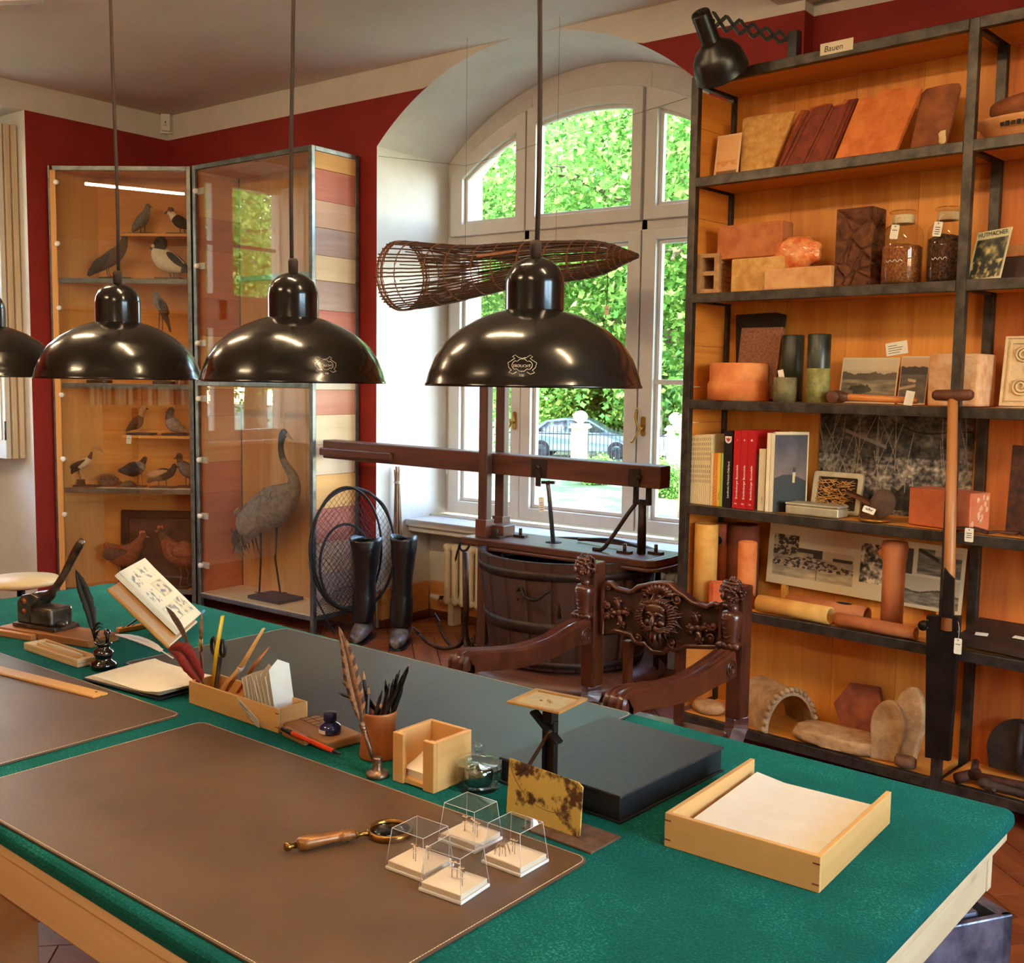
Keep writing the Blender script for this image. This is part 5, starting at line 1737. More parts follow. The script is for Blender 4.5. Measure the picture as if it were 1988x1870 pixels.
MB().bx(-w_ / 2, w_ / 2, .002, .006, 0, h_).build('backing_board', mat('grey_board', C(150, 130, 104), C(164, 144, 116), .8), t, rot=(math.radians(-3), math.radians(1.2), 0))
for sx_ in (-.4, .4):
 MB().bx(sx_ * w_ - .01, sx_ * w_ + .01, .004, .03, -.075, .02).build('foot', M_sboard, t)
def lying(label, pa, pb, da, db, r, m, wall=.008, zl=0, hole=False):
 (ua, _), (ub, _) = sp(pa[0], pa[1], da), sp(pb[0], pb[1], db)
 A_, B_ = sw(ua, da, Z1 + r + zl), sw(ub, db, Z1 + r + zl)
 dr = B_ - A_
 t = thing('lying_pipe', label, 'pipe', A_ - Vector((0, 0, r)), math.atan2(dr.y, dr.x))
 L = dr.length
 MB().lathe([(r, 0), (r * 1.01, L * .5), (r, L), (r - wall, L), (r - wall, 0), (r, 0)], n=28, M=Matrix.Rotation(PI / 2, 3, 'Y'), c=(0, 0, r)).build('tube', m, t)
 return t, L
lying('yellow clay pipe lying in front on the pipe shelf', (1473, 1188), (1612, 1203), .05, .035, .034, M_pipey)
t, L = lying('reddish clay pipe lying behind the yellow one, with a top opening', (1530, 1178), (1683, 1198), .135, .12, .036, M_pipeb)
MB().sphere((L * .72, 0, .0715), (.035, .016, .003), 14, 6).build('top_opening', MATS['hole_dark'], t)
lying('thin orange clay pipe lying at the front right', (1624, 1210), (1778, 1232), .04, .028, .025, M_pipeb)
lying('thin red clay pipe lying against the photo panel', (1478, 1168), (1570, 1180), .20, .19, .018, M_piper)
# upright hooked pipe
(u0, _), (u1, _), (_, zt) = sp(1709, 1190, .085), sp(1750, 1190, .085), sp(1730, 1052, .085)
t = place('bent_pipe', 'upright clay pipe with a thick bent top', 'pipe', (u0 + u1) / 2, .095, Z1)
r, h = (u1 - u0) / 2, zt - Z1
MB().lathe([(0, 0), (r, 0), (r * 1.0, h * .5), (r * 1.02, h * .75), (r * 1.12, h * .85), (r * 1.2, h * .94), (r * 1.1, h), (r * .6, h * 1.01), (0, h * 1.005)], n=30).build('body', M_pipeb, t)
MB().sphere((-r * 1.05, -.004, h * .86), (r * .42, r * .6, r * .5), 14, 10).build('lip', M_pipeb, t)
# leather folder in the right bay
uu, zz = sp(1940, 1262, .10)
t = place('leather_folder', 'dark leather folder lying in the right bay', 'folder', uu + .02, .12, Z1)
M_leath = mat('dark_leather', C(44, 28, 22), C(60, 40, 32), .5, bump=.2)
MB().sheet(lambda u, v: ((u - .5) * .30, (v - .5) * .2, .035 + .018 * v - .012 * u * u), 12, 8, (0, 0, -.024)).build('lower_flap', M_leath, t)
MB().sheet(lambda u, v: ((u - .5) * .28, (v - .2) * .14 + .01, .045 + .03 * v), 12, 6, (0, 0, -.008)).build('upper_flap', M_leath, t)
MB().bx(-.02, .022, -.015, .015, 0, .001).build('label', M_tagp, t, (-.08, -.03, .047), (math.radians(8), 0, .2))
MB().bx(-.03, .03, -.012, .012, 0, .001).build('label', M_tagp, t, (.05, -.01, .052), (math.radians(10), 0, -.1))
# bottom row
Z0 = HS[0]
M_stoneb = mat('weathered_clay', C(150, 112, 76), C(190, 152, 108), .9, scale=8, bump=.7, bscale=35, bdist=.006)
M_stone2 = mat('broken_sandstone', C(170, 124, 78), C(204, 160, 108), .95, scale=9, bump=.8, bscale=30, bdist=.008)
# ridge tile: half tube with a beaded end
(u0, _), (u1, _), (_, zt) = sp(1440, 1398, .04), sp(1580, 1372, .10), sp(1540, 1292, .08)
t = place('ridge_tile', 'half round ridge tile with a beaded rim', 'tile', u0 + .11, .15, Z0, None, math.radians(-28))
R0 = .165
rt = MB()
prof_t = []
L_ = .24
def ridge(u, v, r_):
 an = PI * u
 k = 1 + .10 * (v > .9)
 return (-L_ / 2 - .04 + L_ * v, -math.cos(an) * r_ * .72, math.sin(an) * r_)
rt.sheet(lambda u, v: ridge(u, v, R0), 28, 14)
rt.sheet(lambda u, v: ridge(1 - u, v, R0 - .02), 28, 14)
for v in (0, 1):
 for k in range(28):
  a0, a1 = k / 28, (k + 1) / 28
  rt.add([ridge(a0, v, R0), ridge(a1, v, R0), ridge(a1, v, R0 - .02), ridge(a0, v, R0 - .02)], [(0, 1, 2, 3)])
rt.build('shell', M_stoneb, t)
bd = MB()
for k in range(17):
 an = PI * (k + .5) / 17
 bd.sphere((L_ / 2 - .045, -math.cos(an) * (R0 + .004) * .72, math.sin(an) * (R0 + .004)), (.018, .012, .012), 10, 6)
bd.build('beaded_rim', M_stoneb, t)
# octagonal tile
uz = [sp(x, y, .22) for x, y in ((1612, 1335), (1630, 1298), (1640, 1293), (1690, 1300), (1706, 1345), (1690, 1378), (1640, 1374))]
poly_thing('octagon_tile', 'dark red eight sided floor tile leaning at the back', 'tile', ((1640, 1390), (1690, 1392), (1707, 1352), (1693, 1302), (1638, 1294), (1611, 1332)), .2, .03, mat('octagon_terracotta', C(120, 58, 34), C(158, 84, 48), .8, scale=8, bump=.5), Z0, lean=18)
# slab
(u0, _), (u1, _) = sp(1537, 1410, .03), sp(1690, 1425, .03)
t = place('stone_slab', 'broken sandstone slab lying in front of the octagon tile', 'stone', (u0 + u1) / 2, .10, Z0)
w_ = (u1 - u0) / 2
MB().sphere((0, 0, .028), (w_ * 1.0, .085, .032), 36, 14, warp=lambda p: Vector((max(-w_, min(w_, p.x * 1.3)), max(-.085, min(.085, p.y * 1.3)), max(-.024, min(.024, p.z * 1.6)))) * (1 + .06 * mnoise.fractal(p * 30, 1, 2, 3))).build('slab', M_stone2, t)
# round millstone pieces
for k, (px, py, pt, rr, d, lb, rz) in enumerate(((1718, 1438, 1362, .062, .05, 'rounded rough stone fragment, front one', .2), (1752, 1420, 1335, .078, .12, 'taller half disc of stone behind the rounded one', -.1))):
 uu, _ = sp(px, py, d)
 hh = sp(px, pt, d)[1] - Z0
 t = place('stone_disc', lb, 'stone', uu, d, Z0, None, rz)
 pol = [(-.055, 0), (.045, 0)] + [(.0 + .062 * math.cos(a_) * (1 + .05 * math.sin(3 * a_ + k)), hh * .5 + hh * .5 * math.sin(a_)) for a_ in np.linspace(-.25, PI + .3, 14)]
 MB().prism(pol, 0, .035, 'y').build('disc', M_stone2 if k else M_stoneb, t, rot=(math.radians(-12), 0, 0), bevel=.008)
uu, _ = sp(1755, 1446, .02)
t = place('small_stone', 'small angular brown stone at the front edge', 'stone', uu, .04, Z0)
MB().sphere((0, 0, .022), (.042, .03, .024), 12, 8, warp=lambda p: Vector((max(-.036, min(.036, p.x * 1.2)), p.y, max(-.018, min(.02, p.z * 1.3))))).build('stone', mat('brown_stone', C(110, 72, 52), C(136, 92, 68), .85, bump=.4), t)
uu, _ = sp(1368, 1366, .06)
t = place('flat_stone', 'flat pale stone at the left end of the bottom shelf', 'stone', uu, .09, Z0)
MB().sphere((0, 0, .022), (.075, .055, .024), 24, 10, warp=lambda p: Vector((p.x, p.y, max(-.020, min(.02, p.z * 1.4)))) * (1 + .1 * mnoise.noise(p * 30))).build('stone', M_stone2, t)
# right bay: spade blade, pipe frame, wooden stick
uu, _ = sp(1965, 1440, .2)
t = place('spade_blade', 'round dark iron spade blade leaning in the right bay', 'spade', uu + .02, .21, Z0)
pol = [(-.10, .02), (.10, .02)] + [(.115 * math.cos(a_), .10 + .115 * math.sin(a_)) for a_ in np.linspace(-.3, PI + .3, 22)]
MB().prism(pol, 0, .008, 'y').build('blade', mat('dark_iron', C(44, 34, 28), C(64, 50, 42), .6, .5), t, rot=(math.radians(-10), 0, 0), bevel=.002)
MB().tube([(0, -.012, .03), (0, -.012, .2)], .014, 10).build('socket', MATS['dark_iron'], t, rot=(math.radians(-10), 0, 0))
uu, _ = sp(1880, 1452, .03)
t = place('iron_pipe_tool', 'rusty iron pipe with a T joint lying in the right bay', 'iron tool', uu, .05, Z0)
MB().tube([(0, 0, .03), (.3, .03, .035)], .016, 14).build('pipe', M_rust, t)
MB().tube([(-.03, -.035, .018), (.02, .04, .032)], [.019, .019], 14).build('joint', M_rust, t)
MB().tube([(.0, .05, .03), (-.02, .12, .04)], .013, 10).build('stub', M_rust, t)
uu, _ = sp(1930, 1486, -.0)
t = place('forked_branch', 'short dark forked branch at the front of the right bay', 'branch', uu, .03, Z0)
M_branch = mat('dark_wood_branch', C(50, 34, 26), C(76, 54, 40), .8, bump=.3)
MB().tube(spline([(-.055, 0, .022, .016), (-.02, .0, .022, .018), (.06, .004, .018, .013), (.16, .01, .018, .015)], 5)and [tuple(p[:3]) for p in spline([(-.055, 0, .022), (-.02, .0, .022), (.06, .004, .018), (.16, .01, .018)], 5)], [.014, .016, .018, .019, .018, .018, .016, .015, .014, .013, .013, .013, .014, .014, .015, .015], 10).build('branch', M_branch, t)
MB().tube([(-.02, 0, .018), (-.03, -.014, .006)], [.012, .006], 8).build('fork', M_branch, t)
MB().tube([(.0, 0, .018), (-.006, -.018, .008)], [.012, .008], 8).build('fork', M_branch, t)
# peat cutter in front of the shelf
tb = sp(1838, 1478, -.035)
t = place('peat_cutter', 'long peat cutting tool with T handle and dark iron box, leaning on the shelf', 'tool', tb[0], -.035, 0)
M_shaft = wood('ash_shaft', C(160, 98, 48), C(186, 122, 66), 'z', 12, .45)
M_dkiron = mat('blackened_iron', C(28, 22, 20), C(44, 36, 32), .45, .6, scale=6)
P_ = lambda px, py, d=-.035: (sp(px, py, d)[0] - tb[0], d + .035, sp(px, py, d)[1])
bx_ = [P_(1797, 1470), P_(1845, 1478), P_(1866, 1196), P_(1800, 1194)]
ms = MB()
ms.prism([(p[0], p[2]) for p in bx_], -.01, .012, 'y')
ms.build('iron_box', M_dkiron, t, bevel=.003)
a, b_ = P_(1839, 1196), P_(1850, 775)
MB().tube([(a[0] + .003, .0, a[2] - .05), (a[0], .0, a[2] + .15), b_], [.022, .019, .0165], 16).build('shaft', M_shaft, t)
h0, h1 = P_(1811, 772), P_(1889, 772)
MB().tube([(h0[0], -.0, h0[2] + .008), (h0[0] + .01, 0, h0[2] + .008), ((h0[0] + h1[0]) / 2, 0, h0[2] + .008), (h1[0] - .01, 0, h1[2] + .008), (h1[0], 0, h1[2] + .008)], [.012, .0185, .020, .0185, .012], 16).build('handle', M_mhead, t)
c0, c1 = P_(1836, 1197), P_(1836, 1100)
MB().prism([(c0[0] - .008, c0[2] - .0), (c0[0] + .035, c0[2]), (c0[0] + .032, c0[2] + .14), (c0[0] + .014, c1[2] - .02), (c0[0] - .004, c1[2])], -.028, -.018, 'y').build('blade', M_dkiron, t, bevel=.002)
e0 = P_(1793, 1215)
MB().tube([(e0[0], -.008, e0[2]), (e0[0], .008, e0[2])], .018, 14).build('ear', M_dkiron, t)
e1 = P_(1866, 1205)
rv = MB()
for px, py in ((1803, 1204), (1803, 1219), (1862, 1208), (1862, 1226)):
 q_ = P_(px, py)
 rv.sphere((q_[0], -.011, q_[2]), .0035, 8, 6)
rv.build('rivet', M_steel, t)
g0 = P_(1866, 1238)
tagcard(t, (g0[0] - .001, -.024, g0[2]), (0, 0, 0), .026, .055, 1, [(.002, 0, .03), (-.004, .004, .055)])
# stuffed birds and other things in the cabinets
def fmat(name, c, d, sc=30):
 return mat('feather_' + name, C(*c), C(*d), .85, scale=sc, bump=.5, bscale=70, bdist=.004, stretch=(1, 1, 1))
F_grey = fmat('grey', (96, 88, 84), (132, 122, 114))
F_brown = fmat('brown', (74, 52, 36), (112, 82, 58))
F_dark = fmat('dark', (34, 28, 26), (54, 44, 38))
F_black = fmat('black', (16, 14, 16), (28, 24, 26))
F_white = fmat('white', (214, 190, 156), (230, 210, 180))
F_red = fmat('russet', (120, 58, 32), (158, 84, 48))
F_buff = fmat('buff', (178, 124, 78), (204, 152, 104))
F_beak = mat('beak_horn', C(150, 116, 66), C(176, 140, 86), .4)
F_beakd = mat('beak_dark', C(40, 32, 28), C(54, 44, 38), .4)
F_leg = mat('bird_leg', C(92, 62, 40), C(120, 84, 54), .6)
F_base = mat('dark_plinth', C(30, 22, 20), C(42, 32, 28), .5)
CN = Vector((-math.sin(CA_A), math.cos(CA_A), 0))
K1 = FPX / 6.75
def c1p(px, py, d):
 v = onplane(px, py, CA_L + CN * d, CN)
 return (v - CA_L).dot(cu), v.z
def bird(name, label, cat, mapper, d, zs, body, mats, beak=None, beakm=None, legs=(), base=None, wings=(), tail=None, cheek=None, comb=None, group=None, K=None, flat=.8, world=None, eye=True, legr=.003, legm=None):
 """body: (px, py, radius in px) from tail to head; mats: list of (upto fraction, material)"""
 K = K or K1
 P = [(*mapper(x, y, d), r / K) for x, y, r in body]
 low = min([p[1] - p[2] for p in P] + [mapper(x, y, d)[1] for lg in legs for x, y in lg])
 bh = base[1] if base else 0
 dz = zs + bh - low
 x0 = sum(p[0] for p in P) / len(P)
 loc, rz = (world or w1)(x0, d, zs)
 loc = loc + Vector((0, 0, .0008))
 t = thing(name, label, cat, loc, rz, group)
 Q = spline([(p[0] - x0, p[1] + dz - zs, p[2]) for p in P], 5)
 n = len(Q)
 ms = []
 for f_, m_ in mats:
  if m_ not in ms:
   ms.append(m_)
 mb = MB()
 rs = [max(q[2], .0015) for q in Q]
 mb.tube([(q[0], 0, q[1]) for q in Q], rs, 14, True, False, True, flat, up=(0, 0, 1))
 # rounded ends
 for j in range(n - 1):
  fr = (j + .5) / (n - 1)
  for f_, m_ in mats:
   if fr <= f_:
    k = ms.index(m_)
    break
  for i in range(14):
   mb.m[j * 14 + i] = k
 mb.m[(n - 1) * 14] = 0
 mb.m[(n - 1) * 14 + 1] = ms.index(mats[-1][1])
 e = Q[-1]
 mb.sphere((e[0], 0, e[1]), (rs[-1] * 1.0, rs[-1] * flat, rs[-1]), 12, 8, mi=ms.index(mats[-1][1]))
 mb.build('body', ms, t)
 M2 = lambda x, y: (mapper(x, y, d)[0] - x0, mapper(x, y, d)[1] + dz - zs)
 if beak:
  (x1, y1, r1), (x2, y2) = beak
  a, b = M2(x1, y1), M2(x2, y2)
  MB().tube([(a[0], 0, a[1]), ((a[0] + b[0]) / 2, 0, (a[1] + b[1]) / 2 + .0005), (b[0], 0, b[1])], [r1 / K, r1 / K * .6, .0006], 8).build('beak', beakm or F_beak, t)
 if eye:
  for s in (-1, 1):
   MB().sphere((e[0] - rs[-1] * .1, s * rs[-1] * flat * .98, e[1] + rs[-1] * .15), max(.0016, rs[-1] * .14), 8, 6).build('eye', mat('glass_eye', C(20, 14, 8), C(24, 18, 10), .1), t)
 for (x, y, rx, rz_, an, m_) in wings:
  c = M2(x, y)
  near = min(Q, key=lambda q: (q[0] - c[0]) ** 2 + (q[1] - c[1]) ** 2)
  for s in (-1, 1):
   M = Matrix.Rotation(-math.radians(an), 3, 'Y')
   MB().sphere((c[0], s * near[2] * flat * .86, c[1]), (rx / K, near[2] * .22 + .002, rz_ / K), 16, 8, M, warp=lambda p: Vector((p.x, p.y, p.z * (1 - .4 * p.x / (rx / K))))).build('wing', m_, t)
 if tail:
  (x1, y1), (x2, y2), w_, m_ = tail
  a, b = M2(x1, y1), M2(x2, y2)
  tm = MB()
  for k in range(5):
   s = (k - 2) / 2
   tm.tube([(a[0], s * w_ * .3, a[1]), (b[0], s * w_, b[1] - abs(s) * .004)], [.006, .004], 6, flat=.4)
  tm.build('tail', m_, t)
 if cheek:
  x, y, r, m_ = cheek
  c = M2(x, y)
  for s in (-1, 1):
   MB().sphere((c[0], s * rs[-1] * flat * .9, c[1]), (r / K, .0025, r / K), 10, 6).build('cheek_patch', m_, t)
 if comb:
  x, y, r, m_ = comb
  c = M2(x, y)
  cm_ = MB()
  for k in range(4):
   cm_.sphere((c[0] + (k - 1.5) * r / K * .6, 0, c[1] + .002 * (k % 2)), (r / K * .5, .002, r / K * .9), 8, 6)
  cm_.build('comb', m_, t)
 for j, lg in enumerate(legs):
  s = .012 if j % 2 else -.012
  pts = [(M2(x, y)[0], s, M2(x, y)[1]) for x, y in lg]
  lm = MB().tube(pts, [legr * 1.4] + [legr] * (len(pts) - 1), 7)
  f = pts[-1]
  for a_ in (-.5, 0, .5, PI):
   lm.tube([f, (f[0] + math.cos(a_) * legr * 7, f[1] + math.sin(a_) * legr * 7, f[2] - .001 + legr * .3)], [legr * .8, legr * .4], 5)
  lm.build('leg', legm or F_leg, t)
 if base:
  w_, h_, dp_, m_ = base[:4]
  bx0 = base[4] if len(base) > 4 else 0
  MB().bx(bx0 - w_ / 2, bx0 + w_ / 2, -dp_ / 2, dp_ / 2, 0, h_).build('plinth', m_, t, bevel=.003)
 return t
w1 = lambda x0, d, zs: (CA_L + cu * x0 + CN * d + Vector((0, 0, zs)), CA_A)
ZH1, ZH2 = 2.415, 1.122
bird('stuffed_pigeon', 'grey stuffed pigeon on the uppermost half shelf', 'bird', c1p, .20, ZH1, [(256, 430, 3), (264, 420, 8), (275, 408, 12), (283, 395, 8), (286, 384, 5.5), (287, 380, 5)], [(1, F_grey)], ((291, 381, 2), (296, 383)), F_beakd, [[(274, 418), (274, 433)], [(279, 416), (280, 433)]], (.16, .012, .07, F_base))
bird('stuffed_duck', 'stuffed duck with white cheek on the uppermost half shelf', 'bird', c1p, .19, ZH1, [(367, 428, 3), (360, 420, 9), (348, 413, 12), (337, 404, 8), (332, 396, 6), (331, 391, 6.5)], [(.55, F_dark), (.8, F_white), (1, F_brown)], ((325, 394, 3), (318, 399)), F_beakd, [[(350, 422), (351, 436)], [(356, 424), (357, 436)]], (.14, .012, .08, F_base), [(357, 414, 14, 5, -25, F_black)], cheek=(329, 397, 3.5, F_white))
bird('stuffed_pigeon', 'dark brown stuffed pigeon, left on the second shelf', 'bird', c1p, .13, ZS1[0], [(171, 522, 3), (180, 512, 8), (200, 498, 13), (222, 483, 15), (237, 467, 10), (241, 452, 6.5), (241, 444, 6)], [(.3, F_dark), (1, F_brown)], ((246, 443, 2.4), (253, 441)), F_beakd, [[(212, 505), (212, 516), (216, 524)], [(205, 507), (206, 516), (209, 524)]], (.20, .014, .08, F_dark, .04), [(202, 494, 26, 9, 35, F_dark)])
bird('stuffed_goldeneye', 'black headed stuffed duck with white breast and cheek spot', 'bird', c1p, .12, ZS1[0], [(367, 512, 3), (358, 506, 9), (342, 500, 17), (322, 490, 21), (310, 478, 18), (308, 468, 12), (311, 459, 13.5), (312, 456, 13)], [(.16, F_dark), (.70, F_white), (1, F_black)], ((299, 464, 4.5), (288, 469)), F_beakd, [[(338, 512), (339, 524)], [(328, 512), (330, 524)]], (.17, .014, .10, F_brown, .0), [(345, 491, 24, 7, -38, F_black)], cheek=(300, 463, 3.6, F_white))
bird('stuffed_kestrel', 'small grey bird of prey on a perch behind the third pendant lamp', 'bird', c1p, .085, ZS1[1], [(331, 640, 2), (326, 622, 4), (317, 600, 8), (309, 584, 10.5), (305, 572, 7), (304, 566, 6.5)], [(.45, F_dark), (1, F_grey)], ((299, 568, 2), (296, 572)), F_beakd, [[(311, 602), (309, 660), (309, 735)], [(315, 604), (313, 660), (312, 735)]], (.12, .02, .08, F_base), [(318, 592, 16, 6, -60, F_dark)], legr=.004)
bird('stuffed_partridge', 'brown speckled stuffed bird half hidden by the third pendant lamp', 'bird', c1p, .15, ZS1[1], [(170, 640, 4), (178, 628, 14), (192, 616, 18), (205, 606, 10), (208, 598, 7)], [(1, F_brown)], ((213, 598, 2.5), (219, 600)), F_beakd, [[(190, 640), (190, 700)], [(197, 640), (198, 700)]], (.14, .02, .08, F_base), legr=.004)
bird('stuffed_dove', 'pale brown stuffed bird lying low at the left of the lower half shelf', 'bird', c1p, .19, ZH2, [(245, 838, 2), (254, 830, 7), (266, 821, 12), (274, 808, 6), (277, 797, 5), (279, 793, 5)], [(.6, F_brown), (1, F_buff)], ((284, 794, 2), (288, 796)), F_beakd, (), (.18, .014, .08, mat('blue_plinth', C(30, 30, 44), C(40, 40, 56), .5), .03))
bird('stuffed_jackdaw', 'dark hooded stuffed bird at the right of the lower half shelf', 'bird', c1p, .18, ZH2, [(362, 832, 3), (350, 826, 9), (336, 817, 14), (329, 804, 9), (331, 794, 7), (332, 790, 7)], [(.55, F_grey), (1, F_dark)], ((326, 792, 2.5), (320, 795)), F_beakd, (), (.16, .014, .08, MATS['blue_plinth'], .0))
bird('stuffed_heron', 'small black and white stuffed heron on a stump', 'bird', c1p, .10, ZS1[2], [(135, 902, 2), (142, 893, 5), (152, 884, 8.5), (165, 877, 9), (173, 869, 5), (177, 859, 2.6), (179, 851, 2.4), (185, 847, 2.8), (190, 850, 3.6)], [(.25, F_black), (.5, F_white), (.66, F_dark), (1, F_buff)], ((193, 852, 2), (205, 861)), F_beak, [[(154, 892), (158, 903), (158, 920)], [(150, 893), (152, 905), (157, 921)]], (.17, .010, .09, F_base, .01), [(153, 880, 18, 5, 30, F_black)], legr=.0022)
u_, z_ = c1p(157, 928, .10)
t = thing('tree_stump', 'little dark stump under the small heron', 'stump', CA_L + cu * u_ + CN * .10 + Vector((0, 0, ZS1[2] + .0105)), CA_A)
MB().lathe([(0, 0), (.026, 0), (.028, .01), (.024, .025), (.026, .034), (0, .036)], n=14).build('stump', F_dark, t)
u_, z_ = c1p(209, 934, .16)
t = thing('stuffed_hedgehog', 'brown spiny stuffed hedgehog between the heron and moorhen', 'animal', CA_L + cu * u_ + CN * .17 + Vector((0, 0, ZS1[2])), CA_A)
hm = MB()
hm.sphere((0, 0, .03), (.072, .05, .042), 24, 14, warp=lambda p: Vector((p.x, p.y, max(p.z, -.029))) * (1 + .04 * mnoise.noise(p * 60)))
hm.sphere((.075, 0, .018), (.022, .016, .016), 12, 8)
hm.build('body', F_brown, t)
sm = MB()
rh = random.Random(5)
for k in range(500):
 th, ph = rh.uniform(0, 1.45), rh.uniform(0, 2 * PI)
 nv = Vector((math.sin(th) * math.cos(ph), math.sin(th) * math.sin(ph), math.cos(th)))
 p0 = Vector((nv.x * .07, nv.y * .048, .03 + nv.z * .04))
 q0 = p0 + nv * .016 + Vector((rh.uniform(-.006, .002), rh.uniform(-.004, .004), 0))
 sm.tube([p0, q0], [.0012, .0002], 3, False)
o = sm.build('spines', F_buff, t)
o['kind'] = 'stuff'
bird('stuffed_moorhen', 'dark stuffed moorhen with grey collar in the middle of the cabinet', 'bird', c1p, .11, ZS1[2], [(230, 899, 3), (240, 899, 8), (256, 897, 15), (270, 892, 13), (277, 883, 7), (281, 877, 5.5)], [(.62, F_dark), (.8, F_grey), (1, F_black)], ((285, 878, 2), (291, 882)), F_beak, [[(268, 903), (269, 915), (268, 928)], [(273, 903), (274, 915), (275, 928)]], (.12, .012, .07, F_brown, .015), legr=.0024)
bird('stuffed_snipe', 'small brown stuffed bird crouching beside the hedgehog', 'bird', c1p, .08, ZS1[2], [(233, 931, 2), (242, 929, 6), (252, 928, 7), (260, 929, 4)], [(1, F_brown)], ((262, 930, 1.5), (268, 933)), F_beakd)
bird('stuffed_teal', 'stuffed bird with spread wings lying at the right of the cabinet', 'bird', c1p, .10, ZS1[2], [(286, 920, 3), (298, 910, 9), (315, 905, 13), (330, 902, 9), (337, 893, 6), (338, 889, 5.5)], [(.4, F_brown), (1, F_dark)], ((342, 890, 2), (348, 892)), F_beakd, [[(310, 914), (309, 928)], [(320, 914), (322, 928)]], (.17, .010, .08, F_dark), [(308, 902, 22, 7, 15, F_buff)])
bird('stuffed_duck', 'dark headed stuffed duck at the right edge of the middle shelf', 'bird', c1p, .17, ZS1[2], [(374, 915, 4), (368, 905, 12), (358, 893, 13), (350, 882, 7), (348, 874, 6.5), (348, 871, 6.5)], [(.6, F_grey), (1, F_black)], ((343, 874, 2.5), (337, 877)), F_beakd, [[(362, 908), (362, 928)], [(367, 908), (367, 928)]], (.09, .012, .07, F_base))
for k, (xa, xb, lb) in enumerate(((186, 236, 'flat white paper under the hedgehog'), (222, 300, 'torn white paper under the moorhen'), (300, 372, 'white paper sheet at the right end of the bird shelf'))):
 (a, _), (b, _) = c1p(xa, 940, .04), c1p(xb, 940, .04)
 t = thing('paper_sheet', lb, 'paper', CA_L + cu * ((a + b) / 2) + CN * .055 + Vector((0, 0, ZS1[2] + .0003)), CA_A)
 MB().bx(-(b - a) / 2 + .004, (b - a) / 2 - .004, -.022, .02, 0, .0012).build('sheet', M_paper, t, rot=(0, 0, .04 * (k - 1)))
# eggs on the back wall
for k, (px, py, c, lb) in enumerate(((162, 973, 0, 'white egg, highest on the cabinet back wall'), (154, 989, 1, 'buff egg just below the highest egg'), (171, 1044, 0, 'white egg in the middle of the back wall'), (180.5, 1076, 0, 'white egg right above the dark egg'), (187.5, 1101, 2, 'dark brown egg on the cabinet back wall'), (172, 1117, 0, 'lowest white egg on the cabinet back wall'))):
 u_, z_ = c1p(px, py, BD - .012)
 t = thing('wall_egg', lb, 'egg', CA_L + cu * u_ + CN * (BD - .0135) + Vector((0, 0, z_)), CA_A, 'eggs on the cabinet wall')
 mm = (mat('white_egg', C(226, 200, 156), C(234, 212, 172), .5), mat('buff_egg', C(196, 138, 84), C(206, 150, 96), .5), mat('dark_egg', C(70, 40, 22), C(84, 50, 30), .5))[c]
 MB().sphere((0, 0, 0), (.0165, .0135, .0225), 16, 12, warp=lambda p: Vector((p.x * (1 - p.z * 8), p.y * (1 - p.z * 8), p.z))).build('shell', mm, t)
# dark framed picture and two hens
(u0, z1), (u1, z0) = c1p(227, 992, .2), c1p(385, 1140, .2)
u1 = min(u1, CW1 - .035)
t = thing('dark_picture_frame', 'dark framed picture standing behind the two hens', 'picture', CA_L + cu * ((u0 + u1) / 2) + CN * .235 + Vector((0, 0, CB0 + .021)), CA_A)
w_, h_ = u1 - u0, z1 - CB0 - .02
MB().ring([(-w_ / 2, 0), (w_ / 2, 0), (w_ / 2, h_), (-w_ / 2, h_)], [(-w_ / 2 + .055, .055), (w_ / 2 - .055, .055), (w_ / 2 - .055, h_ - .055), (-w_ / 2 + .055, h_ - .055)], -.012, .012).build('frame', mat('black_frame', C(24, 15, 12), C(40, 26, 20), .35), t, rot=(math.radians(-4), 0, 0), bevel=.008)
MB().bx(-w_ / 2 + .05, w_ / 2 - .05, 0, .006, .05, h_ - .05).build('picture', mat('brown_painting', C(44, 26, 20), C(92, 56, 42), .6, scale=4), t, rot=(math.radians(-4), 0, 0))
M_comb = mat('red_comb', C(196, 92, 70), C(214, 116, 92), .6)
bird('stuffed_hen', 'dark brown stuffed hen at the bottom of the bird cabinet', 'bird', c1p, .13, CB0 + .02, [(203, 1049, 3), (211, 1056, 11), (228, 1070, 22), (247, 1070, 22), (263, 1056, 14), (272, 1042, 8), (277, 1034, 7)], [(1, F_red)], ((284, 1036, 2.6), (291, 1038)), F_beak, [[(232, 1092), (232, 1128)], [(246, 1092), (247, 1128)]], (.20, .012, .10, F_base), [(229, 1066, 26, 12, 12, F_brown)], comb=(276, 1028, 4.5, M_comb), legr=.004)
bird('stuffed_hen', 'reddish brown stuffed hen facing left at the bottom right of the bird cabinet', 'bird', c1p, .12, CB0 + .02, [(382, 1060, 8), (372, 1066, 22), (354, 1070, 28), (336, 1064, 22), (324, 1048, 13), (315, 1032, 8), (312, 1025, 7)], [(.72, F_red), (1, F_brown)], ((306, 1025, 2.6), (300, 1027)), F_beak, [[(350, 1095), (354, 1108), (350, 1132)], [(360, 1096), (364, 1108), (362, 1132)]], (.18, .012, .10, F_base), [(360, 1064, 24, 13, -10, F_red)], comb=(311, 1019, 4.5, M_comb), legr=.004)
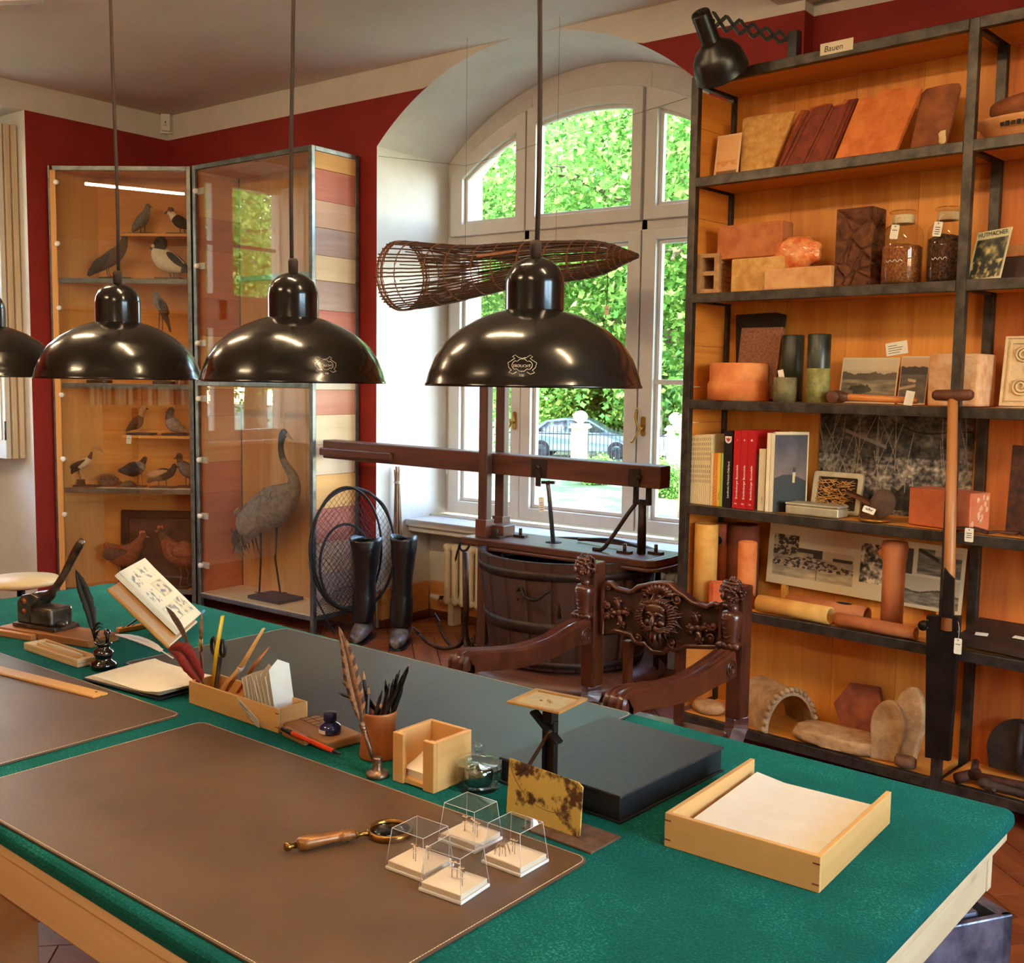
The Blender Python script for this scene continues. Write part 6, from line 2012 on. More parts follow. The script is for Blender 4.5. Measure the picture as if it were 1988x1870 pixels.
# books and slips in the cabinet
GB = 'books on the third cabinet shelf'
rb_ = random.Random(9)
x = .60
for k in range(9):
 w_ = rb_.uniform(.012, .024)
 h_ = rb_.uniform(.14, .2)
 if x + w_ > CW1 - .04:
  break
 t = thing('cabinet_book', 'book standing behind glass on the third cabinet shelf', 'book', CA_L + cu * (x + w_ / 2) + CN * .175 + Vector((0, 0, ZS1[1] + .0008)), CA_A, GB)
 m_ = mat('cabinet_cover_%d' % (k % 4), C(*((176, 120, 78), (150, 96, 62), (196, 150, 104), (120, 74, 52))[k % 4]), rough=.7)
 MB().bx(-w_ / 2, w_ / 2, 0, .1, 0, h_).build('cover', m_, t, bevel=.001)
 MB().bx(-w_ / 2 + .002, w_ / 2 - .002, .004, .098, h_, h_ + .0006).build('page_edge', M_paper, t)
 x += w_ + .0015
u_, z_ = c1p(251, 838, .10)
t = thing('shelf_tag', 'white tag hanging from the lower half shelf', 'tag', CA_L + cu * u_ + CN * .098 + Vector((0, 0, ZH2)), CA_A)
tagcard(t, (0, -.001, 0), (0, math.radians(6), 0), .032, .055, 1)
# crane
YC = 4.40
cb_ = onz(528, 1147, CC0 + .04)
YC = min(cb_.y, 4.395)
c2p = lambda px, py, d: ((ony(px, py, YC)).x, (ony(px, py, YC)).z)
ZF = CC0 + .03
F_crane = fmat('crane_grey', (118, 102, 90), (160, 144, 130), 16)
F_cneck = fmat('crane_dark', (50, 44, 42), (80, 72, 66))
w2_ = lambda x0, d, zs: (Vector((x0, YC, zs)), 0.0)
K2 = FPX / 6.55
crane = bird('stuffed_crane', 'tall grey stuffed crane standing in the glass cabinet', 'bird', c2p, 0, ZF, [(460, 1062, 4), (464, 1044, 12), (478, 1018, 25), (500, 990, 37), (526, 972, 42), (550, 958, 35), (567, 938, 22), (570, 918, 13.5), (562, 901, 10), (552, 885, 8.2), (546, 866, 7.2), (545, 850, 7), (547, 836, 8.5), (551, 828, 9)], [(.60, F_crane), (.72, F_crane), (.9, F_cneck), (1, F_black)], ((557, 830, 4), (570, 842)), F_beak, [[(508, 1015), (509, 1050), (509, 1078), (506, 1138)], [(534, 1005), (533, 1045), (531, 1072), (541, 1138)]], (.30, .022, .20, F_base, .02), [(498, 992, 46, 24, 40, F_crane)], K=K2, flat=.62, world=w2_, legr=.0065, legm=F_dark)
cx0 = crane.location.x
pl = MB()
rc = random.Random(12)
dzc = 0
for k in range(26):
 s = rc.uniform(-.05, .05)
 a = c2p(466 + rc.uniform(-6, 22), 1022 + rc.uniform(-6, 16), 0)
 b = c2p(458 + rc.uniform(-4, 34), 1058 + rc.uniform(-6, 22), 0)
 pl.tube([(a[0] - cx0, s, a[1] - ZF + .012), ((a[0] + b[0]) / 2 - cx0, s * 1.3, (a[1] + b[1]) / 2 - ZF + .004), (b[0] - cx0, s * 1.2, b[1] - ZF)], [.013, .012, .002], 6, flat=.35)
pl.build('tail_plumes', F_dark, crane)
fth = MB()
for k in range(60):
 tt = rc.uniform(.0, 1)
 px = 470 + 70 * tt + rc.uniform(-8, 8)
 py = 1010 - 48 * tt + rc.uniform(-16, 16)
 a = c2p(px, py, 0)
 rr = (16 + 22 * tt) / K2
 for s in (-1,):
  fth.sphere((a[0] - cx0, s * (rr * .62 + .006), a[1] - ZF + .012), (.035, .003, .010), 8, 4, Matrix.Rotation(-math.radians(42 + rc.uniform(-10, 10)), 3, 'Y'))
fth.build('back_feathers', F_crane, crane)
cp = c2p(541, 833, 0)
MB().sphere((cp[0] - cx0 - .003, -.012, cp[1] - ZF), (.008, .004, .014), 8, 6).build('white_nape', F_white, crane)
# things by the window
# radiator under the sill
M_rad = mat('radiator_enamel', C(222, 208, 180), C(232, 220, 194), .4)
rad = thing('radiator', 'cream ribbed radiator under the window sill', 'radiator', (-4.30, 4.99, 0.0))
col = MB()
for yy in (-.035, .035):
 col.tube(spline([(0, yy, .135), (0, yy, .2), (0, yy, .36), (0, yy, .505)], 4), [.02, .021, .021, .021, .0205, .0205, .0205, .0205, .0205, .0205, .021, .021, .02], 10)
for z in (.155, .485):
 col.tube([(0, -.05, z), (0, .05, z)], [.026, .026], 12)
 col.tube([(-.032, 0, z), (.032, 0, z)], [.022, .022], 12)
cme = col.mesh('column')
cme.materials.append(M_rad)
for k in range(27):
 link('column', cme, rad, (.03 + k * .062, 0, 0))
for x in (.06, 1.6):
 MB().bx(x - .02, x + .02, -.04, .04, 0, .14).build('foot', M_rad, rad)
MB().tube([(0, 0, .155), (-.05, 0, .155)], .013, 10).build('valve_pipe', mat('dark_valve', C(60, 44, 34), C(80, 60, 46), .5, .5), rad)
MB().tube([(-.05, -.02, .155), (-.11, -.03, .165)], [.017, .014], 12).build('valve_knob', M_winp, rad)
MB().lathe([(0, 0), (.026, 0), (.026, .012), (.02, .016), (0, .016)], n=20, M=Matrix.Rotation(-PI / 2, 3, 'X') @ Matrix.Rotation(PI, 3, 'X'), c=(1.645, -.048, .46)).build('vent_cap', M_rad, rad)
# lever press with tub
YP = 4.29
M_oak = wood('dark_oak', C(62, 34, 24), C(96, 54, 38), 'x', 14, .4, bump=.15)
M_oakz = wood('dark_oak_upright', C(58, 34, 26), C(90, 54, 40), 'z', 14, .45, bump=.2)
M_tub = mat('tub_wood', C(48, 24, 15), C(60, 32, 20), .7, spec=.2, stretch=(1, 1, .12), scale=26, bump=.2)
M_hoop = mat('hoop_iron', C(40, 28, 24), C(62, 46, 38), .5, .6)
pw = lambda px, py, Y=YP: ony(px, py, Y)
xb0, xb1 = pw(932, 1040).x, pw(1300, 1075).x
ZB = .722
TCX = (pw(965, 1065).x + pw(1255, 1075).x) / 2
press = thing('lever_press', 'old dark wooden lever press with a large tub and long beam', 'press', (TCX, YP, 0))
R1, R2, ZT0, ZT1 = .44, .375, .185, .695
# tub staves
NSV = 22
for k in range(NSV):
 a0, a1 = 2 * PI * k / NSV + .0006, 2 * PI * (k + 1) / NSV - .0006
 sv_ = MB()
 sv_.lathe([(R2, ZT0), (R1, ZT1), (R1 - .035, ZT1), (R2 - .035, ZT0), (R2, ZT0)], n=4, a0=a0, a1=a1)
 e = sv_.v
 n5 = 5
 for j in (0, 4):
  sv_.f.append(tuple(i * n5 + j for i in range(4)))
  sv_.s.append(False)
  sv_.m.append(0)
 sv_.build('stave', M_tub, press)
MB().lathe([(0, ZT0 + .02), (R2 - .03, ZT0 + .02), (R2 - .03, ZT0 + .045), (0, ZT0 + .045)], n=40).build('tub_bottom', M_tub, press)
for z, hh in ((.615, .04), (.36, .055), (.20, .03)):
 r0 = R2 + (R1 - R2) * (z - ZT0) / (ZT1 - ZT0) + .001
 r1 = R2 + (R1 - R2) * (z + hh - ZT0) / (ZT1 - ZT0) + .001
 MB().lathe([(r0, z), (r1, z + hh), (r1 + .004, z + hh), (r0 + .004, z), (r0, z)], n=64).build('hoop', M_hoop, press)
MB().lathe([(0, .10), (.47, .10), (.485, .115), (.485, .135), (.46, .150), (.45, .165), (0, .165)], n=64).build('base_board', M_oak, press)
for a in (.4, 2.0, 3.6, 5.2):
 MB().bx(math.cos(a) * .36 - .03, math.cos(a) * .36 + .03, math.sin(a) * .36 - .03, math.sin(a) * .36 + .03, 0, .10).build('foot', M_oakz, press)
# drain handle on the tub front
hp = [pw(1008, 1165, YP - .41), pw(1003, 1150, YP - .41), pw(1012, 1142, YP - .43), pw(1018, 1158, YP - .45), pw(1040, 1165, YP - .46), pw(1058, 1152, YP - .45), pw(1068, 1148, YP - .44)]
MB().tube(spline([(p.x - TCX, p.y - YP, p.z) for p in hp], 5), .009, 8).build('tub_handle', M_hoop, press)
ph = hp[2]
for q_ in (pw(1012, 1155, YP - .37), pw(1072, 1165, YP - .40)):
 MB().bar((q_.x - TCX, -.362 if q_.x > hp[3].x else -.352, q_.z + .03), (q_.x - TCX + .012, -.358 if q_.x > hp[3].x else -.345, q_.z - .09), .018, .006, up=(0, 1, 0)).build('handle_strap', M_hoop, press)
# board over the tub
bd_ = MB()
x0_, x1_ = xb0 - TCX, xb1 - TCX
YH = .155
bd_.bx(x0_, x1_ - .03, -YH, YH, ZB - .035, ZB)
bd_.prism([(x1_ - .03, -YH), (x1_ + .0, -YH + .03), (x1_ + .01, 0), (x1_ + .0, YH - .03), (x1_ - .03, YH)], ZB - .035, ZB, 'z')
bd_.build('cover_board', M_oak, press, bevel=.006)
MB().prism([(x0_ + .12, -YH - .012), (x1_ - .02, -YH - .012), (x1_ + .02, -YH + .02), (x1_ + .028, 0), (x1_ + .02, YH - .02), (x1_ - .02, YH + .012), (x0_ + .12, YH + .012)], ZB - .052, ZB - .036, 'z').build('cover_moulding', M_oak, press, bevel=.005)
hx = pw(1075, 1045).x - TCX
MB().lathe([(0, 0), (.042, 0), (.042, .0012), (0, .0012)], n=24, c=(hx, 0, ZB + .0002)).build('rod_hole', MATS['hole_dark'], press)
# uprights
for py_, y_ in ((0, -.075), (1, .085)):
 xp = (pw(941, 1000, YP - .075).x if py_ == 0 else pw(973, 1000, YP + .085).x) - TCX
 MB().bx(xp - .028, xp + .028, y_ - .022, y_ + .022, 0, 1.56).build('upright', M_oakz, press, bevel=.004)
 MB().bx(xp - .034, xp + .034, y_ - .034, y_ + .034, ZB + .0, ZB + .09).build('upright_collar', M_oak, press, bevel=.003)
xp = pw(965, 1000).x - TCX
MB().bx(xp - .02, xp + .08, -.05, .05, ZB, ZB + .06).build('wedge_block', M_oak, press, bevel=.004)
# beam
bm0, bm1 = pw(637, 876), pw(1291, 925)
zl, zr = 1.105, 1.085
MB().bar((bm0.x - TCX, 0.005, zl), (bm1.x - TCX, 0.005, zr), .095, .105).build('lever_beam', M_oak, press, bevel=.006)
gx0, gx1 = pw(637, 880).x - TCX, pw(775, 890).x - TCX
MB().bar((gx0 + .0, -.058, zl - .012), (gx1, -.058, zl - .014), .03, .045).build('hand_grip', M_oak, press, bevel=.008)
# rod and plates
px_ = pw(1057, 910).x - TCX
MB().bx(px_ - .045, px_ + .045, -.050, -.043, zr - .04, zr + .05).build('iron_plate', M_hoop, press, bevel=.002)
MB().tube([(px_, -.062, zr + .01), (px_, -.045, zr + .01)], .013, 12).build('bolt', M_hoop, press)
MB().bx(px_ - .012, px_ + .016, -.058, -.050, zr - .085, zr + .01).build('strap', M_hoop, press)
MB().tube([(px_ + .02, 0, zr - .06), (px_ + .028, 0, zr - .1), (hx, 0, ZB - .02)], [.012, .011, .011], 10).build('plunger_rod', mat('bright_rod', C(84, 80, 80), C(110, 106, 106), .35, .8), press)
MB().bar((px_ + .0, -.02, zr - .068), (px_ + .065, .0, zr - .066), .02, .014).build('rod_head', M_hoop, press)
g_ = pw(1063, 985)
tg = tagcard(press, (px_ + .004, -.03, .945), (0, math.radians(-4), 0), .032, .075, 4, [(.004, .008, .02), (.014, .02, .04)])
# right pivot post
vx = pw(1247, 1000).x - TCX
MB().tube([(vx, 0, ZB), (vx, 0, zr - .11)], [.021, .019], 14).build('pivot_post', M_hoop, press)
MB().bx(vx - .045, vx - .028, -.012, .012, zr - .12, zr + .01).build('fork', M_hoop, press)
MB().bx(vx + .022, vx + .04, -.012, .012, zr - .12, zr + .01).build('fork', M_hoop, press)
MB().bx(vx - .045, vx + .04, -.014, .014, zr - .135, zr - .115).build('fork_base', M_hoop, press)
MB().tube([(vx + .01, -.065, zr), (vx + .01, .07, zr)], .012, 10).build('pivot_pin', M_hoop, press)
MB().bx(vx - .05, vx + .01, -.052, -.046, zr - .045, zr + .035).build('iron_plate', M_hoop, press)
dx_ = pw(1180, 1050).x - TCX
MB().tube(spline([(vx - .02, -.03, zr - .13), (vx - .05, -.05, zr - .18), (dx_ + .06, -.075, ZB + .06), (dx_ + .02, -.08, ZB + .012), (dx_ - .03, -.08, ZB + .008)], 5), .010, 8).build('brace', M_hoop, press)
MB().tube(spline([(vx, .03, ZB + .02), (vx - .2, .07, ZB + .035), (vx - .42, .10, ZB + .012)], 6), .008, 8).build('brace', M_hoop, press)
for xx, yy in ((vx - .06, -.05), (vx + .06, .03), (xp + .06, -.08), (xp + .13, .03)):
 MB().tube([(xx, yy, ZB), (xx, yy, ZB + .045)], .009, 8).build('bolt', M_hoop, press)
 MB().bx(xx - .035, xx + .035, yy - .016, yy + .016, ZB, ZB + .012).build('bolt_plate', M_hoop, press)
for (xx, yy) in ((vx + .02, .13), (vx - .1, -.2)):
 MB().tube([(xx, yy, 0), (xx, yy, ZB - .053)], .014, 10).build('support_rod', M_hoop, press)
# fish trap basket
YK = 4.47
M_wick = mat('dark_wicker', C(64, 40, 26), C(110, 74, 48), .8, scale=60)
M_wick2 = mat('brown_binding', C(112, 68, 40), C(150, 98, 60), .8, scale=60)
axis_px = [(778, 536, 66), (800, 535, 64), (860, 533, 57), (920, 527, 49), (980, 518, 44), (1040, 511, 40.5), (1100, 507, 38), (1150, 503, 34), (1185, 500, 25), (1210, 498, 14), (1238, 497, 3)]
ax_ = []
for x, y, r in axis_px:
 v = ony(x, y, YK)
 ax_.append((v.x, 0.0, v.z, r / FPX * (v - CAM).dot(CV)))
bk_ = thing('fish_trap', 'dark wicker fish trap basket hanging in front of the window', 'basket', (ax_[0][0], YK, ax_[0][2]))
ax_ = [(a[0] - ax_[0][0], 0, a[2] - ony(778, 536, YK).z, a[3]) for a in ax_]
SP = spline(ax_, 5)
rods = MB()
rk = random.Random(2)
NR = 54
for k in range(NR):
 a = 2 * PI * k / NR
 pts = []
 for j, s in enumerate(SP):
  jit = .0022 * mnoise.noise(Vector((k * 3.1, j * .7, 0)))
  pts.append((s[0] - (.02 * rk.random() if j == 0 else 0), (s[3] + jit) * math.cos(a + jit * 8), s[2] + (s[3] + jit) * math.sin(a + jit * 8)))
 if rk.random() < .9:
  rods.tube(pts, .0044, 5)
for k in range(24):     # inner funnel
 a = 2 * PI * k / 24
 rods.tube([(SP[6][0] + .02, SP[6][3] * .92 * math.cos(a), SP[6][2] + SP[6][3] * .92 * math.sin(a)), (SP[14][0], SP[14][3] * .6 * math.cos(a), SP[14][2] + SP[14][3] * .6 * math.sin(a)), (SP[22][0], SP[22][3] * .35 * math.cos(a), SP[22][2] + SP[22][3] * .35 * math.sin(a))], .003, 4)
rods.build('withies', M_wick, bk_)
for j in (1, 3, 6, 10, 13, 17, 20, 24, 28, 32, 35, 38, 41, 43, 45, 47):
 if j >= len(SP):
  break
 s = SP[j]
 rg = MB()
 for off in (-.0022, .0022):
  rg.tube([(s[0] + off + .0035 * math.sin(a * 20 + off * 900), (s[3] + .003) * math.cos(a), s[2] + (s[3] + .003) * math.sin(a)) for a in np.linspace(0, 2 * PI, 81)[:-1]], .0026, 4, closed=True)
 rg.build('binding_ring', M_wick2, bk_)
# two thicker mouth rings
for j in (0, 2):
 s = SP[j]
 MB().tube([(s[0], s[3] * math.cos(a), s[2] + s[3] * math.sin(a)) for a in np.linspace(0, 2 * PI, 49)[:-1]], .005, 6, closed=True).build('mouth_ring', M_wick2, bk_)
e = SP[-1]
MB().tube([(e[0] - .06, 0, e[2]), (e[0], 0, e[2] - .002)], [.012, .004], 8).build('tip', M_wick2, bk_)
MB().bar((SP[18][0], -SP[18][3] - .004, SP[18][2] + .05), (SP[24][0], -SP[24][3] - .004, SP[24][2] + .055), .01, .012).build('trap_lid_stick', mat('pale_stick', C(160, 104, 66), C(180, 124, 82), .7), bk_)
M_wire = mat('thin_wire', C(90, 84, 76), C(110, 104, 96), .5)
v0 = bk_.location
for px, jj in ((905, 13), (1082, 28)):
 p = ony(px, 300, YK)
 zt_ = min(zarch(p.x), ZC) if px > 0 else 3
 s = min(SP, key=lambda q: abs(q[0] + v0.x - p.x))
 MB().tube([(p.x - v0.x, 0, s[2] + s[3]), (p.x - v0.x, 0, ZC - v0.z)], .0009, 5).build('hanging_wire', M_wire, bk_)
d_ = ony(1183, 545, YK)
s = min(SP, key=lambda q: abs(q[0] + v0.x - d_.x))
MB().tube(spline([(d_.x - v0.x, -.02, s[2] - s[3]), (d_.x - v0.x + .003, -.02, s[2] - s[3] - .1), (d_.x - v0.x - .004, -.02, s[2] - s[3] - .23)], 4), .0022, 5).build('trailing_cord', M_wick, bk_)
tagcard(bk_, (d_.x - v0.x + .006, -.022, s[2] - s[3] - .17), (0, .1, 0), .026, .045, 1)
w = thing('stretched_wire', 'thin wire stretched across the window arch', 'wire', (0, 0, 0))
a, b = onx(735, 303, NX0 + .003), ony(905, 322, 5.19)
c = ony(1335, 190, 5.19)
MB().tube([a, b, c], .0012, 5).build('wire', M_wire, w)
# boots
M_boot = mat('black_boot_leather', C(14, 14, 17), C(26, 26, 30), .34, scale=8, bump=.35, bscale=22, bdist=.01, coat=.15)
M_toe = mat('worn_boot_leather', C(44, 38, 34), C(120, 108, 98), .4, scale=9, bump=.3, bscale=40, bdist=.005)
def boot(label, px_t, py_t, px_b, px_toe, py_toe, w_top):
 toe = onz(px_toe, py_toe, 0)
 Yb = toe.y + .11
 x0 = toe.x
 b = thing('leather_boot', label, 'boot', (x0, Yb, 0), 0, 'pair of tall leather boots')
 P = lambda px, py: (ony(px, py, Yb).x - x0, ony(px, py, Yb).z)
 top = P(px_t, py_t)
 bot = P(px_b, 1200)
 sh = MB()
 N = 22
 rows = []
 hts = np.linspace(.10, top[1], 26)
 for i, z in enumerate(hts):
  t_ = (z - .10) / (top[1] - .10)
  cx_ = bot[0] + (top[0] - bot[0]) * t_
  rx = .062 + (w_top - .062) * t_ ** 1.4 + .006 * math.sin(t_ * 9)
  ry = rx * .92
  rows.append((cx_, z, rx, ry))
 for (cx_, z, rx, ry) in rows:
  for j in range(N):
   a = 2 * PI * j / N
   wv = 1 + .05 * mnoise.noise(Vector((math.cos(a) * 1.4 + x0 * 9, math.sin(a) * 1.4, z * 18)))
   dent = .0
   if z > top[1] - .06:
    k = (z - top[1] + .06) / .06
    wv *= 1 - .10 * k * math.cos(2 * a + 1) + .06 * k * math.sin(3 * a + x0 * 7)
   sh.v.append((cx_ + rx * wv * math.cos(a), ry * wv * math.sin(a), z + (.012 * math.sin(2 * a + 1) if z > top[1] - .001 else 0)))
 for i in range(len(rows) - 1):
  for j in range(N):
   j2 = (j + 1) % N
   sh.f.append((i * N + j, i * N + j2, (i + 1) * N + j2, (i + 1) * N + j))
   sh.s.append(True)
   sh.m.append(0)
 o = sh.build('shaft', M_boot, b)
 so = o.modifiers.new('thick', 'SOLIDIFY')
 so.thickness = .004
 so.offset = -1
 ft = MB()
 N = 20
 prof = [(.075, .045, .10, .0), (.05, .058, .115, .0), (0.0, .060, .12, .0), (-.05, .056, .105, 0), (-.10, .052, .085, 0), (-.15, .050, .072, 0), (-.19, .042, .06, 0), (-.215, .024, .045, 0), (-.222, .006, .03, 0)]
 R_ = []
 for (y, hw, hz, _) in prof:
  for j in range(N):
   a = 2 * PI * j / N
   ft.v.append((hw * math.cos(a), y + .03, max(.0, hz * .5 + hz * .5 * math.sin(a)) + .012))
 for i in range(len(prof) - 1):
  for j in range(N):
   j2 = (j + 1) % N
   ft.f.append((i * N + j, i * N + j2, (i + 1) * N + j2, (i + 1) * N + j))
   ft.s.append(True)
   ft.m.append(0)
 ft.f += [tuple(range(N)), tuple(range((len(prof) - 1) * N, len(prof) * N))]
 ft.s += [True, True]
 ft.m += [0, 0]
 fa = math.atan2(-bot[0], .17)
 FM = Matrix.Translation((bot[0], 0, 0)) @ Matrix.Rotation(fa, 4, 'Z')
 ft.xf(FM)
 ft.build('foot', M_toe, b, sub=1)
 s_ = MB()
 pol = [(hw * 1.04, y + .03) for (y, hw, hz, _) in prof] + [(-hw * 1.04, y + .03) for (y, hw, hz, _) in reversed(prof)]
 s_.prism(pol, 0, .014, 'z')
 s_.xf(FM)
 s_.build('sole', M_boot, b)
 return b
boot('left tall black leather boot in front of the hoop net', 712, 1045, 705, 703, 1252, .088)
boot('right tall black leather boot with worn grey toe', 785, 1042, 778, 782, 1263, .072)
# bundle of sticks in the niche corner
xk = NX0 + .035
t = thing('stick_bundle', 'bundle of thin peeled sticks leaning in the niche corner', 'sticks', (xk, 4.745, 0))
M_stick = mat('peeled_stick', C(120, 88, 62), C(160, 124, 92), .7, stretch=(1, 1, .2), scale=30)
rs = random.Random(6)
zt_ = onx(783, 905, xk).z
for k in range(7):
 a = k * .9
 MB().tube([(.018 + .03 * math.cos(a), .05 * math.sin(a), .002), (.0 + .008 * math.cos(a), .012 * math.sin(a), zt_ - .1), (-.002 + .012 * math.cos(a + .3), .018 * math.sin(a + .3), zt_ - .02 * (k % 3))], [.008, .007, .004], 7).build('stick', M_stick, t)
for dz in (0, .008):
 MB().tube([(.018 * math.cos(a), .02 * math.sin(a), zt_ - .1 + dz) for a in np.linspace(0, 2 * PI, 17)[:-1]], .0028, 5, closed=True).build('tie', M_string, t)
# hoop net
NL, NRt = Vector((-4.632, 4.15, 0)), Vector((-4.385, 4.62, 0))
NA_ = math.atan2((NRt - NL).y, (NRt - NL).x)
NO = (NL + NRt) / 2
ND = (NRt - NL).normalized()
NN = Vector((-ND.y, ND.x, 0))
def npx(px, py, y=0.0):
 v = onplane(px, py, NO + NN * y, NN)
 return ((v - NO).dot(ND), y, v.z)
M_netc = mat('tarred_net', C(26, 26, 32), C(44, 44, 52), .8)
net = thing('hoop_net', 'black hoop net with wooden rings leaning on the crane cabinet', 'net', (NO.x, NO.y, 0), NA_)
E1 = (npx(763, 1068)[0] - npx(597, 1068)[0]) / 2
EZ = (npx(682, 948)[2] - npx(682, 1185)[2]) / 2
zc_ = npx(682, 1068)[2]
def ell(cx_, cz_, rx, rz_, y0, y1, n=48, ph=0):
 return [(cx_ + rx * math.cos(a + ph), y0 + (y1 - y0) * (.5 + .5 * math.sin(a)), cz_ + rz_ * math.sin(a)) for a in np.linspace(0, 2 * PI, n + 1)[:-1]]
MB().tube(ell(0, zc_, E1, EZ, -.02, .03), .009, 8, closed=True).build('outer_hoop', M_netc, net)
MB().tube(ell(-.05, zc_ + .02, E1 * .80, EZ * .98, -.07, -.03), .007, 8, closed=True).build('front_hoop', M_dkiron, net)
MB().tube(ell(-.03, zc_ - .10, E1 * .62, EZ * .68, .02, .06), .008, 8, closed=True).build('inner_hoop', M_netc, net)
MB().tube(spline([npx(715, 955, -.03), npx(748, 985, -.04), npx(765, 1040, -.04), npx(770, 1075, -.03)], 6), .006, 7).build('willow_bow', M_netc, net)
nm = MB()
rn = random.Random(8)
def netlayer(cx_, cz_, rx, rz_, y0, sag, nl, seed, amp):
 off = Vector((seed * 5.3, seed * 2.1, 0))
 def warp(x, z):
  n1 = mnoise.noise_vector(Vector((x * 5, z * 5, seed)) + off)
  n2 = mnoise.noise_vector(Vector((x * 16, z * 16, seed + 4)) + off)
  rr = math.sqrt((x / rx) ** 2 + (z / rz_) ** 2)
  return (cx_ + x + n1.x * amp + n2.x * amp * .25, y0 + sag * max(0, 1 - rr * rr) + n1.y * .02, cz_ + z + n1.z * amp + n2.z * amp * .25)
 for diag in (0, 1):
  for i in range(-nl, nl + 1):
   c = i / nl * 1.4
   pts = []
   for j in range(41):
    t_ = (j / 40 - .5) * 2.8
    u_, v_ = (t_ + c) * .7071, (t_ - c) * .7071
    if diag:
     u_ = -u_
    if u_ * u_ + v_ * v_ <= 1.0:
     pts.append(warp(u_ * rx, v_ * rz_))
    elif len(pts) > 1:
     break
   if len(pts) > 1:
    nm.tube(pts, .0011, 3, False)
netlayer(0, zc_, E1, EZ, .0, .03, 17, 1, .018)
netlayer(-.04, zc_ - .05, E1 * .85, EZ * .92, .03, .04, 13, 3, .045)
netlayer(0, zc_ - .12, E1 * .75, EZ * .75, .05, .0, 12, 6, .05)
netlayer(-.02, .14, E1 * .7, .13, .04, .05, 16, 9, .06)
o = nm.build('netting', M_netc, net, fix=False)
o['kind'] = 'stuff'
MB().tube([npx(600, 1090, -.03), npx(612, 1160, -.05), npx(650, 1232, -.09)], .006, 7).build('pole', M_netc, net)
# grapnel anchor
YA = 4.45
M_anch = mat('anchor_iron', C(46, 30, 24), C(80, 54, 42), .5, .5, scale=14, bump=.2)
ac = onz(885, 1262, 0)
anc = thing('grapnel_anchor', 'rusty four armed grapnel anchor standing on the floor', 'anchor', (ac.x, ac.y, 0))
A_ = lambda px, py: (ony(px, py, ac.y).x - ac.x, 0, ony(px, py, ac.y).z)
tp_ = A_(903, 1072)
MB().tube([(tp_[0], 0, tp_[2]), (A_(905, 1180)[0], 0, A_(905, 1180)[2]), (A_(900, 1235)[0], 0, .06)], [.017, .0185, .017], 10).build('shank', M_anch, anc)
rg = A_(902, 1058)
MB().tube([(rg[0] + .032 * math.cos(a), .012 * math.sin(a), rg[2] + .032 * math.sin(a)) for a in np.linspace(0, 2 * PI, 25)[:-1]], .007, 8, closed=True).build('ring', M_dkiron, anc)
MB().tube(spline([(rg[0] - .02, -.01, rg[2] + .02), (rg[0] - .03, -.02, rg[2] - .03), (rg[0] - .045, -.02, rg[2] - .075), (rg[0] - .05, -.02, rg[2] - .10)], 5), [.006] * 12 + [.004, .003, .002, .001], 7).build('shackle', M_dkiron, anc)
for k, (dx, dy, up) in enumerate(((-.20, .0, .14), (-.20, -.16, .10), (.14, -.10, .1), (.12, .14, .1))):
 s0 = A_(903, 1225)
 pts = spline([(s0[0], 0, .20), (s0[0] + dx * .08, dy * .1, .06), (s0[0] + dx * .45, dy * .45, .018), (s0[0] + dx * .8, dy * .8, up * .5), (s0[0] + dx, dy, up)], 6)
 arm = MB().tube(pts, [.014 - .005 * i / len(pts) for i in range(len(pts))], 8).build('arm', M_anch, anc)
 p, q = Vector(pts[-1]), Vector(pts[-5])
 dr = (p - q).normalized()
 fk = MB()
 sd = dr.cross(Vector((0, 1, .3))).normalized()
 fk.prism([(-.0, -.022), (.055, 0), (0, .022)], -.003, .003, 'z')
 M = Matrix((dr, dr.cross(Vector((.2, 1, .2))).normalized(), Vector((0, 0, 0)))).transposed()
 u2 = dr.cross(Vector((.2, 1, .2))).normalized()
 u3 = dr.cross(u2)
 MM = Matrix((dr, u2, u3)).transposed().to_4x4()
 MM.translation = p
 fk.xf(MM)
 fk.build('fluke', M_steel, arm)
# scissor lamp on the shelf corner
t = thing('scissor_lamp', 'black scissor arm lamp reaching out from the top of the shelf', 'lamp', sw(.35, .02, ZT), SA)
M_lblk = mat('black_lamp_paint', C(16, 14, 13), C(24, 21, 19), .32, spec=.6)
O0 = sw(.35, .02, ZT)
def L_(px, py, d):
 v = onplane(px, py, S0 + SV * d, SV)
 q = v - O0
 return Vector((q.dot(SU), q.dot(SV), q.z))
top, mid, rimc = L_(1359, 24, -.27), L_(1377, 82, -.19), L_(1402, 140, -.09)
axv = (rimc - top).normalized()
q_ = axv.to_track_quat('Z', 'Y').to_matrix()
Lc = (mid - top).length
Lb = (rimc - mid).length
rc_ = .036
rb_ = .104
MB().lathe([(0, 0), (rc_ * .9, 0), (rc_, .006), (rc_, Lc * .98), (rc_ * 1.04, Lc)], n=32, M=q_, c=top).build('cap', M_lblk, t)
MB().lathe([(rc_ * 1.04, Lc), (rc_ * 1.25, Lc + .012), (rb_ * .72, Lc + .035), (rb_ * .9, Lc + .065), (rb_ * .98, Lc + .10), (rb_, Lc + Lb * .98), (rb_ * 1.02, Lc + Lb)], n=48, M=q_, c=top).build('shade', M_lblk, t)
MB().lathe([(rb_ * 1.0, Lc + Lb), (rb_ * .95, Lc + .10), (rb_ * .85, Lc + .07), (rb_ * .6, Lc + .035), (rc_, Lc + .01)], n=48, M=q_, c=top).build('shade_lining', M_shin, t)
MB().sphere(top + axv * (Lc + .06), .03, 16, 12).build('bulb', M_bulb, t)
ventm = MB()
